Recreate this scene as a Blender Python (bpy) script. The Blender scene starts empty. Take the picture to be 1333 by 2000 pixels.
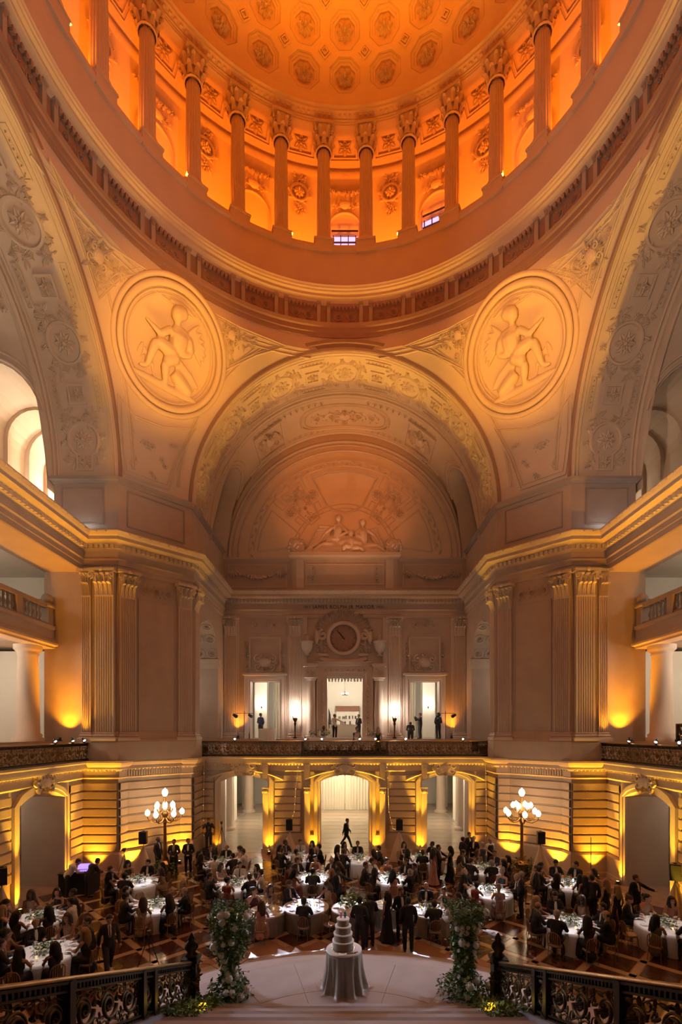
import bpy, math, random
import numpy as np
from mathutils import Vector, Matrix, Euler
PI = math.pi
rnd = random.Random(7)
D = bpy.data
SC = bpy.context.scene
COL = SC.collection

# ------------------------------------------------------------------ camera
CAMZ = 7.4            # eye above the rotunda floor
FPX = 940.0           # focal length in pixels of a 1333 x 2000 picture
cam_d = D.cameras.new('camera')
cam_d.sensor_fit = 'AUTO'; cam_d.sensor_width = 36.0
cam_d.lens = FPX/2000*36
cam_d.shift_y = 430/2000; cam_d.shift_x = -7.5/2000
cam_d.clip_start = .1; cam_d.clip_end = 300
cam = D.objects.new('camera', cam_d); COL.objects.link(cam)
cam.location = (0, 0, CAMZ); cam.rotation_euler = (PI/2, 0, 0)
SC.camera = cam
# ------------------------------------------------------------------ world and exposure
w = D.worlds.new('night'); SC.world = w; w.use_nodes = True
bg = w.node_tree.nodes['Background']; bg.inputs[0].default_value = (.35, .42, .75, 1); bg.inputs[1].default_value = .04
vs = SC.view_settings
vs.view_transform = 'Standard'; vs.look = 'None'; vs.gamma = 1; vs.use_curve_mapping = False
vs.exposure = 0.0
cy = SC.cycles
cy.use_denoising = True
try: cy.denoiser = 'OPENIMAGEDENOISE'
except Exception: pass
cy.max_bounces = 5; cy.diffuse_bounces = 3; cy.glossy_bounces = 2; cy.transmission_bounces = 4; cy.transparent_max_bounces = 6
cy.caustics_reflective = False; cy.caustics_refractive = False
cy.sample_clamp_indirect = 6; cy.sample_clamp_direct = 0
cy.use_light_tree = True
cy.use_adaptive_sampling = True; cy.adaptive_threshold = .03

GOLD = (1, .42, .016); AMBER = (1, .36, .012); ORANGE = (1, .17, .008); RED = (1, .10, .015)
WARM = (1, .72, .45); WHITE = (1, .86, .68); COOL = (.68, .77, 1)
def spot(loc, to, power, col, deg, blend=.3, r=.08, name='beam'):
    l = D.lights.new(name, 'SPOT'); l.energy = power; l.color = col; l.spot_size = math.radians(deg); l.spot_blend = blend; l.shadow_soft_size = r
    o = D.objects.new(name, l); COL.objects.link(o); o.location = loc
    o.rotation_euler = (Vector(to)-Vector(loc)).to_track_quat('-Z', 'Y').to_euler(); return o
def point(loc, power, col, r=.1, name='lamp'):
    l = D.lights.new(name, 'POINT'); l.energy = power; l.color = col; l.shadow_soft_size = r
    o = D.objects.new(name, l); COL.objects.link(o); o.location = loc; return o
# party colours on the vaults: added spots round the photographer, no lamp modelled
NY = -2.5
K_DOME, K_PEND, K_UP, K_AMB, K_PIN = .66, 1.3, .50, .12, 8.0
for sx in (-1, 1):
    spot((5*sx, 1.5, 8.5), (sx*1.5, 24, 38), 8200*K_DOME, (1, .13, .002), 34, .5)         # into the drum and dome
    spot((3*sx, -1, 8.5), (-9.3*sx, 25.4, 27.6), 34000*K_PEND, (1, .36, .008), 15.5, .95)      # onto the roundels of the pendentives
    spot((6*sx, 0, 8.5), (0, 34.8, 24.6), 9500*K_PEND, (1, .20, .01), 19, 1)      # lunette glow
for i in range(12):                                                                # lamps on the drum ledge, crossing the drum to wash the dome
    a = 2*PI*(i+.5)/12; e = math.radians(43)
    p = Vector((11.2*math.sin(a), 16+11.2*math.cos(a), 35.05)); d = Vector((-math.sin(a)*math.cos(e), -math.cos(a)*math.cos(e), math.sin(e)))
    spot(p, p+d, 9500*K_DOME, (1, .22, .003), 46, .35, .1)
for i in range(30):                                                                # uplights behind the drum columns
    a = 2*PI*i/30
    if math.cos(a) > -.75:
        spot((12.4*math.sin(a), 16+12.4*math.cos(a), 35.0), (12.5*math.sin(a), 16+12.5*math.cos(a), 43), 850*K_DOME, (1, .20, .006), 140, .5)
# amber uplights standing on the rotunda floor along the walls (their beams pass the lip of the lower cornice and reach the vault)
for (x, y, p) in ((-4.6, 29.2, 1), (-1.93, 29.2, 1), (1.93, 29.2, 1), (4.6, 29.2, 1), (-7.8, 29.15, .7), (7.8, 29.15, .7)):
    spot((x, y, .25), (x, y+.02, 9), 420*K_UP*p, GOLD, 100, .8, .04)
    spot((x, y-.12, .25), (x, y+.35, 5), 420*K_UP*p, GOLD, 60, .9, .05)
    spot((x, y-.45, .3), (x*.9, y-1.2, 30), 7500*K_UP*p, (1, .53, .03), 38, .4, .05)
for sx in (-1, 1):
    for (x, y, p) in ((13.25, 23.35, 1), (13.25, 19.65, 1), (13.25, 17.85, 1), (13.25, 13.6, .8)):
        spot((sx*x, y, .25), (sx*(x+.03), y, 9), 450*K_UP*p, GOLD, 100, .8, .04)
        spot((sx*(x-.12), y, .25), (sx*(x+.3), y, 5), 420*K_UP*p, GOLD, 60, .9, .05)
        spot((sx*(x-.45), y, .3), (sx*(x-1.2), y, 30), 7500*K_UP*p, (1, .53, .03), 38, .4, .05)
    for (x, y, dx, dy) in ((12.75, 24.3, .0, .14), (11.1, 25.3, .1, .14), (9.3, 27.05, .02, .16)):
        spot((sx*x, y, .25), (sx*(x+dx*3), y+dy*3, 5), 2500*K_UP, GOLD, 84, .9, .05)
    # second floor uplights
    spot((14.25*sx, 24.45, 7.25), (14.25*sx, 24.95, 12), 1500*K_UP, AMBER, 100, .9, .04)
    spot((13.3*sx, 24.40, 7.1), (13.2*sx, 24.75, 13.5), 700*K_UP, AMBER, 60, .9, .04)
    spot((14.3*sx, 23.95, 7.25), (14.3*sx, 24.95, 13.5), 1500*K_UP, AMBER, 60, .9, .04)
    spot((7.65*sx, 34.5, 7.25), (7.65*sx, 34.9, 11), 1100*K_UP, AMBER, 75, .9, .05)
    spot((14.0*sx, 17, 7.1), (13.9*sx, 17.6, 16), 4200*K_UP, AMBER, 110, .6, .05)
    # white light of the galleries and corridors behind the openings
    point((17.6*sx, 21.5, 10.8), 260, WHITE, .4); point((17.6*sx, 15, 10.8), 260, WHITE, .4)
    point((18*sx, 21, 15.0), 120, WHITE, .4)
    point((18.5*sx, 27, 18.6), 1300 if sx < 0 else 60, WHITE, .3)
    point((17.0*sx, 31, 22.0), 900 if sx < 0 else 70, WHITE, .3)
    point((17.5*sx, 21.5, 4.6), 130, WHITE, .3)
    point((7.2*sx, 33.2, 4.4), 60, WHITE, .3); point((6.5*sx, 39, 4.5), 520, (1, .80, .56), .3)
    point((11.2*sx, 31, 10.5), 90, WHITE, .3)
    point((5.8*sx, 38, 11.2), 300, WHITE, .3)
point((0, 33.5, 4.4), 60, WARM, .3); point((-.3, 42, 4.6), 900, (1, .80, .55), .3)
point((0, 39, 11.6), 700, WHITE, .3)
spot((0, -1, 9.5), (0, 31, 26.5), 5000, (1, .55, .28), 36, .8, .3)                     # added fill: warm washes on the far vault and wall, no lamp modelled
spot((0, -1.5, 9), (0, 35, 14), 2200, (1, .66, .48), 44, .8, .3)
for sx in (-1, 1): spot((5*sx, 29.9, 7.1), (-1.0*sx, 31.3, 29), 2600, (1, .56, .28), 46, .9, .1)  # added balcony washes standing in for light bounced up into the vault
for sx in (-1, 1): spot((-sx*7, 1, 9), (sx*13.2, 18, 25), 11500, (1, .72, .52), 46, .8, .3)  # added cross fill to brighten the side soffits, no lamp modelled
# weak general light: soft fill points added in mid air
point((0, 6, 20), 1500*K_AMB, (1, .58, .34), 1.5)
point((-6, 12, 14), 500*K_AMB, (1, .62, .40), 1.5); point((6, 12, 14), 500*K_AMB, (1, .62, .40), 1.5)

# ------------------------------------------------------------------ materials
def mat(name, col, rough=.7, metal=0, noise=.12, scale=3, bump=0, emit=None, es=0, spec=.5, col2=None, trans=0, alpha=1, coat=0):
    m = D.materials.new(name); m.use_nodes = True
    nt = m.node_tree; b = nt.nodes['Principled BSDF']
    b.inputs['Roughness'].default_value = rough; b.inputs['Metallic'].default_value = metal
    b.inputs['Specular IOR Level'].default_value = spec
    b.inputs['Base Color'].default_value = (*col, 1)
    if trans: b.inputs['Transmission Weight'].default_value = trans
    if alpha < 1: b.inputs['Alpha'].default_value = alpha
    if coat: b.inputs['Coat Weight'].default_value = coat
    if emit: b.inputs['Emission Color'].default_value = (*emit, 1); b.inputs['Emission Strength'].default_value = es
    if noise or bump:
        tc = nt.nodes.new('ShaderNodeTexCoord'); n = nt.nodes.new('ShaderNodeTexNoise')
        n.inputs['Scale'].default_value = scale; n.inputs['Detail'].default_value = 5
        nt.links.new(tc.outputs['Object'], n.inputs['Vector'])
        if noise:
            mx = nt.nodes.new('ShaderNodeMix'); mx.data_type = 'RGBA'
            c2 = col2 or tuple(c*(1-noise*2.2) for c in col)
            mx.inputs[6].default_value = (*c2, 1); mx.inputs[7].default_value = (*tuple(min(1, c*(1+noise*.5)) for c in col), 1)
            nt.links.new(n.outputs['Fac'], mx.inputs[0]); nt.links.new(mx.outputs[2], b.inputs['Base Color'])
        if bump:
            bp = nt.nodes.new('ShaderNodeBump'); bp.inputs['Strength'].default_value = bump; bp.inputs['Distance'].default_value = .03
            n2 = nt.nodes.new('ShaderNodeTexNoise'); n2.inputs['Scale'].default_value = scale*8
            nt.links.new(tc.outputs['Object'], n2.inputs['Vector'])
            nt.links.new(n2.outputs['Fac'], bp.inputs['Height']); nt.links.new(bp.outputs['Normal'], b.inputs['Normal'])
    return m
M = {}
M['stone'] = mat('limestone', (.50, .385, .30), .75, noise=.10, scale=1.2, bump=.15)
M['stone_lt'] = mat('pale_limestone', (.58, .465, .375), .7, noise=.08, scale=1.0, bump=.1)
M['stone_dk'] = mat('grey_limestone', (.40, .32, .27), .75, noise=.12, scale=1.5, bump=.15)
M['plaster'] = mat('vault_plaster', (.66, .51, .375), .8, noise=.06, scale=1.0)
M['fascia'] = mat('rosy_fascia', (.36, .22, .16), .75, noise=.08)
M['white'] = mat('white_wall', (.80, .76, .68), .8, noise=.04, scale=.8)
M['floor'] = mat('rose_marble', (.42, .25, .17), .22, noise=.2, scale=2.2, spec=.5)
M['floor_dk'] = mat('dark_marble', (.11, .05, .035), .2, noise=.25, scale=3, spec=.5)
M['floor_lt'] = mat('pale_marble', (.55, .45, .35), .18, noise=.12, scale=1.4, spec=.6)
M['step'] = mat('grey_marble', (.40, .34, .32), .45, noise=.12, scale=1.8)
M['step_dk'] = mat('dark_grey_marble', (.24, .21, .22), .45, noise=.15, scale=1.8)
M['bronze'] = mat('dark_bronze', (.055, .035, .02), .38, .8, noise=.2, scale=9)
M['gilt_dk'] = mat('dull_gilt_bronze', (.11, .07, .035), .45, .8, noise=.3, scale=12)
M['gilt'] = mat('gilt_bronze', (.20, .125, .055), .4, .8, noise=.3, scale=12)
M['brass'] = mat('aged_brass', (.40, .22, .08), .32, .9, noise=.2, scale=12)
M['globe'] = mat('lamp_glass', (.9, .85, .75), .3, emit=(1, .83, .58), es=9, noise=0)
M['flame'] = mat('lamp_flame_glass', (.9, .85, .75), .3, emit=(1, .9, .78), es=25, noise=0)
M['cloth'] = mat('white_linen', (.82, .80, .74), .85, noise=.05, scale=8)
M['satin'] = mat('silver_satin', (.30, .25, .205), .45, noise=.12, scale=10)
M['cream_cloth'] = mat('cream_cloth', (.62, .48, .34), .85, noise=.05)
M['curtain'] = mat('ivory_curtain', (.86, .78, .62), .8, noise=.05)
M['gold_wood'] = mat('golden_wood', (.34, .18, .09), .45, noise=.2, scale=10)
M['pad'] = mat('ivory_cushion', (.62, .54, .42), .8, noise=.1)
M['black'] = mat('black_fabric', (.012, .012, .014), .8, noise=.1)
M['blackp'] = mat('black_plastic', (.015, .015, .016), .4, noise=.1)
M['suit'] = mat('black_suit_wool', (.014, .013, .016), .85, noise=.15, scale=20)
M['suitn'] = mat('charcoal_suit_wool', (.035, .033, .04), .85, noise=.15, scale=20)
M['suitg'] = mat('grey_suit_wool', (.09, .08, .075), .85, noise=.15, scale=20)
M['shirt'] = mat('white_shirt_cotton', (.72, .68, .62), .85, noise=.05)
M['glass'] = mat('clear_glass', (.9, .93, .95), .05, noise=0, spec=.8, alpha=.35)
M['plate'] = mat('white_china', (.85, .84, .80), .2, noise=.03)
M['silver'] = mat('silver_plate', (.6, .58, .55), .25, 1, noise=.1)
M['leaf'] = mat('green_leaves', (.09, .15, .035), .6, noise=.3, scale=14)
M['leaf2'] = mat('bright_green_leaves', (.20, .30, .06), .6, noise=.3, scale=14)
M['bloom'] = mat('white_petals', (.84, .80, .68), .75, noise=.14, scale=30)
M['candle'] = mat('candle_wax', (.9, .8, .6), .5, emit=(1, .6, .25), es=1.2, noise=0)
M['cake'] = mat('cake_icing', (.42, .30, .20), .7, noise=.2, scale=40, bump=.4)
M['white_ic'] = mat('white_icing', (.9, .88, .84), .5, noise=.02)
M['blue'] = mat('teal_resin', (.02, .28, .40), .3, noise=.05)
M['pinkr'] = mat('pink_resin', (.75, .40, .48), .3, noise=.05)
M['clock'] = mat('clock_face_stone', (.34, .20, .15), .7, noise=.15)
M['wood'] = mat('reddish_wood', (.22, .08, .04), .5, noise=.2, scale=6)
M['pane'] = mat('night_window_glass', (.05, .06, .09), .1, emit=(.35, .40, .75), es=.12, noise=0)
M['skypane'] = mat('dusk_window_glass', (.3, .32, .5), .2, emit=(.55, .58, 1), es=1.1, noise=0)
M['scr'] = mat('console_screen', (.02, .01, .05), .3, emit=(.30, .18, 1), es=2.2, noise=0)
M['phone'] = mat('phone_screen', (.3, .5, .6), .3, emit=(.45, .75, 1), es=2.5, noise=0)
M['lens'] = mat('lit_lamp_lens', (1, 1, 1), .3, emit=(.85, .92, 1), es=30, noise=0)
M['lensw'] = mat('lit_warm_lens', (1, 1, 1), .3, emit=(1, .62, .15), es=10, noise=0)
M['lensy'] = mat('lit_yellow_lens', (.9, .6, .05), .3, emit=(1, .60, .02), es=1.1, noise=0)
M['string'] = mat('string_light_bulb', (1, .8, .4), .3, emit=(1, .62, .2), es=3, noise=0)
M['yellow'] = mat('yellow_paint', (.8, .5, .03), .5, noise=.1)
M['hair_k'] = mat('black_hair', (.012, .009, .007), .55, noise=.2, scale=40)
M['hair_b'] = mat('brown_hair', (.06, .03, .015), .55, noise=.2, scale=40)
M['hair_y'] = mat('blonde_hair', (.36, .22, .10), .55, noise=.2, scale=40)
M['hair_g'] = mat('grey_hair', (.42, .38, .34), .6, noise=.2, scale=40)
M['skin1'] = mat('fair_skin', (.50, .29, .20), .55, noise=.08, scale=20)
M['skin2'] = mat('tan_skin', (.34, .18, .11), .55, noise=.08, scale=20)
M['skin3'] = mat('brown_skin', (.13, .065, .04), .55, noise=.08, scale=20)
M['eye'] = mat('dark_eyes', (.02, .015, .012), .3, noise=0)
M['lip'] = mat('rose_lips', (.30, .10, .08), .5, noise=0)
for k, c in dict(d=(.016, .013, .016), r=(.26, .02, .02), o=(.30, .10, .05), k=(.55, .27, .24), g=(.02, .07, .055), v=(.13, .12, .06), n=(.46, .31, .21), l=(.42, .34, .42), R=(.10, .012, .02), p=(.42, .10, .08), u=(.05, .08, .13), z=(.62, .50, .42)).items():
    M['dress_'+k] = mat('dress_fabric_'+k, c, .7, noise=.25 if k != 'p' else .5, scale=12, col2=(.55, .40, .34) if k == 'p' else None)

# ------------------------------------------------------------------ mesh helpers
class MB:
    """collects vertices and faces"""
    def __init__(s): s.v = []; s.f = []; s.mi = []
    def add(s, vs, fs, mi=0):
        b = len(s.v); s.v.extend([tuple(p) for p in vs]); s.f.extend([tuple(i+b for i in f) for f in fs]); s.mi.extend([mi]*len(fs)); return s
    def box(s, x0, x1, y0, y1, z0, z1, mi=0):
        return s.add([(x0, y0, z0), (x1, y0, z0), (x1, y1, z0), (x0, y1, z0), (x0, y0, z1), (x1, y0, z1), (x1, y1, z1), (x0, y1, z1)],
            [(0, 3, 2, 1), (4, 5, 6, 7), (0, 1, 5, 4), (1, 2, 6, 5), (2, 3, 7, 6), (3, 0, 4, 7)], mi)
    def grid(s, P, closed_u=False, closed_v=False, mi=0):
        """P[i][j] points"""
        n, m = len(P), len(P[0]); vs = [p for r in P for p in r]; fs = []
        for i in range(n-1+(1 if closed_u else 0)):
            for j in range(m-1+(1 if closed_v else 0)):
                a, b = i, (i+1) % n; c, d = j, (j+1) % m
                fs.append((a*m+c, b*m+c, b*m+d, a*m+d))
        return s.add(vs, fs, mi)
    def lathe(s, prof, c=(0, 0, 0), n=16, a0=0, a1=2*PI, mi=0):
        full = abs(a1-a0-2*PI) < 1e-6; k = n if full else n+1
        P = [[(c[0]+r*math.cos(a0+(a1-a0)*i/n), c[1]+r*math.sin(a0+(a1-a0)*i/n), c[2]+z) for (r, z) in prof] for i in range(k)]
        return s.grid(P, closed_u=full, mi=mi)
    def tube(s, pts, r, n=6, mi=0, closed=False):
        pts = [Vector(p) for p in pts]; P = []
        rr = r if isinstance(r, (list, tuple)) else [r]*len(pts)
        up = Vector((0, 0, 1)); prev = None
        for i, p in enumerate(pts):
            if closed: d = pts[(i+1) % len(pts)]-pts[i-1]
            else: d = (pts[min(i+1, len(pts)-1)]-pts[max(i-1, 0)])
            if d.length < 1e-9: d = Vector((0, 0, 1))
            d.normalize()
            if prev is None:
                a = d.cross(up if abs(d.z) < .95 else Vector((1, 0, 0))); a.normalize()
            else:
                a = prev-d*prev.dot(d); a.normalize()
            prev = a; b = d.cross(a)
            P.append([tuple(p+(a*math.cos(2*PI*k/n)+b*math.sin(2*PI*k/n))*rr[i]) for k in range(n)])
        s.grid(P, closed_u=closed, closed_v=True, mi=mi)
        if not closed:
            s.add(P[0], [tuple(range(n))], mi); s.add(P[-1], [tuple(reversed(range(n)))], mi)
        return s
    def sphere(s, c, r, n=8, m=6, mi=0):
        rx, ry, rz = r if isinstance(r, (tuple, list)) else (r, r, r)
        P = [[(c[0]+rx*math.sin(PI*j/m)*math.cos(2*PI*i/n), c[1]+ry*math.sin(PI*j/m)*math.sin(2*PI*i/n), c[2]+rz*math.cos(PI*j/m)) for j in range(m+1)] for i in range(n)]
        return s.grid(P, closed_u=True, mi=mi)
    def prism(s, poly, z0, z1, mi=0):
        n = len(poly); vs = [(x, y, z0) for x, y in poly]+[(x, y, z1) for x, y in poly]
        fs = [tuple(reversed(range(n))), tuple(range(n, 2*n))]+[(i, (i+1) % n, n+(i+1) % n, n+i) for i in range(n)]
        return s.add(vs, fs, mi)
    def merge(s, o, mtx=None, f=None, mi=None):
        vs = o.v
        if mtx is not None: vs = [tuple(mtx @ Vector(p)) for p in vs]
        if f is not None: vs = [f(*p) for p in vs]
        b = len(s.v); s.v.extend(vs); s.f.extend([tuple(i+b for i in q) for q in o.f]); s.mi.extend(o.mi if mi is None else [mi]*len(o.f)); return s
    def mesh(s, name, mats, smooth=False):
        me = D.meshes.new(name); me.from_pydata(s.v, [], s.f)
        for m_ in (mats if isinstance(mats, (list, tuple)) else [mats]): me.materials.append(M[m_] if isinstance(m_, str) else m_)
        if any(s.mi): me.polygons.foreach_set('material_index', s.mi)
        if smooth: me.polygons.foreach_set('use_smooth', [True]*len(me.polygons))
        me.update(); return me
_id = Matrix.Identity(4)
def link(name, data, parent=None, loc=None, rot=None, scale=None, mtx=None):
    o = D.objects.new(name, data); COL.objects.link(o)
    if parent is not None: o.parent = parent
    if mtx is not None: o.matrix_local = mtx
    if loc is not None: o.location = loc
    if rot is not None: o.rotation_euler = rot
    if scale is not None: o.scale = scale if isinstance(scale, (tuple, list)) else (scale,)*3
    return o
def obj(name, mb, mats, parent=None, smooth=False, **k):
    return link(name, mb.mesh(name, mats, smooth), parent, **k)
def tag(o, label=None, cat=None, group=None, kind=None):
    if label: o['label'] = label
    if cat: o['category'] = cat
    if group: o['group'] = group
    if kind: o['kind'] = kind
    return o
def thing(name, label, cat, loc=(0, 0, 0), rz=0, group=None, kind=None):
    return tag(link(name, None, None, loc=loc, rot=(0, 0, rz)), label, cat, group, kind)
def struct(name, mb, mats, label, smooth=False, **k):
    return tag(obj(name, mb, mats, None, smooth, **k), label, None, None, 'structure')
def copy_tree(o, parent=None):
    c = o.copy(); COL.objects.link(c); c.parent = parent
    for ch in o.children: copy_tree(ch, c)
    return c
def PX(x, y, z):
    """world point that stands at height z and shows at pixel x, y"""
    Y = FPX*(z-CAMZ)/(1430-y); return Vector(((x-674)*Y/FPX, Y, z))
def sweep(path, prof, closed=False, side=1):
    """prof: (offset to the right of travel, z); mitred"""
    n = len(path); P = []
    for i in range(n):
        p = Vector(path[i]); 
        a = Vector(path[i-1]) if (i > 0 or closed) else None
        b = Vector(path[(i+1) % n]) if (i < n-1 or closed) else None
        d1 = (p-a).normalized() if a is not None else None; d2 = (b-p).normalized() if b is not None else None
        if d1 is None: d1 = d2
        if d2 is None: d2 = d1
        n1 = Vector((d1.y, -d1.x)); n2 = Vector((d2.y, -d2.x)); m_ = (n1+n2)
        m_ = m_/max(1e-6, m_.length); k = 1/max(.3, m_.dot(n1))
        P.append([(p.x+m_.x*k*o_*side, p.y+m_.y*k*o_*side, z) for o_, z in prof])
    mb = MB(); mb.grid(P, closed_u=closed); return mb
def rotz(a): return Matrix.Rotation(a, 4, 'Z')
def T(x, y, z): return Matrix.Translation((x, y, z))
def frame(o, ex, ey, ez):
    m_ = Matrix((( ex[0], ey[0], ez[0], o[0]), (ex[1], ey[1], ez[1], o[1]), (ex[2], ey[2], ez[2], o[2]), (0, 0, 0, 1))); return m_
def spiral(r0, r1, turns, n=22, cx=0, cy=0, a0=0, ccw=1, h=0):
    out = []
    for i in range(n+1):
        t = i/n; r = r0*(r1/r0)**t; a = a0+ccw*turns*2*PI*t; out.append((cx+r*math.cos(a), cy+r*math.sin(a), h*t))
    return out
# ---- relief motifs in the x-y plane, rising along +z, about one unit across
def leaf_mb(L=1, W=.4, H=.2, n=4):
    P = []
    for i in range(n+1):
        t = i/n; w_ = W*math.sin(PI*min(1, t*.9+.12))**.8; z = H*math.sin(PI*t*.8)
        P.append([(-w_*.5, L*t, 0), (-w_*.25, L*t, z*.8), (0, L*t+(.04 if i == n else 0), z*.45), (w_*.25, L*t, z*.8), (w_*.5, L*t, 0)])
    mb = MB(); mb.grid(P); return mb
LEAF = leaf_mb(1, .42, .34)
def rosette_mb(n=8, r=.5, h=.16):
    h *= 1.4
    mb = MB()
    for k in range(n):
        mb.merge(leaf_mb(r, r*.72, h), rotz(2*PI*k/n))
        mb.merge(leaf_mb(r*.55, r*.5, h*1.3), rotz(2*PI*(k+.5)/n))
    mb.sphere((0, 0, h*.5), (r*.2, r*.2, h*1.2), 8, 4); return mb
def acanthus_mb(seed=0, n=16, r=.5):
    g = random.Random(seed); mb = MB()
    for k in range(n):
        a = g.uniform(0, 2*PI); d = g.uniform(0, r*.6); s = g.uniform(.25, .5)*r
        m_ = T(d*math.cos(a), d*math.sin(a), 0) @ rotz(a-PI/2+g.uniform(-.9, .9)) @ Matrix.Scale(s*1.3, 4)
        mb.merge(LEAF, m_)
    for k in range(5):
        a = g.uniform(0, 2*PI); d = g.uniform(0, r*.4); mb.sphere((d*math.cos(a), d*math.sin(a), .03), (.09*r, .09*r, .12*r), 6, 4)
    return mb
def rinceau_mb(W, H, n=3, seed=0, t=.035):
    """scrolling foliage filling W x H, centred"""
    mb = MB(); R = min(H*.42, W/n*.45)
    for k in range(n):
        cx = -W/2+W*(k+.5)/n; s = 1 if k % 2 == 0 else -1
        pts = spiral(R, R*.2, 1.4, 16, cx, 0, PI if s > 0 else 0, s, .02)
        mb.tube(pts, [t*(1-.5*i/16) for i in range(17)], 5)
        mb.merge(rosette_mb(5, R*.32, .06), T(cx, 0, .02))
        for j in range(6):
            a = 2*PI*j/6+.3*k; mb.merge(LEAF, T(cx+R*.85*math.cos(a), R*.85*math.sin(a), 0) @ rotz(a-PI/2+s*.9) @ Matrix.Scale(R*.5, 4))
    return mb
def wreath_mb(r=.5, t=.06, leaves=18, seed=1):
    mb = MB()
    mb.tube([(r*math.cos(2*PI*i/24), r*math.sin(2*PI*i/24), .02) for i in range(24)], t, 6, closed=True)
    for k in range(leaves):
        a = 2*PI*k/leaves; mb.merge(LEAF, T(r*1.05*math.cos(a), r*1.05*math.sin(a), 0) @ rotz(a-PI/2+(.7 if k % 2 else -.7)) @ Matrix.Scale(r*.55, 4))
    return mb
def swag_mb(W=1, drop=.3, t=.08, lumps=14, seed=0):
    g = random.Random(seed); mb = MB()
    for i in range(lumps):
        u = (i+.5)/lumps*2-1; z = -drop*(1-u*u); k = t*(1.15-.55*abs(u))
        for j in range(3):
            mb.sphere((u*W/2+g.uniform(-k, k)*.5, z+g.uniform(-k, k)*.6, k*.4), (k*g.uniform(.5, .8),)*2+(k*.8,), 6, 4)
    for s in (-1, 1):
        for j in range(5): mb.merge(LEAF, T(s*W/2, 0, 0) @ rotz(PI+s*(j-2)*.5) @ Matrix.Scale(.28*W*.6, 4))
    return mb
def cartouche_mb(W=1, H=.8):
    mb = MB(); mb.sphere((0, 0, 0), (W*.26, H*.34, .12), 12, 6)
    for s in (-1, 1):
        mb.tube(spiral(W*.20, W*.04, 1.3, 12, s*W*.30, H*.22, PI/2, -s), .045*W, 5)
        mb.tube(spiral(W*.16, W*.04, 1.3, 12, s*W*.28, -H*.25, -PI/2, s), .04*W, 5)
        for j in range(4): mb.merge(LEAF, T(s*W*.36, H*(-.2+.12*j), 0) @ rotz(-s*(1.2+.2*j)) @ Matrix.Scale(W*.22, 4))
    mb.merge(rosette_mb(6, W*.13, .08), T(0, H*.42, .03)); mb.merge(rosette_mb(6, W*.1, .08), T(0, -H*.42, .03))
    return mb
def frame_mb(W, H, t=.06, h=.05):
    """raised rectangular frame centred in xy"""
    mb = MB(); a, b = W/2, H/2
    mb.box(-a, a, -b, -b+t, 0, h); mb.box(-a, a, b-t, b, 0, h); mb.box(-a, -a+t, -b+t, b-t, 0, h); mb.box(a-t, a, -b+t, b-t, 0, h); return mb
MESH = {}
def shared(key, mb_fn, mats, smooth=False):
    if key not in MESH: MESH[key] = mb_fn().mesh(key, mats, smooth)
    return MESH[key]
# ================================================================== large structure
CY = 16.0; A_, B_ = 8.8, 11.68
def mirror(p): return [(-x, y) for x, y in reversed(p)]
NEARP = [(11.68, 7.2), (8.8, 4.32), (8.8, -4), (-8.8, -4), (-8.8, 4.32), (-11.68, 7.2)]
LG = [(-13.55, 7.2), (-13.55, 24.8), (-11.68, 24.8), (-11.55, 25.45), (-9.45, 27.55), (-8.8, 27.68), (-8.8, 29.55)]
GROUND = LG+mirror(LG)+NEARP
LM = [(-13.55, 7.2), (-13.55, 24.8), (-11.68, 24.8), (-8.8, 27.68), (-8.8, 35)]
MAIN = LM+mirror(LM)+NEARP

# ---- floors
fl = MB(); fl.box(-24, 24, -5, 52, -.4, 0)
FLOOR = struct('floor', fl, 'floor', 'rose marble rotunda floor with a diagonal lattice of dark squares')
# diagonal dark squares, each a tile of its own where they can be told apart
tile = MB(); s_ = .68; tile.prism([(0, -s_), (s_, 0), (0, s_), (-s_, 0)], 0, .006)
tm = tile.mesh('marble_tile', 'floor_dk')
band = MB(); band.prism([(-.095, 0), (0, -.095), (.095, 0), (0, .095)], 0, .005)
pitch = 1.75; cnt = 0; far_t = MB(); strips = MB()
for i in range(-20, 21):
    for j in range(0, 40):
        x = (i+(j % 2)*.5)*pitch; y = 5+j*pitch*.5
        if abs(x) > 13.2 or y > 28.6 or y < 6.5: continue
        if math.hypot(x, y-7.6) < 9.3: continue
        if abs(x) > 11.0 and y > 24.2: continue
        if abs(x)+y > 35.6: continue
        if abs(x) > 8 and y < 7.5: continue
        if cnt < 290 and y < 24: link('marble_tile', tm, FLOOR, loc=(x, y, 0)); cnt += 1
        else: far_t.merge(tile, T(x, y, 0))
if far_t.v: tag(obj('marble_tiling', far_t, 'floor_dk', FLOOR), kind='stuff')
# pale lattice bands between the dark squares
for sgn in (1, -1):
    for k in range(-26, 40):
        c0 = k*pitch
        pts = []
        for t in np.linspace(0, 60, 241):
            x = -20+t; y = 5+pitch*.5+sgn*(x)+c0 if True else 0
            ok = abs(x) < 12.8 and 7 < y < 28.2 and math.hypot(x, y-7.6) > 9.0 and abs(x)+y < 35.4
            if ok: pts.append((x, y))
            else:
                if len(pts) > 2:
                    (xa, ya), (xb, yb) = pts[0], pts[-1]; w_ = .10
                    n_ = Vector((-(yb-ya), xb-xa)).normalized()*w_
                    strips.prism([(xa+n_.x, ya+n_.y), (xb+n_.x, yb+n_.y), (xb-n_.x, yb-n_.y), (xa-n_.x, ya-n_.y)][::-1], 0, .004)
                pts = []
tag(obj('lattice_strips', strips, 'floor_lt', FLOOR), kind='stuff')
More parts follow.
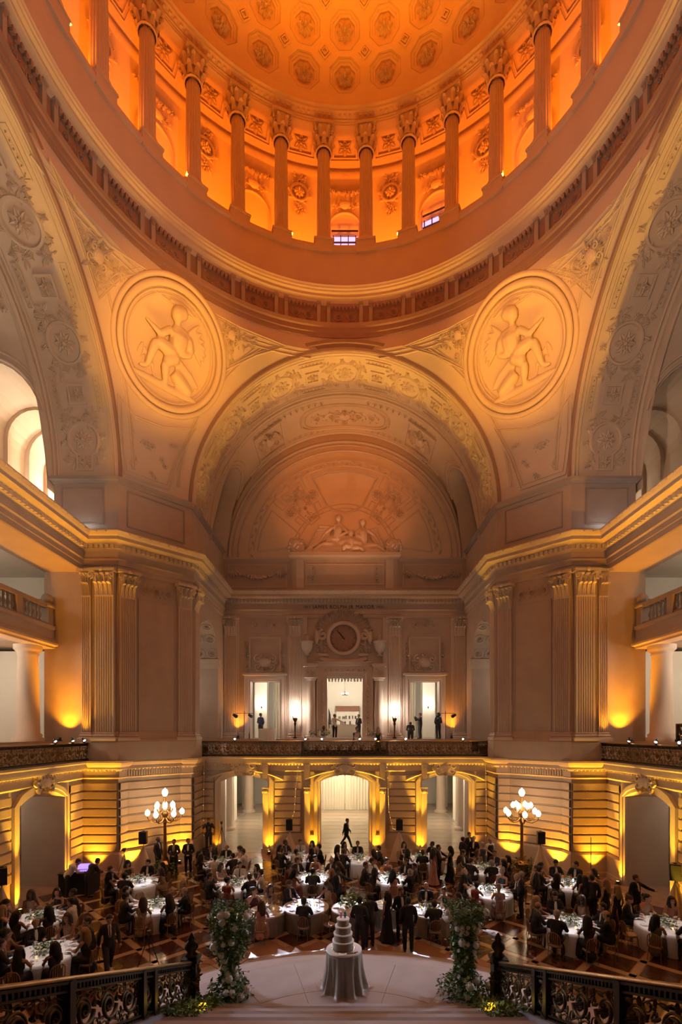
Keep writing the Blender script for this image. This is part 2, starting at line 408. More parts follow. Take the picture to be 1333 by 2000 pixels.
# corridor floor beyond the arcade
cf = MB(); cf.box(-13, 13, 29.6, 50, 0, .008)
cfo = tag(obj('corridor_paving', cf, 'floor_lt', FLOOR))
jn = MB()
for k in range(14): jn.box(-13, 13, 30.6+k*1.5, 30.68+k*1.5, .008, .014)
for x in (-9.2, -4.2, 4.2, 9.2): jn.box(x-.12, x+.12, 29.7, 50, .008, .015)
tag(obj('inlay_bands', jn, 'step', FLOOR), kind='stuff')

def wall_strip(mb, path, z0, z1): mb.merge(sweep(path, [(0, z0), (0, z1)])); return mb
def arched(mb, P, u0, u1, z0, z1, ops, th=.9, n=14):
    """wall in a plane with arched openings; P(u, d, z), d outward"""
    cur = u0
    def slab(a, b, za, zb):
        if b-a < 1e-4: return
        mb.add([P(a, 0, za), P(b, 0, za), P(b, 0, zb), P(a, 0, zb), P(a, th, za), P(b, th, za), P(b, th, zb), P(a, th, zb)], [(0, 1, 2, 3), (4, 7, 6, 5)])
    for (uc, hw, zb, zs, rise, rd) in ops:
        slab(cur, uc-hw, z0, z1)
        if zb > z0: slab(uc-hw, uc+hw, z0, zb); mb.add([P(uc-hw, 0, zb), P(uc+hw, 0, zb), P(uc+hw, th, zb), P(uc-hw, th, zb)], [(0, 1, 2, 3)])
        pts = arch_pts(uc, hw, zs, rise, rd, n)
        for a, b in zip(pts[:-1], pts[1:]):
            mb.add([P(a[0], 0, a[1]), P(b[0], 0, b[1]), P(b[0], 0, z1), P(a[0], 0, z1)], [(0, 1, 2, 3)])
            mb.add([P(a[0], th, a[1]), P(b[0], th, b[1]), P(b[0], th, z1), P(a[0], th, z1)], [(3, 2, 1, 0)])
            mb.add([P(a[0], 0, a[1]), P(b[0], 0, b[1]), P(b[0], th, b[1]), P(a[0], th, a[1])], [(3, 2, 1, 0)])
        for u_ in (uc-hw, uc+hw): mb.add([P(u_, 0, zb), P(u_, th, zb), P(u_, th, zs), P(u_, 0, zs)], [(0, 1, 2, 3)])
        cur = uc+hw
    slab(cur, u1, z0, z1); return mb
def arch_pts(uc, hw, zs, rise, rd, n=14):
    out = []
    for i in range(n+1):
        t = -1+2*i/n
        if rd: a = PI*(1-i/n); out.append((uc+hw*math.cos(a), zs+rise*math.sin(a)))
        else: out.append((uc+hw*t, zs+rise*(1-t*t)))
    return out
def arch_frame(P, uc, hw, zb, zs, rise, rd, w_=.3, h=.1):
    """moulded architrave round an opening"""
    pts = [(uc-hw, zb)]+arch_pts(uc, hw, zs, rise, rd)+[(uc+hw, zb)]
    mb = MB(); G = []
    n = len(pts)
    for i, (u, z) in enumerate(pts):
        a = Vector(pts[max(i-1, 0)]); b = Vector(pts[min(i+1, n-1)]); d = (b-a).normalized(); nn = Vector((-d.y, d.x))
        G.append([P(u+nn.x*o_, -k, z+nn.y*o_) for o_, k in ((0, 0), (0, h*.7), (w_*.35, h*.7), (w_*.4, h), (w_*.85, h), (w_, h*.2), (w_, 0))])
    mb.grid(G); return mb
def plane_P(ox, oy, ux, uy):
    """P(u,d,z): u along (ux,uy) from (ox,oy); d away from the room = left of u turned ... outward (-uy, ux)"""
    return lambda u, d, z: (ox+ux*u-uy*d, oy+uy*u+ux*d, z)
PF = plane_P(0, 29.55, 1, 0)          # far lower wall: outward = +y
PU = plane_P(0, 35, 1, 0)
PL = plane_P(-13.55, 0, 0, 1)         # left: u = y, outward = -x
PR = lambda u, d, z: (13.55+d, u, z)
PRL = lambda u, d, z: (-8.8-d, u, z)
PRR = lambda u, d, z: (8.8+d, u, z)

# ---- ground storey
GOPS = [(-6.15, 1.43, 0, 4.38, .38, 0), (0, 1.5, 0, 4.38, .40, 0), (6.15, 1.43, 0, 4.38, .38, 0)]
WF = struct('wall_far', arched(MB(), PF, -8.8, 8.8, 0, 5.5, GOPS, .9), 'stone', 'far rotunda wall whose ground storey has three arches')
SOPS = [(10.4, 1.6, 0, 4.3, .45, 0), (16, 1.6, 0, 4.3, .45, 0), (21.5, 1.6, 0, 4.3, .45, 0)]
WL = struct('wall_left', arched(MB(), PL, 7.2, 24.8, 0, 5.5, SOPS, 2.0), 'stone', 'left rotunda wall with arched doorways under a gallery')
WR = struct('wall_right', arched(MB(), PR, 7.2, 24.8, 0, 5.5, SOPS, 2.0), 'stone', 'right rotunda wall with arched doorways under a gallery')
def path_rev(p): return list(reversed(p))
pil = {}
for sx, nm in ((-1, 'left'), (1, 'right')):
    pth = [(-13.55, 24.8), (-11.68, 24.8), (-11.55, 25.45), (-9.45, 27.55), (-8.8, 27.68), (-8.8, 29.55)]
    if sx > 0: pth = mirror(pth)
    mb = wall_strip(MB(), pth, 0, 5.5)
    up = [(-15.6, 24.95), (-13.55, 24.95), (-13.55, 24.8), (-11.68, 24.8), (-8.8, 27.68), (-8.8, 28.5)]
    if sx > 0: up = mirror(up)
    wall_strip(mb, up, 5.5, 17.5)
    at = [(-15.0, 26.5), (-15.0, 24.8), (-11.68, 24.8), (-8.8, 27.68), (-8.8, 28.5)]
    if sx > 0: at = mirror(at)
    wall_strip(mb, at, 17.5, 20.5)
    pil[sx] = struct('wall_pier_'+nm, mb, 'stone', 'great limestone corner pier on the %s of the far bay' % nm)
nr = MB(); wall_strip(nr, [(13.55, 7.2)]+NEARP+[(-13.55, 7.2)], 0, 20.5)
WN = struct('wall_near', nr, 'stone', 'plain near wall behind the photographer')

# rusticated courses: every course block a part
def courses(parent, path, zs, th=.10, gap=.065, maxlen=99, mats='stone'):
    for i, (za, zb) in enumerate(zip(zs[:-1], zs[1:])):
        mb = sweep(path, [(0, za+gap/2), (th*.6, za+gap/2), (th, za+gap/2+.03), (th, zb-gap/2-.03), (th*.6, zb-gap/2), (0, zb-gap/2)])
        obj('stone_course', mb, mats, parent)
ZC = [1.25+.445*i for i in range(9)]     # 1.25 .. 4.81
for a, b in ((-4.30, -2.72), (2.72, 4.30)): courses(WF, [(a, 29.55), (b, 29.55)], ZC)
for sx in (-1, 1):
    def mm(p): return p if sx < 0 else mirror(p)
    courses(pil[sx], mm([(-11.66, 24.82), (-11.55, 25.45), (-9.45, 27.55), (-8.82, 27.66)]), ZC)
    courses(pil[sx], mm([(-8.8, 27.75), (-8.8, 29.5), (-8.05, 29.55)]), ZC)
    courses(pil[sx], mm([(-13.55, 23.6), (-13.55, 24.8), (-11.72, 24.8)]), ZC)
    courses(WL if sx < 0 else WR, mm([(-13.55, 17.9), (-13.55, 19.4)]), ZC)
    # plinth of the ground storey
    for q in ([(-13.55, 23.4), (-13.55, 24.8), (-11.68, 24.8), (-11.55, 25.45), (-9.45, 27.55), (-8.8, 27.68), (-8.8, 29.55), (-7.95, 29.55)],):
        obj('base_course', sweep(mm(q), [(0, 1.2), (.06, 1.2), (.10, 1.1), (.10, .25), (.16, .2), (.16, 0)]), 'stone', pil[sx])
for a, b in ((-4.45, -1.85), (1.85, 4.45)):
    obj('base_course', sweep([(a, 29.55), (b, 29.55)], [(0, 1.2), (.06, 1.2), (.10, 1.1), (.10, .25), (.16, .2), (.16, 0)]), 'stone', WF)
# arch frames, keystone cartouches, slim pilasters beside the middle arch
kc = shared('keystone_cartouche', lambda: cartouche_mb(1.5, .8), 'stone_lt')
for (uc, hw, zb, zs, rise, rd) in GOPS:
    obj('arch_frame', arch_frame(PF, uc, hw, 0, zs, rise, rd, .42, .14), 'stone_lt', WF)
    hd = MB(); pts = arch_pts(uc, hw+.95, zs+.12, rise*1.5, 0); 
    hd.tube([(u, 29.40, z) for u, z in pts], .06, 5); obj('hood_mould', hd, 'stone_lt', WF)
    link('keystone_cartouche', kc, WF, mtx=frame((uc, 29.38, zs+rise+.42), (1, 0, 0), (0, 0, 1), (0, -1, 0)))
for sx in (-1, 1):
    for Y0 in (21.5, 16):
        P_ = PL if sx < 0 else PR
        obj('arch_frame', arch_frame(P_, Y0, 1.6, 0, 4.3, .45, 0, .42, .14), 'stone_lt', WL if sx < 0 else WR)
        link('keystone_cartouche', kc, WL if sx < 0 else WR, mtx=frame((sx*13.38, Y0, 5.15), (0, -sx, 0), (0, 0, 1), (-sx, 0, 0)))
    for k, xx in enumerate((2.30, 4.85)):
        mb = MB(); x0 = sx*xx
        mb.box(x0-.17, x0+.17, 29.35, 29.56, .25, 3.6); mb.box(x0-.24, x0+.24, 29.3, 29.56, 0, .3)
        so = obj('slim_pilaster', mb, 'stone_lt', WF)
        cp = MB(); cp.box(x0-.22, x0+.22, 29.28, 29.5, 3.95, 4.03); cp.sphere((x0, 29.34, 3.8), (.16, .08, .16), 8, 6); cp.box(x0-.18, x0+.18, 29.31, 29.5, 3.58, 3.65)
        for q in range(5): cp.merge(LEAF, frame((x0-.16+.08*q, 29.34, 3.62), (1, 0, 0), (0, 0, 1), (0, -1, 0)) @ Matrix.Scale(.24, 4))
        obj('capital', cp, 'stone_lt', so)
        br = MB(); br.box(x0-.16, x0+.16, 29.2, 29.5, 4.75, 5.45)
        for q in range(5): br.box(x0-.15+.065*q, x0-.12+.065*q, 29.15, 29.22, 4.62-.03*(2-abs(q-2)), 5.2)
        obj('bracket', br, 'stone_lt', so)
# lower cornice all round and the fluted frieze on the piers
CORN1 = [(0, 4.98), (.08, 4.98), (.14, 5.06), (.10, 5.08), (.10, 5.38), (.18, 5.44), (.30, 5.50), (.30, 5.60), (.42, 5.72), (.48, 5.84), (.48, 5.93), (-.1, 5.95)]
c1 = sweep(GROUND, CORN1, closed=True)
TR1 = struct('trim_1', c1, 'stone', 'moulded stone cornice under the second floor gallery')
fz = MB()
for sx in (-1, 1):
    for k in range(22):
        t = (k+.5)/22; x = 11.55+(9.45-11.55)*t; y = 25.45+(27.55-25.45)*t
        m_ = T(sx*x, y, 0) @ rotz(sx*-PI/4 if False else (PI/4 if sx < 0 else -PI/4)); q = MB(); q.box(-.035, .035, -.16, 0, 5.09, 5.36); fz.merge(q, m_)
tag(obj('frieze_flutes', fz, 'stone_lt', TR1), kind='stuff')

# ---- second floor slabs, steps, galleries
sl = MB(); sl.box(-8.8, 8.8, 29.1, 31.5, 5.6, 5.95)
sl.box(-15, 15, 32.1, 48, 6.5, 6.95)
for k in range(4): sl.box(-8.8, 8.8, 31.5+.15*k, 32.4, 5.95+.25*k, 6.2+.25*k)
for sx in (-1, 1):
    a, b = sorted((sx*13.1, sx*22)); sl.box(a, b, -4, 31, 5.6, 5.95)
    a, b = sorted((sx*15.0, sx*16.4)); sl.box(a, b, 5, 26, 5.95, 6.95)
sl.box(-8.8, 8.8, -4, .6, 5.2, 5.77)
SLAB = struct('floor_gallery', sl, 'floor_lt', 'second floor gallery slab behind the bronze railings')
# ---- upper far wall with three doorways
UOPS = [(-5.8, 1.06, 6.95, 11.1, 0, 0), (0, 1.29, 6.95, 11.5, 0, 0), (5.8, 1.06, 6.95, 11.1, 0, 0)]
WU = struct('wall_far_upper', arched(MB(), PU, -8.8, 8.8, 5.9, 20.1, UOPS, .8, 2), 'stone', 'second storey far wall with pilasters, clock and three doorways')
lu = MB()                                                 # lunette field above
for i in range(24):
    a0 = PI*i/24; a1 = PI*(i+1)/24
    lu.add([(0, 35, 20.1), (8.8*math.cos(a0), 35, 20.1+9.4*math.sin(a0)), (8.8*math.cos(a1), 35, 20.1+9.4*math.sin(a1))], [(0, 1, 2)])
LUN = struct('wall_lunette', lu, 'plaster', 'half round lunette wall at the end of the far vault')
for sx, P_ in ((-1, PRL), (1, PRR)):
    mb = arched(MB(), P_, 28.5, 35, 5.9, 20.5, [(31.0, 2.35, 5.95, 12.3, 2.35, 1)], 1.6, 16)
    wr = struct('wall_bay_'+('left' if sx < 0 else 'right'), mb, 'stone', '%s side wall of the far bay with a coffered arch' % ('left' if sx < 0 else 'right'))
    im = MB()
    for y0 in (28.65, 33.35):
        q = MB(); q.box(8.65, 10.45, y0-.12, y0+.12, 12.05, 12.45); q.box(8.75, 10.4, y0-.06, y0+.06, 11.8, 12.05)
        im.merge(q, None, (lambda x, y, z, s=sx: (s*x, y, z)))
    obj('impost', im, 'stone_lt', wr)
    # coffers in its soffit: octagon frames with a boss
    co = MB(); ring = [(math.cos(PI/8+PI/4*k), math.sin(PI/8+PI/4*k)) for k in range(8)]
    for r0, r1, h in ((.34, .27, .07),):
        G = [[(x*rr, y*rr, hh) for rr, hh in ((r0, 0), (r0, h), (r1, h), (r1, 0))] for x, y in ring]; co.grid(G, closed_u=True)
    co.merge(rosette_mb(6, .16, .06))
    cm = shared('coffer_small', lambda: co, 'stone_lt')
    for k in range(7):
        a = PI*(k+.5)/7
        for d in (9.2, 10.0):
            c_ = Vector((sx*d, 31.0+2.35*math.cos(a), 12.3+2.35*math.sin(a))); nz = Vector((0, -math.cos(a), -math.sin(a)))
            ey = Vector((0, -math.sin(a), math.cos(a))); ex = ey.cross(nz); link('coffer', cm, wr, mtx=frame(c_, ex, ey, nz))
    # room seen through it
    rm = MB(); rm.box(min(sx*10.4, sx*14), max(sx*10.4, sx*14), 35.2, 35.4, 5.9, 16); rm.box(min(sx*14, sx*14.2), max(sx*14, sx*14.2), 26, 35.3, 5.9, 16); rm.box(min(sx*10.4, sx*14.2), max(sx*10.4, sx*14.2), 26, 35.4, 15.9, 16.1)
    obj('passage_lining', rm, 'stone_lt', wr)

# ---- rooms behind
rb = MB(); rb.box(-13, 13, 49.8, 50, 0, 5.6)
for sx in (-1, 1):
    a, b = sorted((sx*13, sx*13.2)); rb.box(a, b, 30.4, 50, 0, 5.6)
    a, b = sorted((sx*8.35, sx*9.4)); rb.box(a, b, 30.4, 33.9, 0, 5.6)
    a, b = sorted((sx*3.1, sx*4.5)); rb.box(a, b, 36.5, 39.5, 0, 5.6); rb.box(a, b, 43.0, 50, 0, 5.6)
    for yy in (40.5, 48.2):
        a, b = sorted((sx*9.2, sx*10.2)); rb.box(a, b, yy-.5, yy+.5, 0, 5.6)
WB = struct('wall_corridor', rb, 'white', 'pale corridor walls and piers behind the ground arches')
ce = MB(); ce.box(-13.2, 13.2, 30.4, 50, 5.45, 5.6)
obj('corridor_soffit', ce, 'white', WB)
for sx in (-1, 1):
    for yy in (36.5, 44.5):
        cm_ = MB(); cm_.lathe([(.62, 0), (.62, .18), (.5, .25), (.45, .35), (.43, 2.5), (.38, 5.1), (.46, 5.15), (.5, 5.3), (.55, 5.45)], (sx*8.9, yy, 0), 20); obj('corridor_column', cm_, 'stone_lt', WB, True)
# upper rooms
ub = MB(); ub.box(-13, 13, 44, 44.2, 6.9, 13)
for sx in (-1, 1):
    a, b = sorted((sx*3.0, sx*3.2)); ub.box(a, b, 35.8, 44, 6.9, 13)
    a, b = sorted((sx*6.55, sx*7.6)); ub.box(a, b, 40.5, 41.5, 6.9, 13)
ub.box(-13, 13, 35.8, 44.2, 12.6, 12.8)
UB = struct('wall_upper_room', ub, 'white', 'bright cream rooms behind the second floor doorways')
# side galleries
for sx, nm in ((-1, 'left'), (1, 'right')):
    gb = MB()
    def bx(xa, xb, *r): a, b = sorted((sx*xa, sx*xb)); gb.box(a, b, *r)
    bx(19.6, 19.8, -4, 31, 0, 17.3)                       # long back wall
    bx(15.6, 19.8, 29.2, 29.4, 0, 17.3)                   # end wall
    bx(15.5, 19.8, -4, 31, 15.75, 15.9)                   # ceiling of the third floor gallery
    bx(15.6, 19.7, 25.6, 26.1, 5.9, 11.7); 
    bx(15.6, 19.7, 26.0, 26.3, 14.6, 15.8)
    g = struct('wall_gallery_'+nm, gb, 'white', 'pale back walls of the %s gallery' % nm)
    # third floor slab with edge mouldings
    sb = MB(); a, b = sorted((sx*15.1, sx*19.6)); sb.box(a, b, 5, 27.5, 11.9, 12.75)
    TS = struct('floor_third_'+nm, sb, 'stone', 'third floor slab with an amber lit edge on the %s' % nm)
    eg = sweep([(-15.1, 5), (-15.1, 24.9)] if sx < 0 else [(15.1, 24.9), (15.1, 5)], [(0, 12.85), (.12, 12.85), (.12, 12.7), (.05, 12.65), (.05, 12.2), (.15, 12.12), (.15, 12.0), (.28, 11.95), (.28, 11.85), (.1, 11.8), (.1, 11.7), (-.6, 11.7)])
    obj('edge_moulding', eg, 'stone_lt', TS)
    for yy in (23.9, 18.6, 13.3):
        cl = MB(); cl.lathe([(.70, 6.95), (.70, 7.1), (.60, 7.15), (.62, 7.28), (.52, 7.35), (.50, 9), (.44, 11.2), (.50, 11.25), (.46, 11.32), (.58, 11.45), (.62, 11.5), (.62, 11.7)], (sx*15.75, yy, 0), 24)
        obj('gallery_column', cl, 'stone_lt', g, True)
    # stone balustrade of the third floor
    bt = thing('stone_balustrade', 'stone baluster railing along the %s third floor gallery' % nm, 'balustrade', (sx*15.2, 0, 0))
    q = MB(); q.box(-.14, .14, 5, 24.6, 12.75, 12.95); obj('bottom_rail', q, 'stone_dk', bt)
    q = MB(); q.box(-.16, .16, 5, 24.6, 13.72, 13.92); obj('top_rail', q, 'stone_dk', bt)
    pr = MB(); pr.lathe([(.05, 0), (.09, .03), (.05, .1), (.105, .28), (.05, .52), (.08, .62), (.05, .7), (.09, .78)], n=8)
    bm_ = pr.mesh('baluster', 'stone_dk', True)
    for k in range(42):
        if k % 7 == 6: continue
        link('baluster', bm_, bt, loc=(0, 23.9-.28*k, 12.95))
    for yy in (24.55, 23.9-.28*6, 23.9-.28*13, 23.9-.28*20, 23.9-.28*27):
        q = MB(); q.box(-.2, .2, yy-.2, yy+.2, 12.75, 13.75)
        p_ = obj('pedestal', q, 'stone_dk', bt)
        if yy > 24: q = MB(); q.box(-.26, .26, yy-.26, yy+.26, 13.75, 13.95); q.sphere((0, yy, 14.2), .27, 14, 8); obj('ball_finial', q, 'stone_dk', p_, True)
    # window in the gallery back wall and door frames
    wn = MB(); xw = sx*16.8
    wn.box(xw-.5, xw+.5, 25.52, 25.6, 7.7, 10.35); wo = struct('window_%d' % (1 if sx < 0 else 2), wn, 'white', 'tall dark window in the %s gallery' % nm)
    pn = MB(); pn.box(xw-.4, xw-.02, 25.47, 25.53, 7.8, 10.2); pn.box(xw+.02, xw+.4, 25.47, 25.53, 7.8, 10.2); obj('pane', pn, 'pane', wo)
    for (x0, x1) in ((17.5, 18.4), (18.5, 19.4)):
        fm = frame_mb(x1-x0, 4.2, .1, .06); obj('wall_panel', fm, 'stone_lt', g, mtx=frame((sx*(x0+x1)/2, 25.58 if x0 > 17.5 else 29.18, 9.3), (1, 0, 0), (0, 0, 1), (0, -1, 0)))

# ---- main entablature, attic cap
ENT = [(0, 15.7), (.10, 15.7), (.10, 15.95), (.15, 15.97), (.15, 16.2), (.22, 16.27), (.12, 16.3), (.12, 16.66), (.2, 16.72), (.30, 16.76), (.30, 16.95), (.42, 17.0), (.62, 17.05), (.70, 17.08), (.70, 17.24), (.78, 17.32), (.86, 17.45), (.86, 17.5), (0, 17.52)]
TR2 = struct('trim_2', sweep(MAIN, ENT, closed=True), 'stone', 'great main entablature running round the rotunda')
bb = MB()
for sx in (-1, 1):
    a, b = sorted((sx*13.56, sx*15.6)); bb.box(a, b, 7.2, 24.94, 15.7, 17.5)
obj('entablature_beam', bb, 'stone_lt', TR2)
def along(path, step, fn, closed=False):
    n = len(path)
    for i in range(n-(0 if closed else 1)):
        a = Vector(path[i]); b = Vector(path[(i+1) % n]); d = b-a; L = d.length
        if L < .3: continue
        d.normalize(); k = max(1, int(round(L/step)))
        for j in range(k):
            p = a+d*(L*(j+.5)/k); fn(p, d)
VIS = LM+mirror(LM)
dn = MB(); mo = MB()
def f1(p, d):
    q = MB(); q.box(-.075, .075, -.40, -.28, 16.77, 16.95); dn.merge(q, T(p.x, p.y, 0) @ rotz(math.atan2(d.y, d.x)))
along(VIS, .26, f1); tag(obj('dentils', dn, 'stone_lt', TR2), kind='stuff')
def f2(p, d):
    q = MB(); q.box(-.10, .10, -.68, -.42, 17.06, 17.10); q.sphere((0, -.86, 17.42), (.06, .04, .07), 5, 4); mo.merge(q, T(p.x, p.y, 0) @ rotz(math.atan2(d.y, d.x)))
along(VIS, .5, f2); tag(obj('modillions', mo, 'stone_lt', TR2), kind='stuff')
d1 = MB()
def f3(p, d):
    q = MB(); q.box(-.05, .05, -.26, -.16, 5.40, 5.47); d1.merge(q, T(p.x, p.y, 0) @ rotz(math.atan2(d.y, d.x)))
along(LG+mirror(LG), .2, f3); tag(obj('bead_row', d1, 'stone_lt', TR1), kind='stuff')
for sx in (-1, 1):
    q = [(-15.0, 24.8), (-11.68, 24.8), (-8.8, 27.68), (-8.8, 35)]
    if sx > 0: q = mirror(q)
    q2 = [(-15.0, 26.4), (-15.0, 24.8), (-11.68, 24.8), (-8.8, 27.68), (-8.8, 34.9)]
    if sx > 0: q2 = mirror(q2)
    obj('attic_cap', sweep(q2, [(0, 20.2), (.06, 20.22), (.1, 20.3), (.2, 20.36), (.22, 20.5), (0, 20.52)]), 'stone_dk', pil[sx])
    obj('attic_base', sweep(q2, [(0, 17.9), (.05, 17.9), (.12, 17.75), (.12, 17.5)]), 'stone_dk', pil[sx])
    # attic panels
    P1 = MB(); P1.merge(frame_mb(3.2, 1.9, .07, .05)); c_ = ((-10.24 if sx < 0 else 10.24), 26.24, 19.05); n_ = Vector((-sx, -1, 0)).normalized(); ex = Vector((1, sx*-1, 0)).normalized()
    obj('attic_panel', P1, 'stone_dk', pil[sx], mtx=frame(c_, ex, (0, 0, 1), n_))
    P1 = frame_mb(2.2, 1.9, .07, .05); obj('attic_panel', P1, 'stone_dk', pil[sx], mtx=frame((sx*13.5, 24.8, 19.05), (1, 0, 0), (0, 0, 1), (0, -1, 0)))
# far attic band with garland panels
af = MB(); af.box(-3.8, 3.8, 34.65, 35, 17.5, 19.8); af.box(-3.95, 3.95, 33.7, 35, 19.8, 20.02); af.box(-4.0, 4.0, 34.5, 35, 17.5, 17.75)
AT = obj('attic_block', af, 'stone', WU)
obj('attic_panel', frame_mb(5.6, 1.5, .07, .05), 'stone_lt', WU, mtx=frame((0, 34.65, 18.75), (1, 0, 0), (0, 0, 1), (0, -1, 0)))
for sx in (-1, 1):
    obj('attic_panel', frame_mb(4.3, 1.7, .07, .05), 'stone_lt', WU, mtx=frame((sx*6.35, 35, 18.75), (1, 0, 0), (0, 0, 1), (0, -1, 0)))
    obj('garland', swag_mb(3.4, .55, .17, 18, 3), 'stone_lt', WU, mtx=frame((sx*6.35, 34.95, 19.15), (1, 0, 0), (0, 0, 1), (0, -1, 0)))
    obj('scroll_bracket', rinceau_mb(1.2, .35, 3, 2), 'stone_lt', WU, mtx=frame((sx*2.3, 34.62, 18.75), (0, 0, 1), (-1, 0, 0), (0, -1, 0)))
    q = MB(); a, b = sorted((sx*2.95, sx*3.5)); q.box(a, b, 34.55, 34.7, 17.75, 19.8); obj('attic_strip', q, 'stone_lt', WU)
obj('lunette_sill', sweep([(-8.8, 35), (8.8, 35)], [(0, 19.8), (.08, 19.85), (.2, 19.95), (.2, 20.05), (0, 20.1)]), 'stone_lt', WU)

# ---- pilasters of the giant order
def fluted(w_, d, z0, z1, n=7):
    pts = [(-w_/2, 0), (-w_/2, -d)]; m_ = .06*w_; fw = (w_-2*m_)/n
    for k in range(n):
        x = -w_/2+m_+fw*k
        for t, dd in ((.12, 0), (.25, .6), (.5, 1), (.75, .6), (.88, 0)): pts.append((x+fw*t, -d+dd*.045))
    pts += [(w_/2, -d), (w_/2, 0)]
    mb = MB(); mb.grid([[(x, y, z0), (x, y, z1)] for x, y in pts]); return mb
def cap_flat(w_, h, d):
    mb = MB(); k = w_/2
    mb.add([(-k, 0, 0), (k, 0, 0), (k*1.15, 0, h), (-k*1.15, 0, h), (-k, -d, 0), (k, -d, 0), (k*1.15, -d*1.5, h), (-k*1.15, -d*1.5, h)], [(4, 5, 6, 7), (0, 4, 7, 3), (5, 1, 2, 6), (3, 7, 6, 2)])
    mb.box(-k*1.4, k*1.4, -d-.34, 0, h*.9, h); mb.box(-k*1.05, k*1.05, -d*1.25, 0, -.06, .02)
    for row, (z, n, s) in enumerate(((.0, 4, .55), (.30*h, 3, .6))):
        for j in range(n):
            x = (-1+2*(j+.5)/n)*k*.95
            # curled leaf
            P = []
            for i in range(5):
                t = i/4; zz = z+t*h*s; yy = -d*1.05-.26*(t**2.2)-.02; ww = w_/n*.5*(1-.35*t)
                if i == 4: zz -= .10*h; yy -= .07
                P.append([(x-ww, yy+.02, zz), (x-ww*.4, yy-.03, zz), (x, yy-.0, zz), (x+ww*.4, yy-.03, zz), (x+ww, yy+.02, zz)])
            mb.grid(P)
    for s in (-1, 1):
        mb.tube([(p[0]*1, -d*1.6-.18, p[1]) for p in spiral(.20*w_, .05*w_, 1.4, 12, s*k*1.12, h*.72, -PI/2, -s)], .035*w_*1.6, 5)
        mb.tube([(p[0]*1, -d-.2, p[1]) for p in spiral(.11*w_, .04*w_, 1.2, 8, s*k*.33, h*.72, -PI/2, s)], .03*w_, 5)
    mb.sphere((0, -d-.36, h*.94), (.12*w_, .07, .12*w_), 8, 5); return mb
def base_flat(w_, d, h=.45):
    mb = MB(); k = w_/2
    prof = [(.02, h), (.05, h-.04), (.03, h-.1), (.09, h-.14), (.11, h-.2), (.06, h-.24), (.14, h-.28), (.17, h-.34), (.17, .0)]
    mb.grid([[(-k-o_, 0, z), (-k-o_, -d-o_, z), (k+o_, -d-o_, z), (k+o_, 0, z)] for o_, z in prof]); return mb
def pilaster(parent, x, y, nx, ny, w_, d=.16, z0=6.95, z1=15.7):
    hc = 1.3 if z1-z0 > 7 else .9
    n_ = Vector((nx, ny, 0)).normalized(); ex = Vector((-n_.y, n_.x, 0))      # local y = -n
    m_ = frame((x, y, 0), ex, -n_, (0, 0, 1))
    key = 'pil%.2f%.2f' % (w_, d)
    p = link('pilaster', shared(key, lambda: fluted(w_, d, z0+.45, z1-hc, 7 if w_ > .6 else 4), 'stone_lt'), parent, mtx=m_)
    link('capital', shared('capf%.2f' % w_, lambda: cap_flat(w_, hc, d), 'stone_lt'), p, mtx=T(0, 0, z1-hc))
    link('base', shared('basf%.2f' % w_, lambda: base_flat(w_, d), 'stone_lt'), p, mtx=T(0, 0, z0))
    return p
for sx in (-1, 1):
    Pp = pil[sx]
    pilaster(Pp, sx*12.30, 24.8, 0, -1, .95, .22); pilaster(Pp, sx*13.28, 24.8, 0, -1, .46, .12)
    dx, dy = 2.88/4.073, 2.88/4.073
    for t in (.45, 3.6):
        pilaster(Pp, sx*(11.68-dx*t), 24.8+dy*t, -sx, -1, .80, .12 if t < 1 else .16)
    pilaster(Pp, sx*8.8, 28.15, -sx, 0, .80, .2)
    for xx in (8.3, 3.6): pilaster(WU, sx*xx, 35, 0, -1, .86, .2)
    # plain back strips beside the far pilasters
    q = MB()
    for a, b in ((2.75, 4.15), (7.7, 8.8)):
        u, v = sorted((sx*a, sx*b)); q.box(u, v, 34.9, 35.0, 6.95, 15.7)
    obj('pilaster_backing', q, 'stone_lt', WU)
    # panel and festoon on the diagonal pier face
    c_ = Vector((sx*10.24, 26.24, 10.9)); n_ = Vector((-sx, -1, 0)).normalized(); ex = Vector((1, -sx, 0)).normalized()
    obj('pier_panel', frame_mb(2.05, 7.2, .05, .04), 'stone', Pp, mtx=frame(c_, ex, (0, 0, 1), n_))
    obj('festoon', rinceau_mb(1.9, .8, 3, 5), 'stone', Pp, mtx=frame(c_+Vector((0, 0, 4.1))+n_*.03, ex, (0, 0, 1), n_))
    pbase = [(-13.55, 24.8), (-11.68, 24.8), (-8.8, 27.68), (-8.8, 28.6)]
    if sx > 0: pbase = mirror(pbase)
    obj('pier_plinth', sweep(pbase, [(0, 7.45), (.05, 7.42), (.08, 7.3), (.16, 7.2), (.16, 7.05), (.24, 7.0), (.30, 6.9), (.30, 5.95)]), 'stone', Pp)
obj('wall_base', sweep([(-8.8, 35), (-6.9, 35)], [(0, 7.4), (.1, 7.35), (.1, 6.95)]), 'stone', WU)
obj('wall_base', sweep([(6.9, 35), (8.8, 35)], [(0, 7.4), (.1, 7.35), (.1, 6.95)]), 'stone', WU)
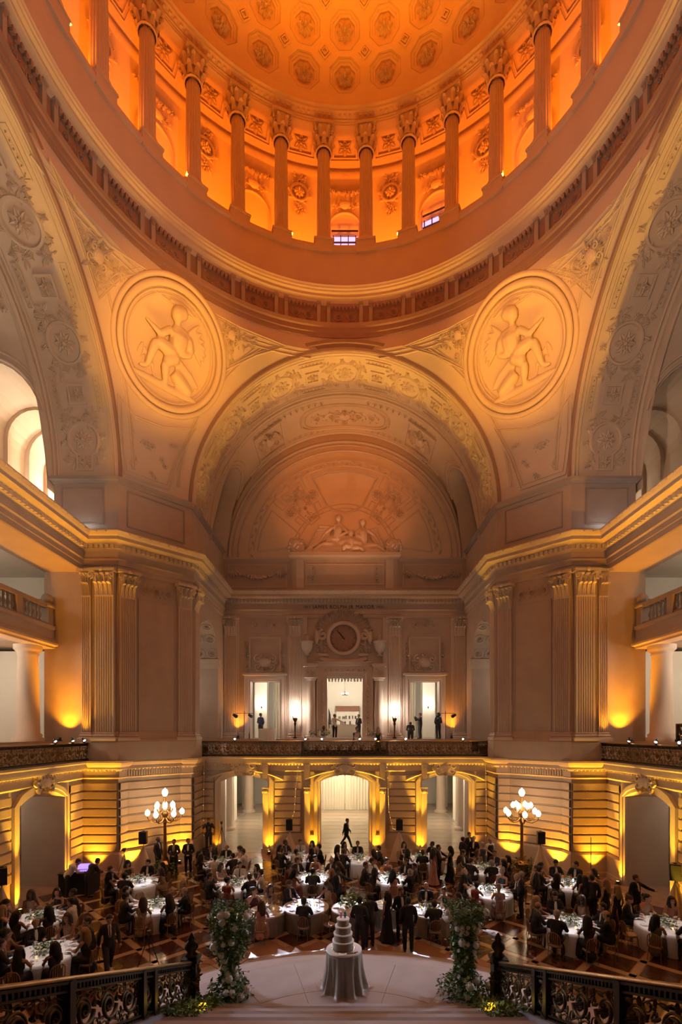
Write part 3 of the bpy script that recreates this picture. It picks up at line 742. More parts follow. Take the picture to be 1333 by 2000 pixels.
# ================================================================== vaults, pendentives, drum, dome
ZS = 20.5
def side_map(side):
    if side == 'far': return lambda t, d, z: (t, CY+d, z)
    if side == 'near': return lambda t, d, z: (-t, CY-d, z)
    if side == 'left': return lambda t, d, z: (-d, CY+t, z)
    return lambda t, d, z: (d, CY-t, z)
def cyl(side, r, a, d, zc=ZS):
    return Vector(side_map(side)(r*math.cos(a), d, zc+r*math.sin(a)))
def cyl_frame(side, r, a, d, h=0, spin=0):
    """frame on the soffit; x = along the arc, y = along d (away from the rotunda), z = towards the axis"""
    c = cyl(side, r-h, a, d); f = side_map(side); o = Vector(f(0, 0, 0))
    ez = Vector(f(-math.cos(a), 0, -math.sin(a)))-o+Vector((0, 0, 0)); ez.normalize()
    ex = Vector(f(-math.sin(a), 0, math.cos(a)))-o; ex.normalize()
    ey = ez.cross(ex)
    return frame(c, ex, ey, ez) @ rotz(spin)
def plane0(side): 
    f = side_map(side); o = Vector(f(0, 0, 0)); return f, o
MED = shared('medallion', lambda: (lambda m: (m.merge(rosette_mb(8, .5, .1)), m)[1])(wreath_mb(.78, .085, 20)), 'plaster')
SQ = shared('square_panel', lambda: frame_mb(.85, .85, .10, .09).merge(rosette_mb(4, .34, .1)), 'plaster')
RC = shared('bar_panel', lambda: frame_mb(1.55, .32, .05, .07).merge(rinceau_mb(1.35, .2, 6, 1, .012)), 'plaster')
ACA = [shared('acanthus_%d' % k, lambda k=k: acanthus_mb(k, 22, .8), 'plaster') for k in range(3)]
HD, HW, HZ = 17.0, 1.75, 23.5        # penetration centre depth, half width, springing height
for side in ('far', 'left', 'right', 'near'):
    f, o = plane0(side)
    lab = {'far': 'far', 'left': 'left', 'right': 'right', 'near': 'near'}[side]
    mb = MB(); NA = 48
    r1, r2 = A_, A_-.18
    mb.grid([[tuple(cyl(side, r1, PI*i/NA, d)) for i in range(NA+1)] for d in (B_, 13.3, 15.0)])
    mb.grid([[tuple(cyl(side, r, PI*i/NA, 15.0)) for i in range(NA+1)] for r in (r1, r2)])
    # inner vault with its penetrations
    ds = [15.0+.1*k for k in range(41)]
    cols = []
    for d in ds:
        e = (d-HD)/HW
        zt = HZ+HW*math.sqrt(1-e*e) if abs(e) < 1 else None
        a0 = math.asin((zt-ZS)/r2) if zt else 0
        cols.append([tuple(cyl(side, r2, a0+(PI-2*a0)*i/40, d)) for i in range(41)])
    mb.grid(cols)
    V = struct('ceiling_vault_'+lab, mb, 'plaster', '%s barrel vault with ornamented soffit beside the dome' % lab, True)
    # reveals of the penetrations and the cross vaults beyond
    if side != 'near':
        rv = MB()
        for s in (-1, 1):
            P = []
            arc = [(HD-HW, ZS-.6)]+[(HD-HW, ZS), (HD-HW, HZ)]+[(HD-HW*math.cos(PI*k/12), HZ+HW*math.sin(PI*k/12)) for k in range(1, 12)]+[(HD+HW, HZ), (HD+HW, ZS-.6)]
            for (d, z) in arc:
                t0 = math.sqrt(max(.01, r2*r2-max(0, z-ZS)**2)) if z > ZS else r2
                P.append([f(s*t0, d, z), f(s*10.4, d, z)])
            rv.grid(P)
            # ribs of the cross barrel
            for tt in (10.4, 12.2, 14.0):
                ring = [(d, z) for d, z in arc]
                G = []
                cz = HZ
                for (d, z) in ring:
                    e = Vector((d-HD, max(0, z-cz))); k = (1+.25/max(.5, e.length)) if z >= cz else 1
                    G.append([f(s*tt, HD+(d-HD)*.86, cz+(z-cz)*.9 if z > cz else z), f(s*(tt+.25), HD+(d-HD)*.86, cz+(z-cz)*.9 if z > cz else z), f(s*(tt+.25), d*1, z), f(s*tt, d, z)])
                rv.grid(G, closed_v=True)
            rv.grid([[f(s*10.4, d, z), f(s*15.5, d, z)] for d, z in arc])
            rv.add([f(s*15.5, HD-HW, ZS-.6), f(s*15.5, HD+HW, ZS-.6), f(s*15.5, HD+HW, HZ+HW), f(s*15.5, HD-HW, HZ+HW)], [(0, 1, 2, 3)])
        obj('cross_vault', rv, 'plaster', V, False)
        # raised archivolt round each penetration
        av = MB()
        for s in (-1, 1):
            for k_ in (1.08, 1.22):
                pts = []
                for q in range(0, 25):
                    a = PI*q/24; d = HD-HW*k_*math.cos(a); z = HZ+HW*k_*math.sin(a)
                    if d < 15.05 or d > 18.95: continue
                    t = math.sqrt(r2*r2-(z-ZS)**2); pts.append(f(s*(t-.03), d, z))
                if len(pts) > 2: av.tube(pts, .07, 5)
        obj('opening_moulding', av, 'plaster', V, True)
    if side == 'near': 
        continue
    # edge mouldings of the band
    eg = MB()
    for d, r, t in ((11.8, r1-.0, .07), (12.0, r1, .04), (14.75, r1, .06), (14.95, r1, .09), (15.25, r2, .06), (18.6, r2, .08), (18.85, r2, .1)):
        rngs = [(0, PI)] if d < 15.1 else ([(.0, PI)] if d > 18.9 else [(math.asin(.62), PI-math.asin(.62))])
        for (aa, ab) in rngs: eg.tube([tuple(cyl(side, r-.01, aa+(ab-aa)*i/40, d)) for i in range(41)], t, 5)
    tag(obj('vault_mouldings', eg, 'plaster', V, True))
    # ornament of the arch soffit
    vis = (lambda a: True)
    for j in range(-3, 4):
        a = PI/2+j*math.radians(26)
        link('medallion', MED, V, mtx=cyl_frame(side, r1, a, 13.35, .01))
        for q in range(4): link('acanthus_spray', ACA[q % 3], V, mtx=cyl_frame(side, r1, a+(.115 if q % 2 else -.115)*1.0, 13.35+(.55 if q < 2 else -.55), .01, q*1.3) @ Matrix.Scale(.62, 4))
    for j in range(-3, 3):
        a = PI/2+(j+.5)*math.radians(26)
        link('square_panel', SQ, V, mtx=cyl_frame(side, r1, a, 13.35, .01))
        for dd in (-1.05, 1.05): link('bar_panel', RC, V, mtx=cyl_frame(side, r1, a, 13.35+dd, .01))
    for a in (math.radians(5.0), math.radians(175)):
        link('square_panel', SQ, V, mtx=cyl_frame(side, r1, a, 13.35, .01))
    # inner vault: one big oval cartouche panel at the crown and panels down the flanks
    def on_vault(m_, a, d, r=r2):
        return m_.v and [tuple(cyl(side, r-z*1.7, a+x/r, d+y)) for x, y, z in m_.v]
    def bent(name, m_, a, d, key=None):
        q = MB(); q.v = on_vault(m_, a, d); q.f = m_.f; q.mi = m_.mi; return obj(name, q, 'plaster', V)
    ov = MB()
    for kx, t in ((1, .09), (.9, .05)):
        pts = []
        for i in range(48):
            b = 2*PI*i/48; x = 3.1*kx*math.copysign(abs(math.cos(b))**.6, math.cos(b)); y = 1.15*kx*math.copysign(abs(math.sin(b))**.7, math.sin(b)); pts.append((x, y, .02))
        ov.tube(pts, t, 5, closed=True)
    ov.merge(rinceau_mb(4.8, 1.7, 5, 2, .06)); ov.merge(cartouche_mb(1.6, 1.1), T(0, 0, .03))
    bent('oval_panel', ov, PI/2, 17.0)
    for s in (-1, 1):
        a = PI/2+s*math.radians(37)
        q = frame_mb(2.3, 2.7, .10, .08)
        for _ in range(1): 
            q.merge(acanthus_mb(4, 30, 1.0)); q.merge(cartouche_mb(1.5, 1.3), T(0, 0, .06))
        # finely split frame so that it bends
        bent('foliage_panel', q, a, 17.0)
        for dd in (-1.45, 1.5):
            bent('border_strip', rinceau_mb(2.4, .34, 6, 3, .02), a, 17.0+dd)
    for s in (-.5, .5):
        bent('border_strip', rinceau_mb(3.0, .34, 7, 3, .02), PI/2+s*.66, 15.55); bent('border_strip', rinceau_mb(3.0, .34, 7, 4, .02), PI/2+s*.66, 18.35)
    # archivolt on the rotunda face of the arch
    G = []
    for i in range(NA+1):
        a = PI*i/NA; row = []
        for rr, dd in ((8.80, 11.68), (8.80, 11.56), (8.92, 11.52), (8.95, 11.56), (9.12, 11.54), (9.16, 11.46), (9.34, 11.44), (9.40, 11.54), (9.46, 11.58)):
            # follow the pendentive where it is hollow
            z = ZS+rr*math.sin(a); x = rr*math.cos(a); 
            row.append(f(x, dd, z))
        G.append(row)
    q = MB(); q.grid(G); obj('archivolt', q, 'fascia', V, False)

# ---- pendentives: part of a sphere through the arch springings
RS = math.sqrt(A_*A_+B_*B_)
def sph(az, z, h=0):
    r = math.sqrt(max(0, (RS-h)**2-(z-ZS)**2)); return Vector((r*math.sin(az), CY+r*math.cos(az), z))
PEN = {}
for sx, nm in ((-1, 'left'), (1, 'right')):
    mb = MB(); G = []
    for i in range(33):
        z = ZS+8.8*math.sin(PI/2*i/32); a = math.sqrt(max(0, 77.44-(z-ZS)**2))
        al = math.atan2(a, B_); row = []
        for j in range(25):
            az = al+(PI/2-2*al)*j/24; p = sph(az*sx, z)
            k = .0
            row.append(tuple(p))
        G.append(row)
    mb.grid(G); PEN[sx] = struct('ceiling_pendentive_'+nm, mb, 'plaster', '%s pendentive with a figure roundel under the drum' % nm, True)
    mb2 = MB()
# near pendentives (plain, behind the camera)
mb = MB()
for q in (3*PI/4, 5*PI/4):
    G = []
    for i in range(13):
        z = ZS+8.8*math.sin(PI/2*i/12); a = math.sqrt(max(0, 77.44-(z-ZS)**2)); al = math.atan2(a, B_)
        G.append([tuple(sph(q-PI/4+al+(PI/2-2*al)*j/8, z)) for j in range(9)])
    mb.grid(G)
struct('ceiling_pendentive_near', mb, 'plaster', 'plain pendentives behind the photographer', True)
def pmap(sx, az, z0):
    """(u right, v up, h into the room) on the sphere about (az, z0)"""
    n = (sph(az*sx, z0)-Vector((0, CY, ZS))).normalized()
    e1 = Vector((n.y, -n.x, 0)).normalized(); e2 = e1.cross(n)
    if e2.z < 0: e2 = -e2
    def m_(u, v, h=0):
        d = (n+e1*(u/RS)+e2*(v/RS)).normalized(); return tuple(Vector((0, CY, ZS))+d*(RS-h))
    return m_
def figure_relief(seed, flip):
    """a seated, draped figure in relief, from joined tapered limbs, in the u-v plane"""
    g = random.Random(seed); c = []
    S = lambda a, b, r0, r1: c.append((a, b, r0, r1))
    S((.06, .78, .08), (.0, .90, .12), .12, .12)
    S((.16, .62, .10), (.18, .02, .10), .34, .30); S((-.10, .60, .12), (.42, .64, .08), .17, .17)           # torso, shoulders
    S((-.14, .58, .18), (-.48, .24, .26), .14, .11); S((-.48, .24, .26), (-.86, .40, .18), .11, .07); S((-.86, .40, .18), (-1.0, .46, .16), .07, .05)
    S((.46, .60, .12), (.66, .16, .18), .14, .11); S((.66, .16, .18), (.30, -.06, .26), .11, .07)
    S((.10, -.06, .14), (-.58, .02, .26), .26, .18); S((-.58, .02, .26), (-.72, -.82, .14), .17, .09); S((-.72, -.82, .14), (-.98, -.90, .10), .09, .06)
    S((.20, -.10, .12), (-.18, -.46, .26), .25, .18); S((-.18, -.46, .26), (-.02, -1.10, .12), .17, .09)
    for k in range(8):
        x0 = .22+.10*k; S((x0*.8, .0-.05*k, .06), (x0+.22+g.uniform(-.06, .06), -1.1+.05*k, .05), .07, .06)
    for k in range(7):
        t = k/6; S((.45+.1*t, .70-.1*t, .06), (.75+.45*math.sin(t*2.2), 1.15-1.15*t, .04), .09, .05)
    S((-.35, 1.32, .02), (.15, 1.40, .03), .07, .07); S((.15, 1.40, .03), (.62, 1.22, .02), .07, .05)
    for k in range(5): S((-.9+.1*k, -.2-.1*k, .02), (-1.05+.15*k, -.55-.1*k, .02), .06, .04)
    S((-1.1, -1.12, 0), (1.15, -1.16, 0), .13, .15); S((.2, -.6, .02), (.9, -1.0, .02), .25, .2)
    mb = MB()
    for a, b, r0, r1 in c:
        a = Vector(a); b = Vector(b); n = 6
        if flip: a.x *= -1; b.x *= -1
        mb.tube([a+(b-a)*i/n for i in range(n+1)], [(r0+(r1-r0)*i/n)*(1-.35*(abs(2*i/n-1)**4)) for i in range(n+1)], 8)
    fx = -1 if flip else 1
    mb.sphere((-.06*fx, 1.06, .2), (.21, .25, .2), 14, 10); mb.sphere((.06*fx, 1.14, .16), (.24, .22, .2), 12, 8)
    return mb
def ray_sphere(px, py, h=0):
    """point of the pendentive sphere seen at that place, to lay out its panels"""
    d = Vector(((px-674)/FPX, 1, (1430-py)/FPX)); o = Vector((0, 0, CAMZ))-Vector((0, CY, ZS)); R = RS-h
    A = d.dot(d); B = 2*o.dot(d); C = o.dot(o)-R*R; t = (-B+math.sqrt(B*B-4*A*C))/(2*A); return Vector((0, 0, CAMZ))+d*t
def remesh(mb, voxel, smooth=2, name='tmp', mats=('plaster',)):
    me = mb.mesh(name, list(mats)); o = D.objects.new(name, me); COL.objects.link(o)
    m_ = o.modifiers.new('r', 'REMESH'); m_.mode = 'VOXEL'; m_.voxel_size = voxel; m_.use_smooth_shade = True
    if smooth: s = o.modifiers.new('s', 'SMOOTH'); s.iterations = smooth; s.factor = .5
    dg = bpy.context.evaluated_depsgraph_get(); e = o.evaluated_get(dg)
    out = D.meshes.new_from_object(e); out.name = name
    D.objects.remove(o); D.meshes.remove(me)
    out.materials.clear()
    for q in mats: out.materials.append(M[q])
    return out
def warp_mesh(me, f):
    n = len(me.vertices); co = np.empty(n*3); me.vertices.foreach_get('co', co); co = co.reshape(-1, 3)
    out = np.array([f(*p) for p in co]); me.vertices.foreach_set('co', out.ravel()); me.update(); return me
for sx in (-1, 1):
    pm = pmap(sx, PI/4, 27.35); P = PEN[sx]
    for nm, R, t, h in (('roundel_moulding', 2.98, .13, .06), ('roundel_moulding', 2.66, .17, .10), ('roundel_bead', 2.38, .06, .05), ('roundel_bead', 2.22, .04, .03)):
        q = MB(); q.tube([pm(R*math.cos(2*PI*i/64), R*math.sin(2*PI*i/64), h) for i in range(64)], t, 8, closed=True); obj(nm, q, 'plaster', P, True)
    fr = figure_relief(5 if sx < 0 else 9, sx > 0)
    me = remesh(fr, .045, 1, 'figure_relief'); warp_mesh(me, lambda u, v, h: pm(u*1.55, v*1.5, h*1.5+.02))
    link('figure_relief', me, P)
    # triangular panels beside and below the roundel
    for key, tri, spots_ in ((1, [(418, 612), (470, 640), (560, 676), (500, 694), (443, 722), (440, 668)], [(452, 655, .8), (447, 690, .6), (490, 668, .55), (470, 662, .7)]),
                       (2, [(95, 310), (150, 405), (215, 480), (288, 528), (232, 545), (192, 584), (165, 500), (130, 400)], [(190, 500, 1.0), (205, 530, .8), (170, 455, .7), (145, 405, .45), (235, 527, .6), (193, 552, .6)])):
        q = MB(); pts = [ray_sphere(674+sx*(674-x), y, .02) for x, y in tri]
        for k_, t_ in ((1, .06), (.86, .035)):
            c0 = sum(pts, Vector((0, 0, 0)))/len(pts); q.tube([c0+(p-c0)*k_ for p in pts], t_, 5, closed=True)
        for n_, (x, y, sc) in enumerate(spots_):
            p = ray_sphere(674+sx*(674-x), y, .02); ez = (Vector((0, CY, ZS))-p).normalized(); ex = Vector((ez.y, -ez.x, 0)).normalized(); 
            q.merge(acanthus_mb(key*5+n_, 20, .8), frame(p, ex, ez.cross(ex), ez) @ Matrix.Scale(sc, 4))
            if n_ == 0: q.merge(cartouche_mb(1.0, .9), frame(p+ez*.12, ex, ez.cross(ex), ez) @ Matrix.Scale(sc, 4))
        obj('spandrel_foliage', q, 'plaster', P)
    # border mouldings that follow arches and ring
    bd = MB()
    for off, t in ((.35, .05), (.50, .03)):
        for s in (0, 1):
            pts = []
            for i in range(40):
                a = PI/2*(i+1)/41; rr = A_+.62+off; z = ZS+rr*math.sin(a); x = rr*math.cos(a)
                if z > 28.9 or z < ZS+.5: continue
                az = math.atan2(x, B_-.05); 
                az = az if s == 0 else PI/2-az
                if (s == 0 and az < PI/4) or (s == 1 and az > PI/4): pts.append(tuple(sph(az*sx, z, .02)))
            if len(pts) > 3: bd.tube(pts, t, 5)
    for zz, t in ((28.95, .05), (29.12, .03)):
        pts = [tuple(sph(sx*(PI/4+(j/30-.5)*2*.62), zz, .02)) for j in range(31)]; bd.tube(pts, t, 5)
    obj('border_mouldings', bd, 'plaster', P, True)
    # lower panel
    q = MB(); tri = [(231, 770), (262, 812), (318, 834), (382, 838), (352, 895), (330, 956), (243, 926), (234, 850)]
    pts = [ray_sphere(674+sx*(674-x), y, .02) for x, y in tri]; c0 = sum(pts, Vector((0, 0, 0)))/len(pts)
    for k_, t_ in ((1, .06), (.9, .035)): q.tube([c0+(p-c0)*k_ for p in pts], t_, 5, closed=True)
    for n_, (x, y, sc) in enumerate(((290, 870, .7), (262, 900, .55), (320, 905, .5), (340, 870, .45), (256, 845, .45), (300, 930, .45))):
        p = ray_sphere(674+sx*(674-x), y, .02); ez = (Vector((0, CY, ZS))-p).normalized(); ex = Vector((ez.y, -ez.x, 0)).normalized()
        q.merge(rinceau_mb(1.6, .8, 2, n_, .05).merge(acanthus_mb(n_, 12, .4)), frame(p, ex, ez.cross(ex), ez) @ rotz(n_*1.1) @ Matrix.Scale(sc*.8, 4))
    obj('lower_panel', q, 'plaster', P)

# ---- drum: band, architrave, frieze with paired consoles, lip
prof = [(11.67, 29.27), (11.67, 30.0), (11.60, 30.0), (11.60, 30.22), (11.54, 30.25), (11.54, 30.5), (11.46, 30.55), (11.42, 30.72), (11.66, 30.76), (11.66, 31.9)]
mb = MB(); mb.lathe([(r, z) for r, z in prof[:2]], (0, CY, 0), 120)
DR = struct('wall_drum', mb, 'plaster', 'circular drum under the dome with frieze, lip and colonnade', True)
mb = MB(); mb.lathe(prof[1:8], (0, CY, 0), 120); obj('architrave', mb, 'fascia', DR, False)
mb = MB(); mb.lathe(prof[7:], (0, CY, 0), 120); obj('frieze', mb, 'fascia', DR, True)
mb = MB(); mb.lathe([(11.66, 31.85), (11.5, 31.9), (11.5, 32.0), (11.3, 32.06), (11.3, 32.2), (11.18, 32.24), (11.16, 32.32), (11.10, 32.36), (11.08, 32.44), (11.04, 32.5), (11.6, 32.55), (11.62, 32.6)], (0, CY, 0), 120); obj('lip_cornice', mb, 'plaster', DR, False)
cs = MB(); cs.box(-.10, .10, -.13, 0, -.95, .1); cs.box(-.13, .13, -.20, 0, .1, .2)
csm = cs.mesh('console', 'stone_dk')
dd = MB(); dent = MB()
vis30 = [k for k in range(30)]
for k in vis30:
    a = 2*PI*(k+.5)/30
    if math.cos(a) > -.3:
        for s in (-1, 1):
            b = a+s*.0245; link('console', csm, DR, mtx=T(11.64*math.sin(b), CY+11.64*math.cos(b), 31.72) @ rotz(-b))
    for j in range(9):
        b = a+(j+1.2)*(2*PI/30)/11.4; q = MB(); q.box(-.06, .06, -.14, 0, 31.62, 31.84); dent.merge(q, T(11.62*math.sin(b), CY+11.62*math.cos(b), 0) @ rotz(-b))
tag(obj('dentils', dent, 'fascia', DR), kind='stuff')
scm = shared('frieze_scroll', lambda: rinceau_mb(1.5, .7, 2, 4, .03), 'fascia')
for k in range(30):
    a = 2*PI*k/30
    if math.cos(a) > -.1: link('frieze_scroll', scm, DR, mtx=T(11.64*math.sin(a), CY+11.64*math.cos(a), 31.25) @ rotz(-a) @ Matrix.Rotation(PI/2, 4, 'X'))
# parapet that carries the columns
mb = MB(); mb.lathe([(11.62, 32.55), (11.22, 32.6), (11.22, 34.5), (11.12, 34.55), (11.12, 34.75), (11.2, 34.8)], (0, CY, 0), 120); mb.lathe([(11.2, 34.8), (11.2, 34.92), (12.0, 34.92), (12.0, 34.62), (13.4, 34.62)], (0, CY, 0), 90)
obj('parapet', mb, 'stone_lt', DR, False)
pd = MB(); pd.box(-.52, .52, -.12, .85, 34.45, 35.15); pd.box(-.57, .57, -.16, .9, 35.1, 35.2)
pdm = pd.mesh('column_pedestal', 'stone_lt')
fc = MB(); nfl = 20; ring = []
for k in range(nfl):
    for t, r in ((0, 1.), (.3, .93), (.5, .90), (.7, .93)):
        b = 2*PI*(k+t)/nfl; ring.append((math.cos(b)*r, math.sin(b)*r))
fc.grid([[(x*.40*s, y*.40*s, z) for z, s in ((35.5, 1), (37.5, .97), (40.4, .86))] for x, y in ring], closed_u=True)
colm = fc.mesh('column', 'stone_lt')
cb = MB(); cb.lathe([(.54, 35.2), (.54, 35.3), (.47, 35.33), (.49, 35.42), (.42, 35.48), (.42, 35.52)], (0, 0, 0), 16); basm = cb.mesh('base', 'stone_lt', True)
cc = MB(); cc.lathe([(.34, 40.4), (.40, 40.43), (.35, 40.48), (.36, 40.9), (.46, 41.3)], (0, 0, 0), 14)
for row, (z, n, L, w_) in enumerate(((40.48, 8, .42, .26), (40.75, 8, .45, .26))):
    for j in range(n):
        b = 2*PI*(j+row*.5)/n
        P = []
        for i in range(5):
            t = i/4; rr = .37+.06*row+.16*t**2.2; zz = z+L*t-(.06 if i == 4 else 0); w2 = w_*(.5-.22*t)
            P.append([(rr-.02, -w2, zz), (rr+.03, 0, zz), (rr-.02, w2, zz)])
        cc.merge((lambda m: m.grid(P))(MB()), rotz(b))
for j in range(4):
    b = PI/4+j*PI/2; cc.merge((lambda m: m.tube([(.42+p[0]*1.0, 0, 41.12+p[1]) for p in spiral(.15, .04, 1.3, 10, .1, 0, -PI/2, -1)], .045, 5))(MB()), rotz(b))
cc.box(-.48, .48, -.48, .48, 41.32, 41.45); capm = cc.mesh('capital', 'stone_lt')
for k in range(30):
    a = 2*PI*(k+.5)/30
    if math.cos(a) < -.75: continue
    m_ = T(11.6*math.sin(a), CY+11.6*math.cos(a), 0) @ rotz(-a)
    link('column_pedestal', pdm, DR, mtx=T(11.22*math.sin(a), CY+11.22*math.cos(a), 0) @ rotz(-a))
    c = link('column', colm, DR, mtx=m_); link('base', basm, c); link('capital', capm, c, loc=(0, 0, 40.4*(1-1.28)), scale=(1.22, 1.22, 1.28))
# outer drum wall with arched windows, festoons and medallions
RO = 13.2
mb = MB(); NB = 180
mb.lathe([(RO, 34.6), (RO, 40.85), (RO-.1, 40.9), (RO-.22, 41.05), (RO-.22, 41.25), (RO-.1, 41.3)], (0, CY, 0), 120)
mb.lathe([(RO-.1, 41.3), (11.6, 42.35), (11.3, 42.4)], (0, CY, 0), 120)
OW = struct('wall_drum_outer', mb, 'plaster', 'outer drum wall behind the columns, washed in orange light', True)
arm = MB(); arm.tube([(.0+1.0*math.cos(PI*i/14), 0, 38.3+1.0*math.sin(PI*i/14)-.45) for i in range(15)], .07, 6); arm.tube([(-1.0, 0, 35.5), (-1.0, 0, 37.85)], .07, 6); arm.tube([(1.0, 0, 35.5), (1.0, 0, 37.85)], .07, 6)
nich = MB(); nich.grid([[(.95*math.cos(PI*i/14), .0+.55*math.sin(PI*j/6*.5)*0, 38.3+.95*math.sin(PI*i/14)*1.0) for j in range(2)] for i in range(15)])
armm = arm.mesh('window_arch', 'plaster', True)
fst = MB(); fst.merge(swag_mb(1.9, .35, .13, 14, 2), frame((0, -.05, 40.2), (1, 0, 0), (0, 0, 1), (0, -1, 0))); fst.sphere((0, -.2, 39.15), (.32, .15, .25), 10, 6)
for s in (-1, 1): fst.merge(acanthus_mb(1, 10, .4), frame((s*.5, -.05, 39.15), (1, 0, 0), (0, 0, 1), (0, -1, 0)))
fstm = fst.mesh('festoon', 'plaster')
mdm = shared('drum_medallion', lambda: wreath_mb(.5, .08, 16).merge(acanthus_mb(3, 12, .45)).merge(rosette_mb(8, .3, .15)).merge(acanthus_mb(5, 16, .5), T(0, -.95, 0)).merge(acanthus_mb(6, 10, .5), T(0, .75, 0)), 'plaster')
fw = MB(); fw.box(-.8, .8, -.10, 0, 35.6, 37.3); 
for q in range(3): fw.box(-.8, .8, -.16, -.1, 36.2+.7*q, 36.26+.7*q, 1)
for q in range(4): fw.box(-.72+.45*q, -.67+.45*q, -.17, -.1, 35.6, 37.33, 1)
fwm = fw.mesh('drum_window', ['skypane', 'bronze'])
for k in range(30):
    a = 2*PI*k/30
    if math.cos(a) < -.2: continue
    B = T((RO-.04)*math.sin(a), CY+(RO-.04)*math.cos(a), 0) @ rotz(-a)
    if k % 2 == 0:
        link('window_arch', armm, OW, mtx=B); link('festoon', fstm, OW, mtx=B)
        if k in (0, 2): link('window_glazing', fwm, OW, mtx=B)
    else:
        link('drum_medallion', mdm, OW, mtx=B @ T(0, 0, 39.75) @ Matrix.Rotation(PI/2, 4, 'X'))
    # coffer with flower on the little vault above
    c_ = Vector((12.35*math.sin(a), CY+12.35*math.cos(a), 41.82)); nz = Vector((-math.sin(a)*.575, -math.cos(a)*.575, -.82)).normalized(); ex = Vector((math.cos(a), -math.sin(a), 0)); ey = nz.cross(ex)
    key = shared('flower_coffer', lambda: frame_mb(1.9, 1.2, .12, .10).merge(frame_mb(1.4, .85, .06, .14)).merge(rosette_mb(6, .42, .14)), 'plaster')
    link('flower_coffer', key, OW, mtx=frame(c_, ex, ey, nz))
# dome entablature, dome shell and coffers
RD, ZD = 10.9, 42.35
mb = MB(); mb.lathe([(11.95, 41.95), (11.95, 41.76), (11.28, 41.76), (11.28, 41.84), (11.24, 41.86), (11.24, 41.93), (11.18, 41.96), (11.2, 42.0), (11.2, 42.03), (11.16, 42.05), (11.1, 42.12), (11.02, 42.17), (10.96, 42.2), (10.95, 42.3), (10.85, 42.36), (10.9, 42.4)], (0, CY, 0), 120)
DM = MB(); DM.lathe([(RD*math.cos(math.radians(f_)), ZD+RD*math.sin(math.radians(f_))) for f_ in (0, 1.5, 3.2)], (0, CY, 0), 120)
DM.lathe([(RD*math.cos(math.radians(f_)), ZD+RD*math.sin(math.radians(f_))) for f_ in (50.5, 55, 60, 65, 70, 75, 80, 85, 90)], (0, CY, 0), 120)
def dpt(a, f_, h=0): r = RD+h; return (r*math.cos(f_)*math.sin(a), CY+r*math.cos(f_)*math.cos(a), ZD+r*math.sin(f_))
ROWS = [(3.2, 13.4, 1), (13.4, 23.6, .96), (23.6, 33.3, .9), (33.3, 42.3, .8), (42.3, 50.5, .7)]
for (fa, fb, sc) in ROWS:
    fa, fb = math.radians(fa), math.radians(fb); fc_ = (fa+fb)/2; ha = PI/30; hf = (fb-fa)/2
    for k in range(30):
        a0 = 2*PI*k/30; G = []
        for j in range(16):
            t = 2*PI*j/16; q_ = max(abs(math.cos(t)), abs(math.sin(t))); ru, rv = math.cos(t)/q_, math.sin(t)/q_
            row = [dpt(a0+ru*ha, fc_+rv*hf)]
            po = 1/math.cos(((t+PI/8) % (PI/4))-PI/8)
            for R_, dp in ((.86, 0), (.84, .05), (.70, .05), (.68, .11), (.57, .11), (.55, .20), (0, .20)):
                u, v = R_*sc*po*math.cos(t), R_*sc*po*math.sin(t); row.append(dpt(a0+u/(RD*math.cos(fc_)), fc_+v/RD, dp*sc))
            G.append(row)
        DM.grid(G, closed_u=True)
DOME = struct('ceiling_dome', DM, 'plaster', 'coffered dome with rosettes glowing orange', False)
obj('dome_cornice', mb, 'plaster', DOME, False)
dn2 = MB()
for k in range(240):
    b = 2*PI*k/240
    if math.cos(b) < -.3: continue
    q = MB(); q.box(-.07, .07, -.10, .05, 42.05, 42.16); dn2.merge(q, T(11.14*math.sin(b), CY+11.14*math.cos(b), 0) @ rotz(-b))
tag(obj('dentils', dn2, 'plaster', DOME), kind='stuff')
def octf(r0, r1, h):
    ring = [(math.cos(PI/8+PI/4*k), math.sin(PI/8+PI/4*k)) for k in range(8)]
    q = MB(); q.grid([[(x*rr, y*rr, hh) for rr, hh in ((r0, 0), (r0-.03, h), (r1+.03, h), (r1, 0))] for x, y in ring], closed_u=True); return q
cof = shared('coffer', lambda: octf(.92, .87, .025), 'plaster')
ros = shared('rosette', lambda: rosette_mb(8, .47, .16), 'plaster')
dia = shared('diamond_coffer', lambda: (lambda m: m.merge(frame_mb(.5, .5, .07, .06), rotz(PI/4)).merge(frame_mb(.28, .28, .05, .09), rotz(PI/4)))(MB()), 'plaster')
def dome_frame(a, f_, h=.01):
    d = Vector((math.cos(f_)*math.sin(a), math.cos(f_)*math.cos(a), math.sin(f_))); c_ = Vector((0, CY, ZD))+d*(RD-h)
    ex = Vector((math.cos(a), -math.sin(a), 0)); return frame(c_, ex, (-d).cross(ex), -d)
for row, (f_, sc) in enumerate(((8.3, 1), (18.6, .96), (28.6, .90), (38, .80), (46.5, .7))):
    for k in range(30):
        a = 2*PI*k/30
        if math.cos(a) < (.0 if row < 3 else -.2): continue
        c = link('coffer', cof, DOME, mtx=dome_frame(a, math.radians(f_)) @ Matrix.Scale(sc, 4)); link('rosette', ros, c, loc=(0, 0, -.19))
    for k in range(30):
        a = 2*PI*(k+.5)/30
        if math.cos(a) < (.0 if row < 3 else -.2): continue
        link('diamond_coffer', dia, DOME, mtx=dome_frame(a, math.radians(f_+5.2)) @ Matrix.Scale(sc, 4))

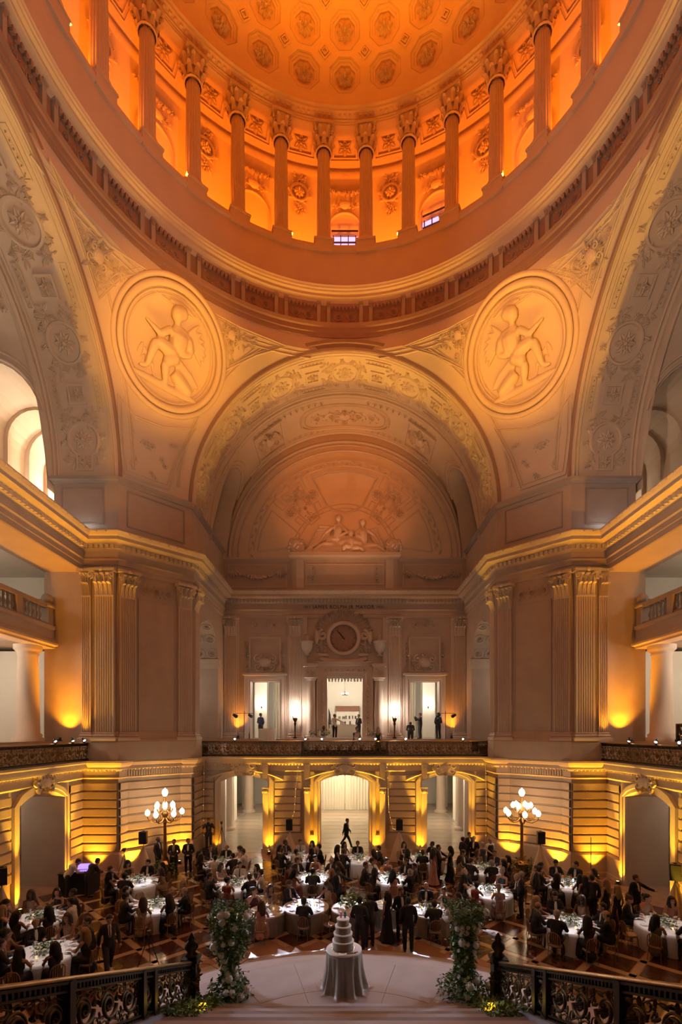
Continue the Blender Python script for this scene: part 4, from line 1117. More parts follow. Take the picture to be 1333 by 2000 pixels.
# ---- lunette ornament
def lf(x, z, h=0): return frame((x, 35-h, z), (1, 0, 0), (0, 0, 1), (0, -1, 0))
LZ = 20.1
q = MB()
for R, t in ((8.4, .12), (8.15, .05), (7.75, .07)): q.tube([(R*math.cos(PI*i/40), 34.97, LZ+R*math.sin(PI*i/40)) for i in range(41)], t, 6)
obj('lunette_mouldings', q, 'stone_lt', LUN, True)
q = MB()
for R, t in ((7.05, .05), (6.65, .05)): q.tube([(R*math.cos(PI*i/40), 34.97, LZ+R*math.sin(PI*i/40)) for i in range(1, 40)], t, 5)
for i in range(44):
    a = PI*(i+.5)/44; q.merge(LEAF, lf(6.85*math.cos(a), LZ+6.85*math.sin(a), .0) @ rotz(a+(.5 if i % 2 else -.5)) @ Matrix.Scale(.42, 4))
obj('leaf_border', q, 'stone_lt', LUN)
def poly_frame(pts, t=.06):
    q = MB()
    for a, b in zip(pts, pts[1:]+pts[:1]): q.tube([(a[0], 34.97, a[1]), (b[0], 34.97, b[1])], t, 5)
    return q
def pol(r, deg): a = math.radians(deg); return (r*math.cos(a), LZ+r*math.sin(a))
ctr = [pol(6.3, 90+q_) for q_ in (-23, -12, 0, 12, 23)]+[(-1.35, LZ+3.75), (-.9, LZ+3.45), (0, LZ+3.2), (.9, LZ+3.45), (1.35, LZ+3.75)]
obj('centre_panel', poly_frame(ctr, .07).merge(poly_frame([(p[0]*.93, (p[1]-LZ-4.8)*.93+LZ+4.8) for p in ctr], .03)), 'stone_lt', LUN)
for s in (-1, 1):
    c0 = 90+s*39
    obj('flank_panel', poly_frame([pol(6.4, c0-8), pol(6.4, c0+8), pol(3.4, c0+7), pol(3.4, c0-7)], .05), 'stone_lt', LUN)
    m_ = MB(); m_.merge(acanthus_mb(2, 26, .8), T(0, .9, 0)); m_.merge(cartouche_mb(1.3, 1.2), T(0, .1, .02)); m_.merge(acanthus_mb(3, 16, .5), T(0, -.95, 0))
    x, z = pol(4.95, c0); obj('trophy_relief', m_, 'stone_lt', LUN, mtx=lf(x, z, .02) @ rotz(math.radians(c0-90)))
    for cc_ in (90+s*27.5, 90+s*51):
        x, z = pol(5.1, cc_); obj('small_rosette', rosette_mb(8, .30, .12).merge(wreath_mb(.38, .035, 0)), 'stone_lt', LUN, mtx=lf(x, z, .01))
        for r_ in (6.1, 4.1):
            x, z = pol(r_, cc_); obj('bar_panel', frame_mb(.42, .95, .06, .06), 'stone_lt', LUN, mtx=lf(x, z, .01) @ rotz(math.radians(cc_-90)))
    obj('side_panel', poly_frame([pol(6.35, 90+s*57), pol(6.35, 90+s*71), (pol(6.35, 90+s*86)), (s*-3.6, LZ+.75), pol(3.75, 90+s*62)], .06), 'stone_lt', LUN)
q = MB()
for R, t in ((3.9, .05), (3.6, .04)): q.tube([(R*math.cos(PI*i/30), 34.97, LZ+R*math.sin(PI*i/30)) for i in range(31)], t, 5)
obj('inner_arc', q, 'stone_lt', LUN)
# sculpture group on the ledge
g = thing('sculpture_group', 'carved figure group with shells on the lunette ledge', 'sculpture', (0, 34.2, 20.03))
c = []
def S(a, b, r0, r1): c.append((a, b, r0, r1))
HEADS = []
def fig(x, s, k=1, dy=0):
    V_ = lambda a, b, c_: (x+a*s*k, b+dy, c_*k)
    HEADS.append(Vector(V_(0, -.02, 1.70))*1.5); S(V_(0, 0, 1.42), V_(0, 0, 1.58), .09, .09)
    S(V_(-.02, 0, 1.30), V_(.08, 0, .55), .26, .25); S(V_(-.2, 0, 1.32), V_(.2, 0, 1.32), .13, .13)
    S(V_(.24, 0, 1.30), V_(.62, -.1, .98), .11, .09); S(V_(.62, -.1, .98), V_(.90, -.1, .55), .09, .06)
    S(V_(-.22, 0, 1.30), V_(-.40, -.22, .98), .11, .09); S(V_(-.40, -.22, .98), V_(-.1, -.3, .86), .08, .06)
    S(V_(.0, -.1, .48), V_(-.55, -.32, .58), .20, .15); S(V_(-.55, -.32, .58), V_(-.62, -.28, .10), .13, .08)
    S(V_(.1, -.05, .42), V_(.75, -.25, .42), .20, .15); S(V_(.75, -.25, .42), V_(1.2, -.2, .12), .13, .08)
fig(-.30, -1); fig(.85, 1, .88)
fig(.28, 1, .55, -.15)
for k in range(7):                                         # cloak and wing masses spreading to both sides
    t = k/6; S((-.6-.2*t, .12, 1.25-.35*t), (-1.25-.55*t, .1, 1.35-1.1*t), .17, .10)
    S((1.2+.1*t, .12, 1.1-.3*t), (1.55+.35*t, .1, 1.25-1.0*t), .16, .09)
for s in (-1, 1): S((s*.9, .05, .15), (s*2.2, .05, .08), .24, .14)
S((-.9, .1, .7), (.9, .1, .6), .30, .28); S((-1.1, .05, .25), (1.2, .05, .25), .30, .30)
mb = MB()
for a, b, r0, r1 in c:
    a = Vector(a)*1.5; b = Vector(b)*1.5; a.y *= .6; b.y *= .6; r0 *= 1.35; r1 *= 1.35; mb.tube([a+(b-a)*i/5 for i in range(6)], [(r0+(r1-r0)*i/5)*(1-.35*(abs(2*i/5-1)**4)) for i in range(6)], 8)
for h in HEADS: mb.sphere((h.x, h.y*.6, h.z), (.20, .20, .25), 12, 8); mb.sphere((h.x, h.y*.6+.05, h.z+.1), (.24, .2, .2), 10, 8)
link('figures', remesh(mb, .04, 1, 'figures', ('stone_lt',)), g)
for s in (-1, 1):
    q = MB(); gg = random.Random(3)
    q.sphere((0, 0, 0), (.42, .3, .42), 12, 8)
    for k in range(60):
        u = gg.uniform(-1, 1); b = gg.uniform(0, 2*PI); rr = math.sqrt(1-u*u); q.sphere((.42*rr*math.cos(b), .3*rr*math.sin(b), .42*u), .09, 6, 4)
    obj('fruit_boss', q, 'stone_lt', g, True, loc=(s*3.45, 0, .55), scale=1.35)

# ---- clock and its carved surround on the far wall
def uf(x, z, h=0): return frame((x, 35-h, z), (1, 0, 0), (0, 0, 1), (0, -1, 0))
ck = thing('wall_clock', 'large round stone clock above the middle doorway', 'clock', (0, 34.9, 14.2)); ck.matrix_local = uf(-.1, 14.2, .12)
q = MB(); q.lathe([(0, .06), (1.0, .06)], n=48); obj('clock_face', q, 'clock', ck)
q = MB(); q.lathe([(.98, .05), (1.0, .14), (1.12, .2), (1.22, .16), (1.26, .05), (1.26, -.1)], n=48); obj('rim', q, 'stone_lt', ck, True)
q = MB()
for k in range(60):
    m_ = rotz(2*PI*k/60); e = MB(); L = .1 if k % 5 else .2; w_ = .01 if k % 5 else .02
    if k % 5: e.box(-w_, w_, .94-L, .94, .06, .085); q.merge(e, m_)
    else: e.box(-w_, w_, .94-L, .94, .06, .085); obj('hour_mark', e, 'gilt', ck, mtx=m_)
tag(obj('minute_marks', q, 'gilt', ck), kind='stuff')
for L, ang, w_ in ((.52, math.radians(38), .035), (.78, math.radians(40), .02)):
    q = MB(); q.box(-w_, w_, -.12, L, .09, .11); obj('clock_hand', q, 'bronze', ck, mtx=rotz(ang))
q = MB(); q.sphere((0, 0, .1), .06); obj('hub', q, 'gilt', ck)
CS = thing('clock_surround', 'carved foliage and scrolls round the wall clock', 'relief carving')
q = MB()
for k in range(34):
    a = math.radians(20+140*k/33); 
    q.merge(LEAF, T(1.45*math.cos(a), 1.45*math.sin(a), 0) @ rotz(a-PI/2+rnd.uniform(-.6, .6)) @ Matrix.Scale(.8, 4))
obj('upper_foliage', q, 'stone', CS, mtx=uf(-.1, 14.2, .03))
q = MB(); q.merge(acanthus_mb(8, 20, .55)); obj('crown_foliage', q, 'stone', CS, mtx=uf(-.1, 15.5, .15))
for s in (-1, 1):
    q = MB(); q.tube([p for p in spiral(.42, .1, 1.3, 14, 0, 0, PI/2, -s)], .12, 7); q.merge(acanthus_mb(3, 18, .6), T(.1*s, -.75, 0)); q.sphere((s*.45, -.1, 0), (.2, .5, .15), 10, 8)
    obj('scroll', q, 'stone_lt', CS, mtx=uf(-.1+s*1.5, 14.4, .12))
    q = MB(); q.lathe([(.12, 0), (.22, .04), (.12, .12), (.1, .2), (.32, .42), (.42, .75), (.40, .95), (.48, 1.0), (.48, 1.08), (.2, 1.12), (.12, 1.3), (.2, 1.42), (.15, 1.55), (0, 1.6)], n=18); obj('urn', q, 'stone_lt', CS, True, loc=(-.1+s*2.62, 34.62, 12.85))
q = MB(); q.tube([(1.75*math.sin(t), -1.35-.35*math.cos(t)+.0, 0) for t in np.linspace(-1.3, 1.3, 14)], .17, 7); q.box(-1.8, -1.1, -1.3, -1.12, -.05, .15); q.box(1.1, 1.8, -1.3, -1.12, -.05, .15)
obj('ribbon', q, 'stone_lt', CS, mtx=uf(-.1, 14.2, .1))
# inscription on the frieze
def text(s, size, x, z, parent, name='inscription_lettering', m='clock', y=34.87, ext=.015):
    c = D.curves.new(name, 'FONT'); c.body = s; c.size = size; c.align_x = 'CENTER'; c.extrude = ext; c.materials.append(M[m]); c.space_character = 1.15
    o = link(name, c, parent, loc=(x, y, z), rot=(PI/2, 0, 0)); return o
text('JAMES ROLPH JR MAYOR', .36, -.1, 16.35, TR2, m='bronze'); text('1912', .24, -2.75, 16.38, TR2, m='bronze'); text('1931', .24, 2.55, 16.38, TR2, m='bronze')
# ---- doorways of the second storey
for uc, hw, zt in ((-5.8, 1.06, 11.1), (0, 1.29, 11.5), (5.8, 1.06, 11.1)):
    w_ = .42 if uc else .75
    q = MB(); G = []
    for (u, z, du, dz) in ((uc-hw, 6.95, -1, 0), (uc-hw, zt, -1, 1), (uc+hw, zt, 1, 1), (uc+hw, 6.95, 1, 0)):
        G.append([(u+du*k, 35-h, z+dz*k) for k, h in ((0, 0), (0, .1), (w_*.3, .1), (w_*.35, .16), (w_*.9, .16), (w_, .2), (w_, 0))])
    q.grid(G); d = obj('door_surround', q, 'stone_lt', WU)
    if uc:
        q = MB(); q.box(uc-hw-.55, uc+hw+.55, 34.72, 35, zt+.42, zt+.56); q.box(uc-hw-.45, uc+hw+.45, 34.82, 35, zt+.56, zt+.62); obj('door_cornice', q, 'stone_lt', WU)
        obj('over_door_cartouche', cartouche_mb(1.75, 1.15), 'stone_lt', WU, mtx=uf(uc, zt+1.35, .05))
        obj('wall_panel', frame_mb(2.3, 2.55, .1, .06), 'stone_lt', WU, mtx=uf(uc, zt+1.95, .0))
        for s in (-1, 1):
            obj('drop_ornament', swag_mb(.3, .02, .1, 3, 1).merge(rinceau_mb(2.0, .3, 6, 2, .02), rotz(PI/2)), 'stone_lt', WU, mtx=uf(uc+s*1.3, zt+1.9, .02))
            obj('scroll_end', (lambda m: m.tube(spiral(.17, .03, 1.5, 12), .04, 5))(MB()), 'stone_lt', WU, mtx=uf(uc+s*1.3, zt+.8, .08))
        obj('high_relief', rinceau_mb(2.0, .6, 3, 9, .04).merge(acanthus_mb(1, 10, .4)), 'stone_lt', WU, mtx=uf(uc, 15.2, .02))
    else:
        for s in (-1, 1):
            x0 = s*2.45
            q = MB(); q.lathe([(.34, 7.25), (.33, 8.5), (.29, 11.1)], (x0, 34.72, 0), 16); cl = obj('door_column', q, 'stone_lt', WU, True)
            q = MB(); q.box(x0-.42, x0+.42, 34.3, 35, 6.95, 7.08); q.lathe([(.42, 7.08), (.42, 7.14), (.35, 7.2), (.36, 7.26)], (x0, 34.72, 0), 16); obj('base', q, 'stone_lt', cl)
            q = MB(); q.lathe([(.29, 11.1), (.36, 11.15), (.38, 11.25), (.46, 11.3)], (x0, 34.72, 0), 16); q.box(x0-.48, x0+.48, 34.3, 35, 11.3, 11.42)
            q.box(x0-.40, x0+.40, 34.42, 35, 11.42, 12.1); q.merge(acanthus_mb(2, 14, .34), frame((x0, 34.40, 11.75), (1, 0, 0), (0, 0, 1), (0, -1, 0))); q.box(x0-.52, x0+.52, 34.28, 35, 12.1, 12.3); obj('capital', q, 'stone_lt', cl)
            obj('jamb_scrollwork', rinceau_mb(4.2, .40, 11, 3, .02), 'stone_lt', WU, mtx=uf(s*1.66, 9.2, .16) @ rotz(PI/2))
        obj('lintel_scrollwork', rinceau_mb(3.2, .36, 8, 3, .02), 'stone_lt', WU, mtx=uf(0, 11.9, .16))
        q = MB(); q.box(-1.95, 1.95, 34.72, 35, 12.25, 12.42); q.box(-2.05, 2.05, 34.62, 35, 12.42, 12.5); obj('door_cornice', q, 'stone_lt', WU)
        q = MB(); 
        for k in range(11): q.box(-1.2+.23*k, -1.08+.23*k, 35.1, 35.25, 11.1, 11.32)
        q.box(-1.29, 1.29, 35.1, 35.4, 11.32, 11.5); obj('transom_teeth', q, 'white', WU)
# ================================================================== staircase and landing
LZ1 = 1.6; RC0 = 4.6; CYL = 7.6
STR = thing('grand_staircase', 'grey marble staircase with a rounded landing in the foreground', 'staircase', kind='structure')
def arc_poly(R, ymin, n=40):
    a0 = math.asin((ymin-CYL)/R); return [(R*math.cos(a), CYL+R*math.sin(a)) for a in np.linspace(a0, PI-a0, n)]
mb = MB(); mb.prism(arc_poly(RC0-.02, 9.4), 0, LZ1-.03); obj('landing_core', mb, 'step_dk', STR)
for k in range(10):
    mb = MB(); mb.prism(arc_poly(RC0+.42*(k+1), 9.4), 0, LZ1-.16*(k+1)+.0-.035); mb.prism(arc_poly(RC0+.42*(k+1)+.03, 9.4), LZ1-.16*(k+1)-.035, LZ1-.16*(k+1)); 
    if k < 9: s0 = obj('step', mb, 'step', STR); q = MB(); q.tube([(x, y, LZ1-.16*(k+1)-.012) for x, y in arc_poly(RC0+.42*(k+1)+.035, 9.5)], .016, 6); obj('nosing', q, 'floor_lt', s0, True)  # pale nosing colour stands in for light caught along the step edge
# landing paving: radial slabs
def slab(pts, z0, z1, m='step'): q = MB(); q.prism(pts, z0, z1); return obj('paving_slab', q, m, STR)
def rp(R, a): return (R*math.cos(a), CYL+R*math.sin(a))
edges = [math.radians(d) for d in (24, 40, 56, 74, 90, 106, 124, 140, 156)]
for a, b in zip(edges[:-1], edges[1:]):
    g_ = .0012
    pts = [rp(RC0+.03, t) for t in np.linspace(a+g_, b-g_, 7)]
    ya = 9.98; 
    def inner(t, R=3.24): return rp(R, t)
    slab(pts+[inner(t) for t in np.linspace(b-g_, a+g_, 7)], LZ1-.03, LZ1)
for a, b in zip(edges[:-1], edges[1:]):
    g_ = .0015; pts = []
    o_ = [rp(3.23, t) for t in np.linspace(a+g_, b-g_, 5)]
    o_ = [(x, max(y, 9.5)) for x, y in o_]
    xin = [ (3.23*math.cos(t)*.62, 9.45) for t in (b-g_, a+g_)]
    slab(o_+xin, LZ1-.03, LZ1-.002)
# upper flight
for k in range(26):
    y1 = 9.98-.357*k; z = LZ1+.155*(k+1)
    mb = MB(); mb.box(-3.12, 3.12, y1-.357, y1, max(0, z-.6), z-.035); mb.box(-3.12, 3.12, y1-.357, y1+.03, z-.035, z); s0 = obj('step', mb, 'step_dk' if k % 2 else 'step', STR); q = MB(); q.tube([(-3.1, y1+.03, z-.014), (3.1, y1+.03, z-.014)], .014, 8); obj('nosing', q, 'floor_lt', s0, True)  # pale nosings and alternating tread tones paint in the light on the steps
for sx in (-1, 1):
    mb = MB(); a, b = sorted((sx*3.12, sx*3.42))
    mb.add([(a, 10.3, 0), (a, .6, 0), (a, .6, LZ1+.155+.435*9.38), (a, 10.3, LZ1+.10), (b, 10.3, 0), (b, .6, 0), (b, .6, LZ1+.155+.435*9.38), (b, 10.3, LZ1+.10)],
        [(0, 1, 2, 3), (7, 6, 5, 4), (0, 3, 7, 4), (3, 2, 6, 7), (0, 4, 5, 1), (1, 5, 6, 2)])
    obj('stringer', mb, 'step_dk', STR)
# ================================================================== bronze railings
def scroll_unit(w_, h, seed=0, shear=0):
    q = MB(); r = min(w_*.46, h*.40)
    N_ = 16 if h < .6 and w_ < .63 and not shear else 30; q.tube(spiral(r, r*.22, 1.5, N_, 0, h*.5, PI, 1), [.026*(1-.4*i/N_)+.004 for i in range(N_+1)], 5 if N_ == 16 else 8)
    q.tube(spiral(r*.98, r*.5, .55, N_//2, 0, h*.5, 0, 1), .02, 6)
    for s_ in (-1, 1): q.tube(spiral(w_*.2, w_*.05, 1.1, N_//2, s_*w_*.40, h*(.5+.33*s_), PI/2*s_, s_), .013, 5); q.merge(acanthus_mb(3, 8, .14), T(s_*w_*.40, h*(.5-.30*s_), 0))
    q.merge(rosette_mb(6, r*.42, .05), T(0, h*.5, .0)); 
    for j in range(7):
        a = 2*PI*j/7+seed; q.merge(LEAF, T(r*.8*math.cos(a), h*.5+r*.8*math.sin(a), 0) @ rotz(a-PI/2+.8) @ Matrix.Scale(r*.62, 4))
    q.tube([(-w_/2, h*.95, 0), (-w_*.2, h*.86, 0), (0, h*.93, 0), (w_*.2, h*.86, 0), (w_/2, h*.95, 0)], .014, 4)
    q.tube([(-w_/2, h*.05, 0), (-w_*.2, h*.14, 0), (0, h*.07, 0), (w_*.2, h*.14, 0), (w_/2, h*.05, 0)], .014, 4)
    # to x along, z up, y depth, with shear
    q.v = [(x, -z, y+shear*x) for x, y, z in q.v]; return q
def railing(label, p0, p1, H, units, posts, side=1, group=None, m='bronze'):
    p0 = Vector(p0); p1 = Vector(p1); d = p1-p0; L = math.hypot(d.x, d.y); sl = d.z/L; rz = math.atan2(d.y, d.x)
    t = thing('bronze_railing', label, 'railing', p0, rz, group)
    def bar(z0, z1, y, name, mat_='bronze', taper=0):
        q = MB(); q.add([(0, -y, z0), (L, -y, z0+sl*L), (L, y, z0+sl*L), (0, y, z0), (0, -y, z1), (L, -y, z1+sl*L), (L, y, z1+sl*L), (0, y, z1)],
            [(0, 3, 2, 1), (4, 5, 6, 7), (0, 1, 5, 4), (1, 2, 6, 5), (2, 3, 7, 6), (3, 0, 4, 7)]); return obj(name, q, mat_, t)
    bar(0, .07, .07, 'bottom_rail'); bar(.10, .13, .05, 'lower_bar'); bar(H-.17, H-.14, .05, 'upper_bar'); bar(H-.07, H-.035, .07, 'top_rail')
    q = MB(); n = 8
    prof = [(.06*math.cos(a), .03*math.sin(a)) for a in np.linspace(0, 2*PI, n, endpoint=False)]
    q.grid([[(x, y*1.5, H-.01+z+sl*x) for y, z in prof] for x in (0, L)], closed_v=True); q.add([(0, y*1.5, H-.01+z) for y, z in prof], [tuple(range(n))]); obj('handrail', q, 'brass', t, True)
    q = MB(); nn = int(L/.085)
    for i in range(nn):
        x = (i+.5)*L/nn; z = H-.14+sl*x; q.box(x-.018, x+.018, -.03, .03, z, z+.07); q.box(x-.012, x+.012, -.03, .03, .07+sl*x, .10+sl*x)
    tag(obj('dentil_row', q, m, t), kind='stuff')
    w_ = L/units; key = 'scroll%.3f_%.2f_%.3f' % (w_, H, sl)
    me = shared(key, lambda: scroll_unit(w_*.98, H-.30, 0, sl), 'gilt_dk' if sl else 'gilt', True)
    for i in range(units):
        x = (i+.5)*w_; o = link('scroll_panel', me, t, loc=(x, 0, .13+sl*x))
        if i % 2: o.rotation_euler.z = 0; 
    for x in posts:
        q = MB(); q.box(x-.06, x+.06, -.08, .08, 0+sl*x, H+sl*x-.02); q.box(x-.09, x+.09, -.10, .10, 0+sl*x, .1+sl*x); obj('post', q, 'bronze', t)
    return t
railing('long bronze scroll railing across the far second floor balcony', (-8.75, 29.12, 5.95), (8.75, 29.12, 5.95), .92, 26, (0.06, 6.2, 11.3, 17.44))
railing('bronze scroll railing on the left second floor gallery', (-13.12, 8, 5.95), (-13.12, 24.7, 5.95), .92, 24, (.06, 8.3, 16.6))
railing('bronze scroll railing on the right second floor gallery', (13.12, 24.7, 5.95), (13.12, 8, 5.95), .92, 24, (.1, 8.4, 16.6))
railing('short inner bronze railing between columns on the right gallery', (15.9, 23.0, 6.95), (15.9, 19.3, 6.95), .85, 6, (.06, 3.64))
for sx, nm in ((-1, 'left'), (1, 'right')):
    railing('bronze scroll balustrade going up the %s side of the stairs' % nm, (sx*3.27, 10.05, LZ1+.14), (sx*3.27, .8, LZ1+.14+.435*9.25), .86, 15, (1.9, 2.35, 4.4, 6.4, 8.6))
    n = thing('newel_post', 'turned bronze newel post at the foot of the %s stair railing' % nm, 'newel post', (sx*3.27, 10.25, LZ1))
    q = MB(); q.box(-.17, .17, -.17, .17, 0, .12); q.box(-.13, .13, -.13, .13, .12, .95); q.box(-.17, .17, -.17, .17, .95, 1.02); obj('shaft', q, 'bronze', n)
    q = MB(); q.lathe([(.1, 1.02), (.14, 1.06), (.08, 1.12), (.15, 1.22), (.13, 1.30), (.06, 1.36), (.08, 1.40), (.02, 1.52), (0, 1.54)], n=12); obj('finial', q, 'bronze', n, True)
    for f_ in range(4): 
        e = acanthus_mb(f_, 12, .2); e.merge(acanthus_mb(f_+5, 8, .15), T(0, .35, 0)); e.merge(acanthus_mb(f_+7, 8, .15), T(0, -.3, 0)); obj('leaf_relief', e, 'gilt', n, mtx=rotz(f_*PI/2) @ frame((0, -.13, .55), (1, 0, 0), (0, 0, 1), (0, -1, 0)))

# ================================================================== candelabra
gl = MB(); gl.lathe([(.05, 0), (.085, .03), (.12, .11), (.125, .17), (.09, .26), (.04, .29), (.02, .33), (0, .34)], n=12)
globe_m = gl.mesh('globe', 'globe', True)
def candelabrum(x, y, nm):
    t = thing('candelabrum', 'tall bronze lamp post with clustered glass globes by the %s pier' % nm, 'lamp post', (x, y, 0))
    q = MB(); q.lathe([(.42, 0), (.42, .18), (.34, .22), (.34, .55), (.38, .6), (.2, .75), (.16, .9)], n=8); obj('base', q, 'brass', t)
    q = MB(); q.lathe([(.13, .85), (.10, 1.0), (.12, 1.2), (.085, 1.4), (.075, 2.6), (.10, 2.7), (.15, 2.8), (.1, 2.9), (.13, 3.05), (.20, 3.2), (.10, 3.4), (.05, 3.6), (.07, 3.9), (.04, 4.08)], n=12); obj('pole', q, 'brass', t, True)
    obj('acanthus_collar', acanthus_mb(4, 24, .3), 'brass', t, loc=(0, 0, 2.75))
    link('globe', globe_m, t, loc=(0, 0, 4.08), scale=1.25)
    arm = MB(); arm.tube([(.1, 0, 2.95), (.3, 0, 2.78), (.55, 0, 2.76), (.78, 0, 2.9), (.84, 0, 3.05)], [.045, .04, .035, .03, .04], 6)
    arm.tube([(p[0], 0, p[1]) for p in spiral(.16, .04, 1.2, 10, .5, 2.95, -PI/2, 1)], .02, 5); arm.lathe([(.03, 0), (.08, .03), (.07, .05)], (.84, 0, 3.05), 8); am = arm.mesh('arm', 'brass', True)
    ar2 = MB(); ar2.tube([(.08, 0, 3.35), (.2, 0, 3.22), (.36, 0, 3.25), (.44, 0, 3.42)], [.035, .03, .028, .035], 6); ar2.lathe([(.03, 0), (.07, .03), (.06, .05)], (.44, 0, 3.42), 8); a2 = ar2.mesh('arm', 'brass', True)
    for k in range(6):
        a = 2*PI*k/6+.35; o = link('arm', am, t, rot=(0, 0, a)); link('globe', globe_m, o, loc=(.84, 0, 3.10))
    for k in range(6):
        a = 2*PI*(k+.5)/6+.35; o = link('arm', a2, t, rot=(0, 0, a)); link('globe', globe_m, o, loc=(.44, 0, 3.47), scale=.95)
    for z, p in ((3.1, 44), (3.9, 40)):
        l = point((x, y-.1, z), p, (1, .60, .28), .5, 'candelabrum_glow')
candelabrum(-9.35, 25.0, 'left'); candelabrum(9.2, 25.0, 'right')
# greenery at their feet
def foliage(n, fn, s0, s1, seed=0):
    g = random.Random(seed); q = MB()
    small = MB(); small.v = [(-.5, 0, 0), (0, .5, .12), (.5, 0, 0), (0, -.0, 0)]; 
    lf_ = MB(); lf_.add([(0, 0, 0), (.22, .4, .06), (0, 1, -.05), (-.22, .4, .06)], [(0, 1, 2), (0, 2, 3)])
    for _ in range(n):
        p = fn(g); m_ = T(*p) @ Euler((g.uniform(-1.2, 1.2), g.uniform(-1.2, 1.2), g.uniform(0, 6.3))).to_matrix().to_4x4() @ Matrix.Scale(g.uniform(s0, s1), 4)
        q.merge(lf_, m_, mi=0 if g.random() < .75 else 1)
    return q
def bloom_mb(petals=3, n=7):
    q = MB(); 
    for ring, (k, r, tilt) in enumerate(((5, .20, 1.2), (7, .36, .75), (9, .5, .3))):
        for j in range(k):
            e = MB(); e.add([(0, 0, -.1), (.22, .55, .0), (.12, .95, .12), (-.12, .95, .12), (-.22, .55, 0)], [(0, 1, 2, 3, 4)])
            q.merge(e, rotz(2*PI*(j+ring*.4)/k) @ Matrix.Rotation(tilt, 4, 'X') @ Matrix.Scale(r*1.15, 4))
    q.sphere((0, 0, .12), (.2, .2, .2), 6, 4); return q
BL = bloom_mb().mesh('bloom', 'bloom')
hy = MB(); gg = random.Random(5)
for _ in range(90):
    u = gg.uniform(-.5, 1); b = gg.uniform(0, 2*PI); rr = math.sqrt(1-u*u); hy.merge((lambda m: m.add([(-.5, 0, 0), (0, -.5, 0), (.5, 0, 0), (0, .5, 0)], [(0, 1, 2, 3)]))(MB()), T(.45*rr*math.cos(b), .45*rr*math.sin(b), .40*u) @ Vector((rr*math.cos(b), rr*math.sin(b), u)).to_track_quat('Z', 'Y').to_matrix().to_4x4() @ Matrix.Scale(.22, 4))
hy.sphere((0, 0, 0), (.40, .40, .36), 10, 7); HY = hy.mesh('hydrangea_head', 'bloom')
for sx, nm in ((-1, 'left'), (1, 'right')):
    t = thing('potted_greenery', 'dark leafy arrangement round the foot of the %s lamp post' % nm, 'plant', (sx*9.3, 24.95, 0))
    tag(obj('foliage', foliage(420, lambda g: (lambda a, r: (r*math.cos(a), r*math.sin(a), g.uniform(0, 1.1-r*.8)))(g.uniform(0, 6.28), g.uniform(.3, .62)), .10, .22, 4), ['leaf', 'leaf2'], t), kind='stuff')
# ================================================================== tall flower pillars on the landing
def pillar(x, y, nm, seed):
    g = random.Random(seed)
    t = thing('flower_pillar', 'tall pillar of white hydrangeas and greenery on the %s of the landing' % nm, 'flower arrangement', (x, y, LZ1))
    def shape(h): return .30+.10*math.sin(h*3+seed)+(.08 if h < .3 else 0)+.06*math.sin(h*7.3)
    def fn(g):
        h = g.uniform(0, 2.05); a = g.uniform(0, 6.28); r = shape(h)*g.uniform(.55, 1.2)*(1 if h < 1.6 else 1.15-(h-1.6)*.8)
        return (r*math.cos(a), r*math.sin(a), h)
    q = MB(); q.lathe([(.2, 0), (.16, .1), (.14, 1.9), (0, 1.95)], n=8); obj('stand', q, 'leaf', t)
    tag(obj('foliage', foliage(4300, fn, .05, .125, seed), ['leaf', 'leaf2'], t), kind='stuff')
    for k in range(60):
        h = g.uniform(.12, 2.0); a = g.uniform(PI*.95, PI*2.05); r = shape(h)*g.uniform(.95, 1.15)
        big = g.random() < .35; s = g.uniform(.12, .22) if big else g.uniform(.07, .13)
        o = link('hydrangea_head' if big else 'bloom', HY if big else BL, t, loc=(r*math.cos(a), r*math.sin(a), h), scale=s*(1 if big else 1))
        o.rotation_euler = Vector((math.cos(a), math.sin(a), .35)).to_track_quat('Z', 'Y').to_euler()
    for k in range(5):
        a = g.uniform(PI, 2*PI); h = g.uniform(.5, 1.9); p0 = Vector((.25*math.cos(a), .25*math.sin(a), h)); p1 = p0+Vector((math.cos(a)*.38, math.sin(a)*.3, .16))
        q = MB(); q.tube([p0, (p0+p1)/2+Vector((0, 0, .05)), p1], .005, 4); st = obj('stem', q, 'leaf', t); link('bloom', BL, st, loc=p1, scale=.07)
pillar(-2.52, 10.55, 'left', 3); pillar(2.62, 10.55, 'right', 8)
for sx, nm in ((-1, 'left'), (1, 'right')):
    t = thing('foliage_garland', 'low green foliage along the foot of the %s stair rail' % nm, 'greenery', (sx*2.85, 9.6, LZ1))
    tag(obj('foliage', foliage(1500, lambda g: (lambda u: (sx*g.uniform(-.25, .38)-sx*.05, .55-u*1.9, max(0, .435*(u*1.9-.2))+g.uniform(.02, .30)))(g.uniform(0, 1)), .06, .15, 11), ['leaf', 'leaf2'], t), kind='stuff')
    b = thing('step_light', 'small glowing yellow uplight on the steps beside the %s greenery' % nm, 'light', (sx*2.72+.0, 9.05, LZ1+.155*3))
    q = MB(); q.box(-.09, .09, -.05, .05, 0, .04); obj('bracket', q, 'blackp', b)
    q = MB(); q.box(-.07, .05, -.06, .06, .04, .15); q.box(-.02, .10, -.05, .05, .12, .22); q.sphere((-.03, -.03, .10), .075, 8, 6); obj('lamp_head', q, 'lensy', b)
    point((sx*2.72, 9.0, LZ1+.8), 1.2, (1, .62, .05), .05)

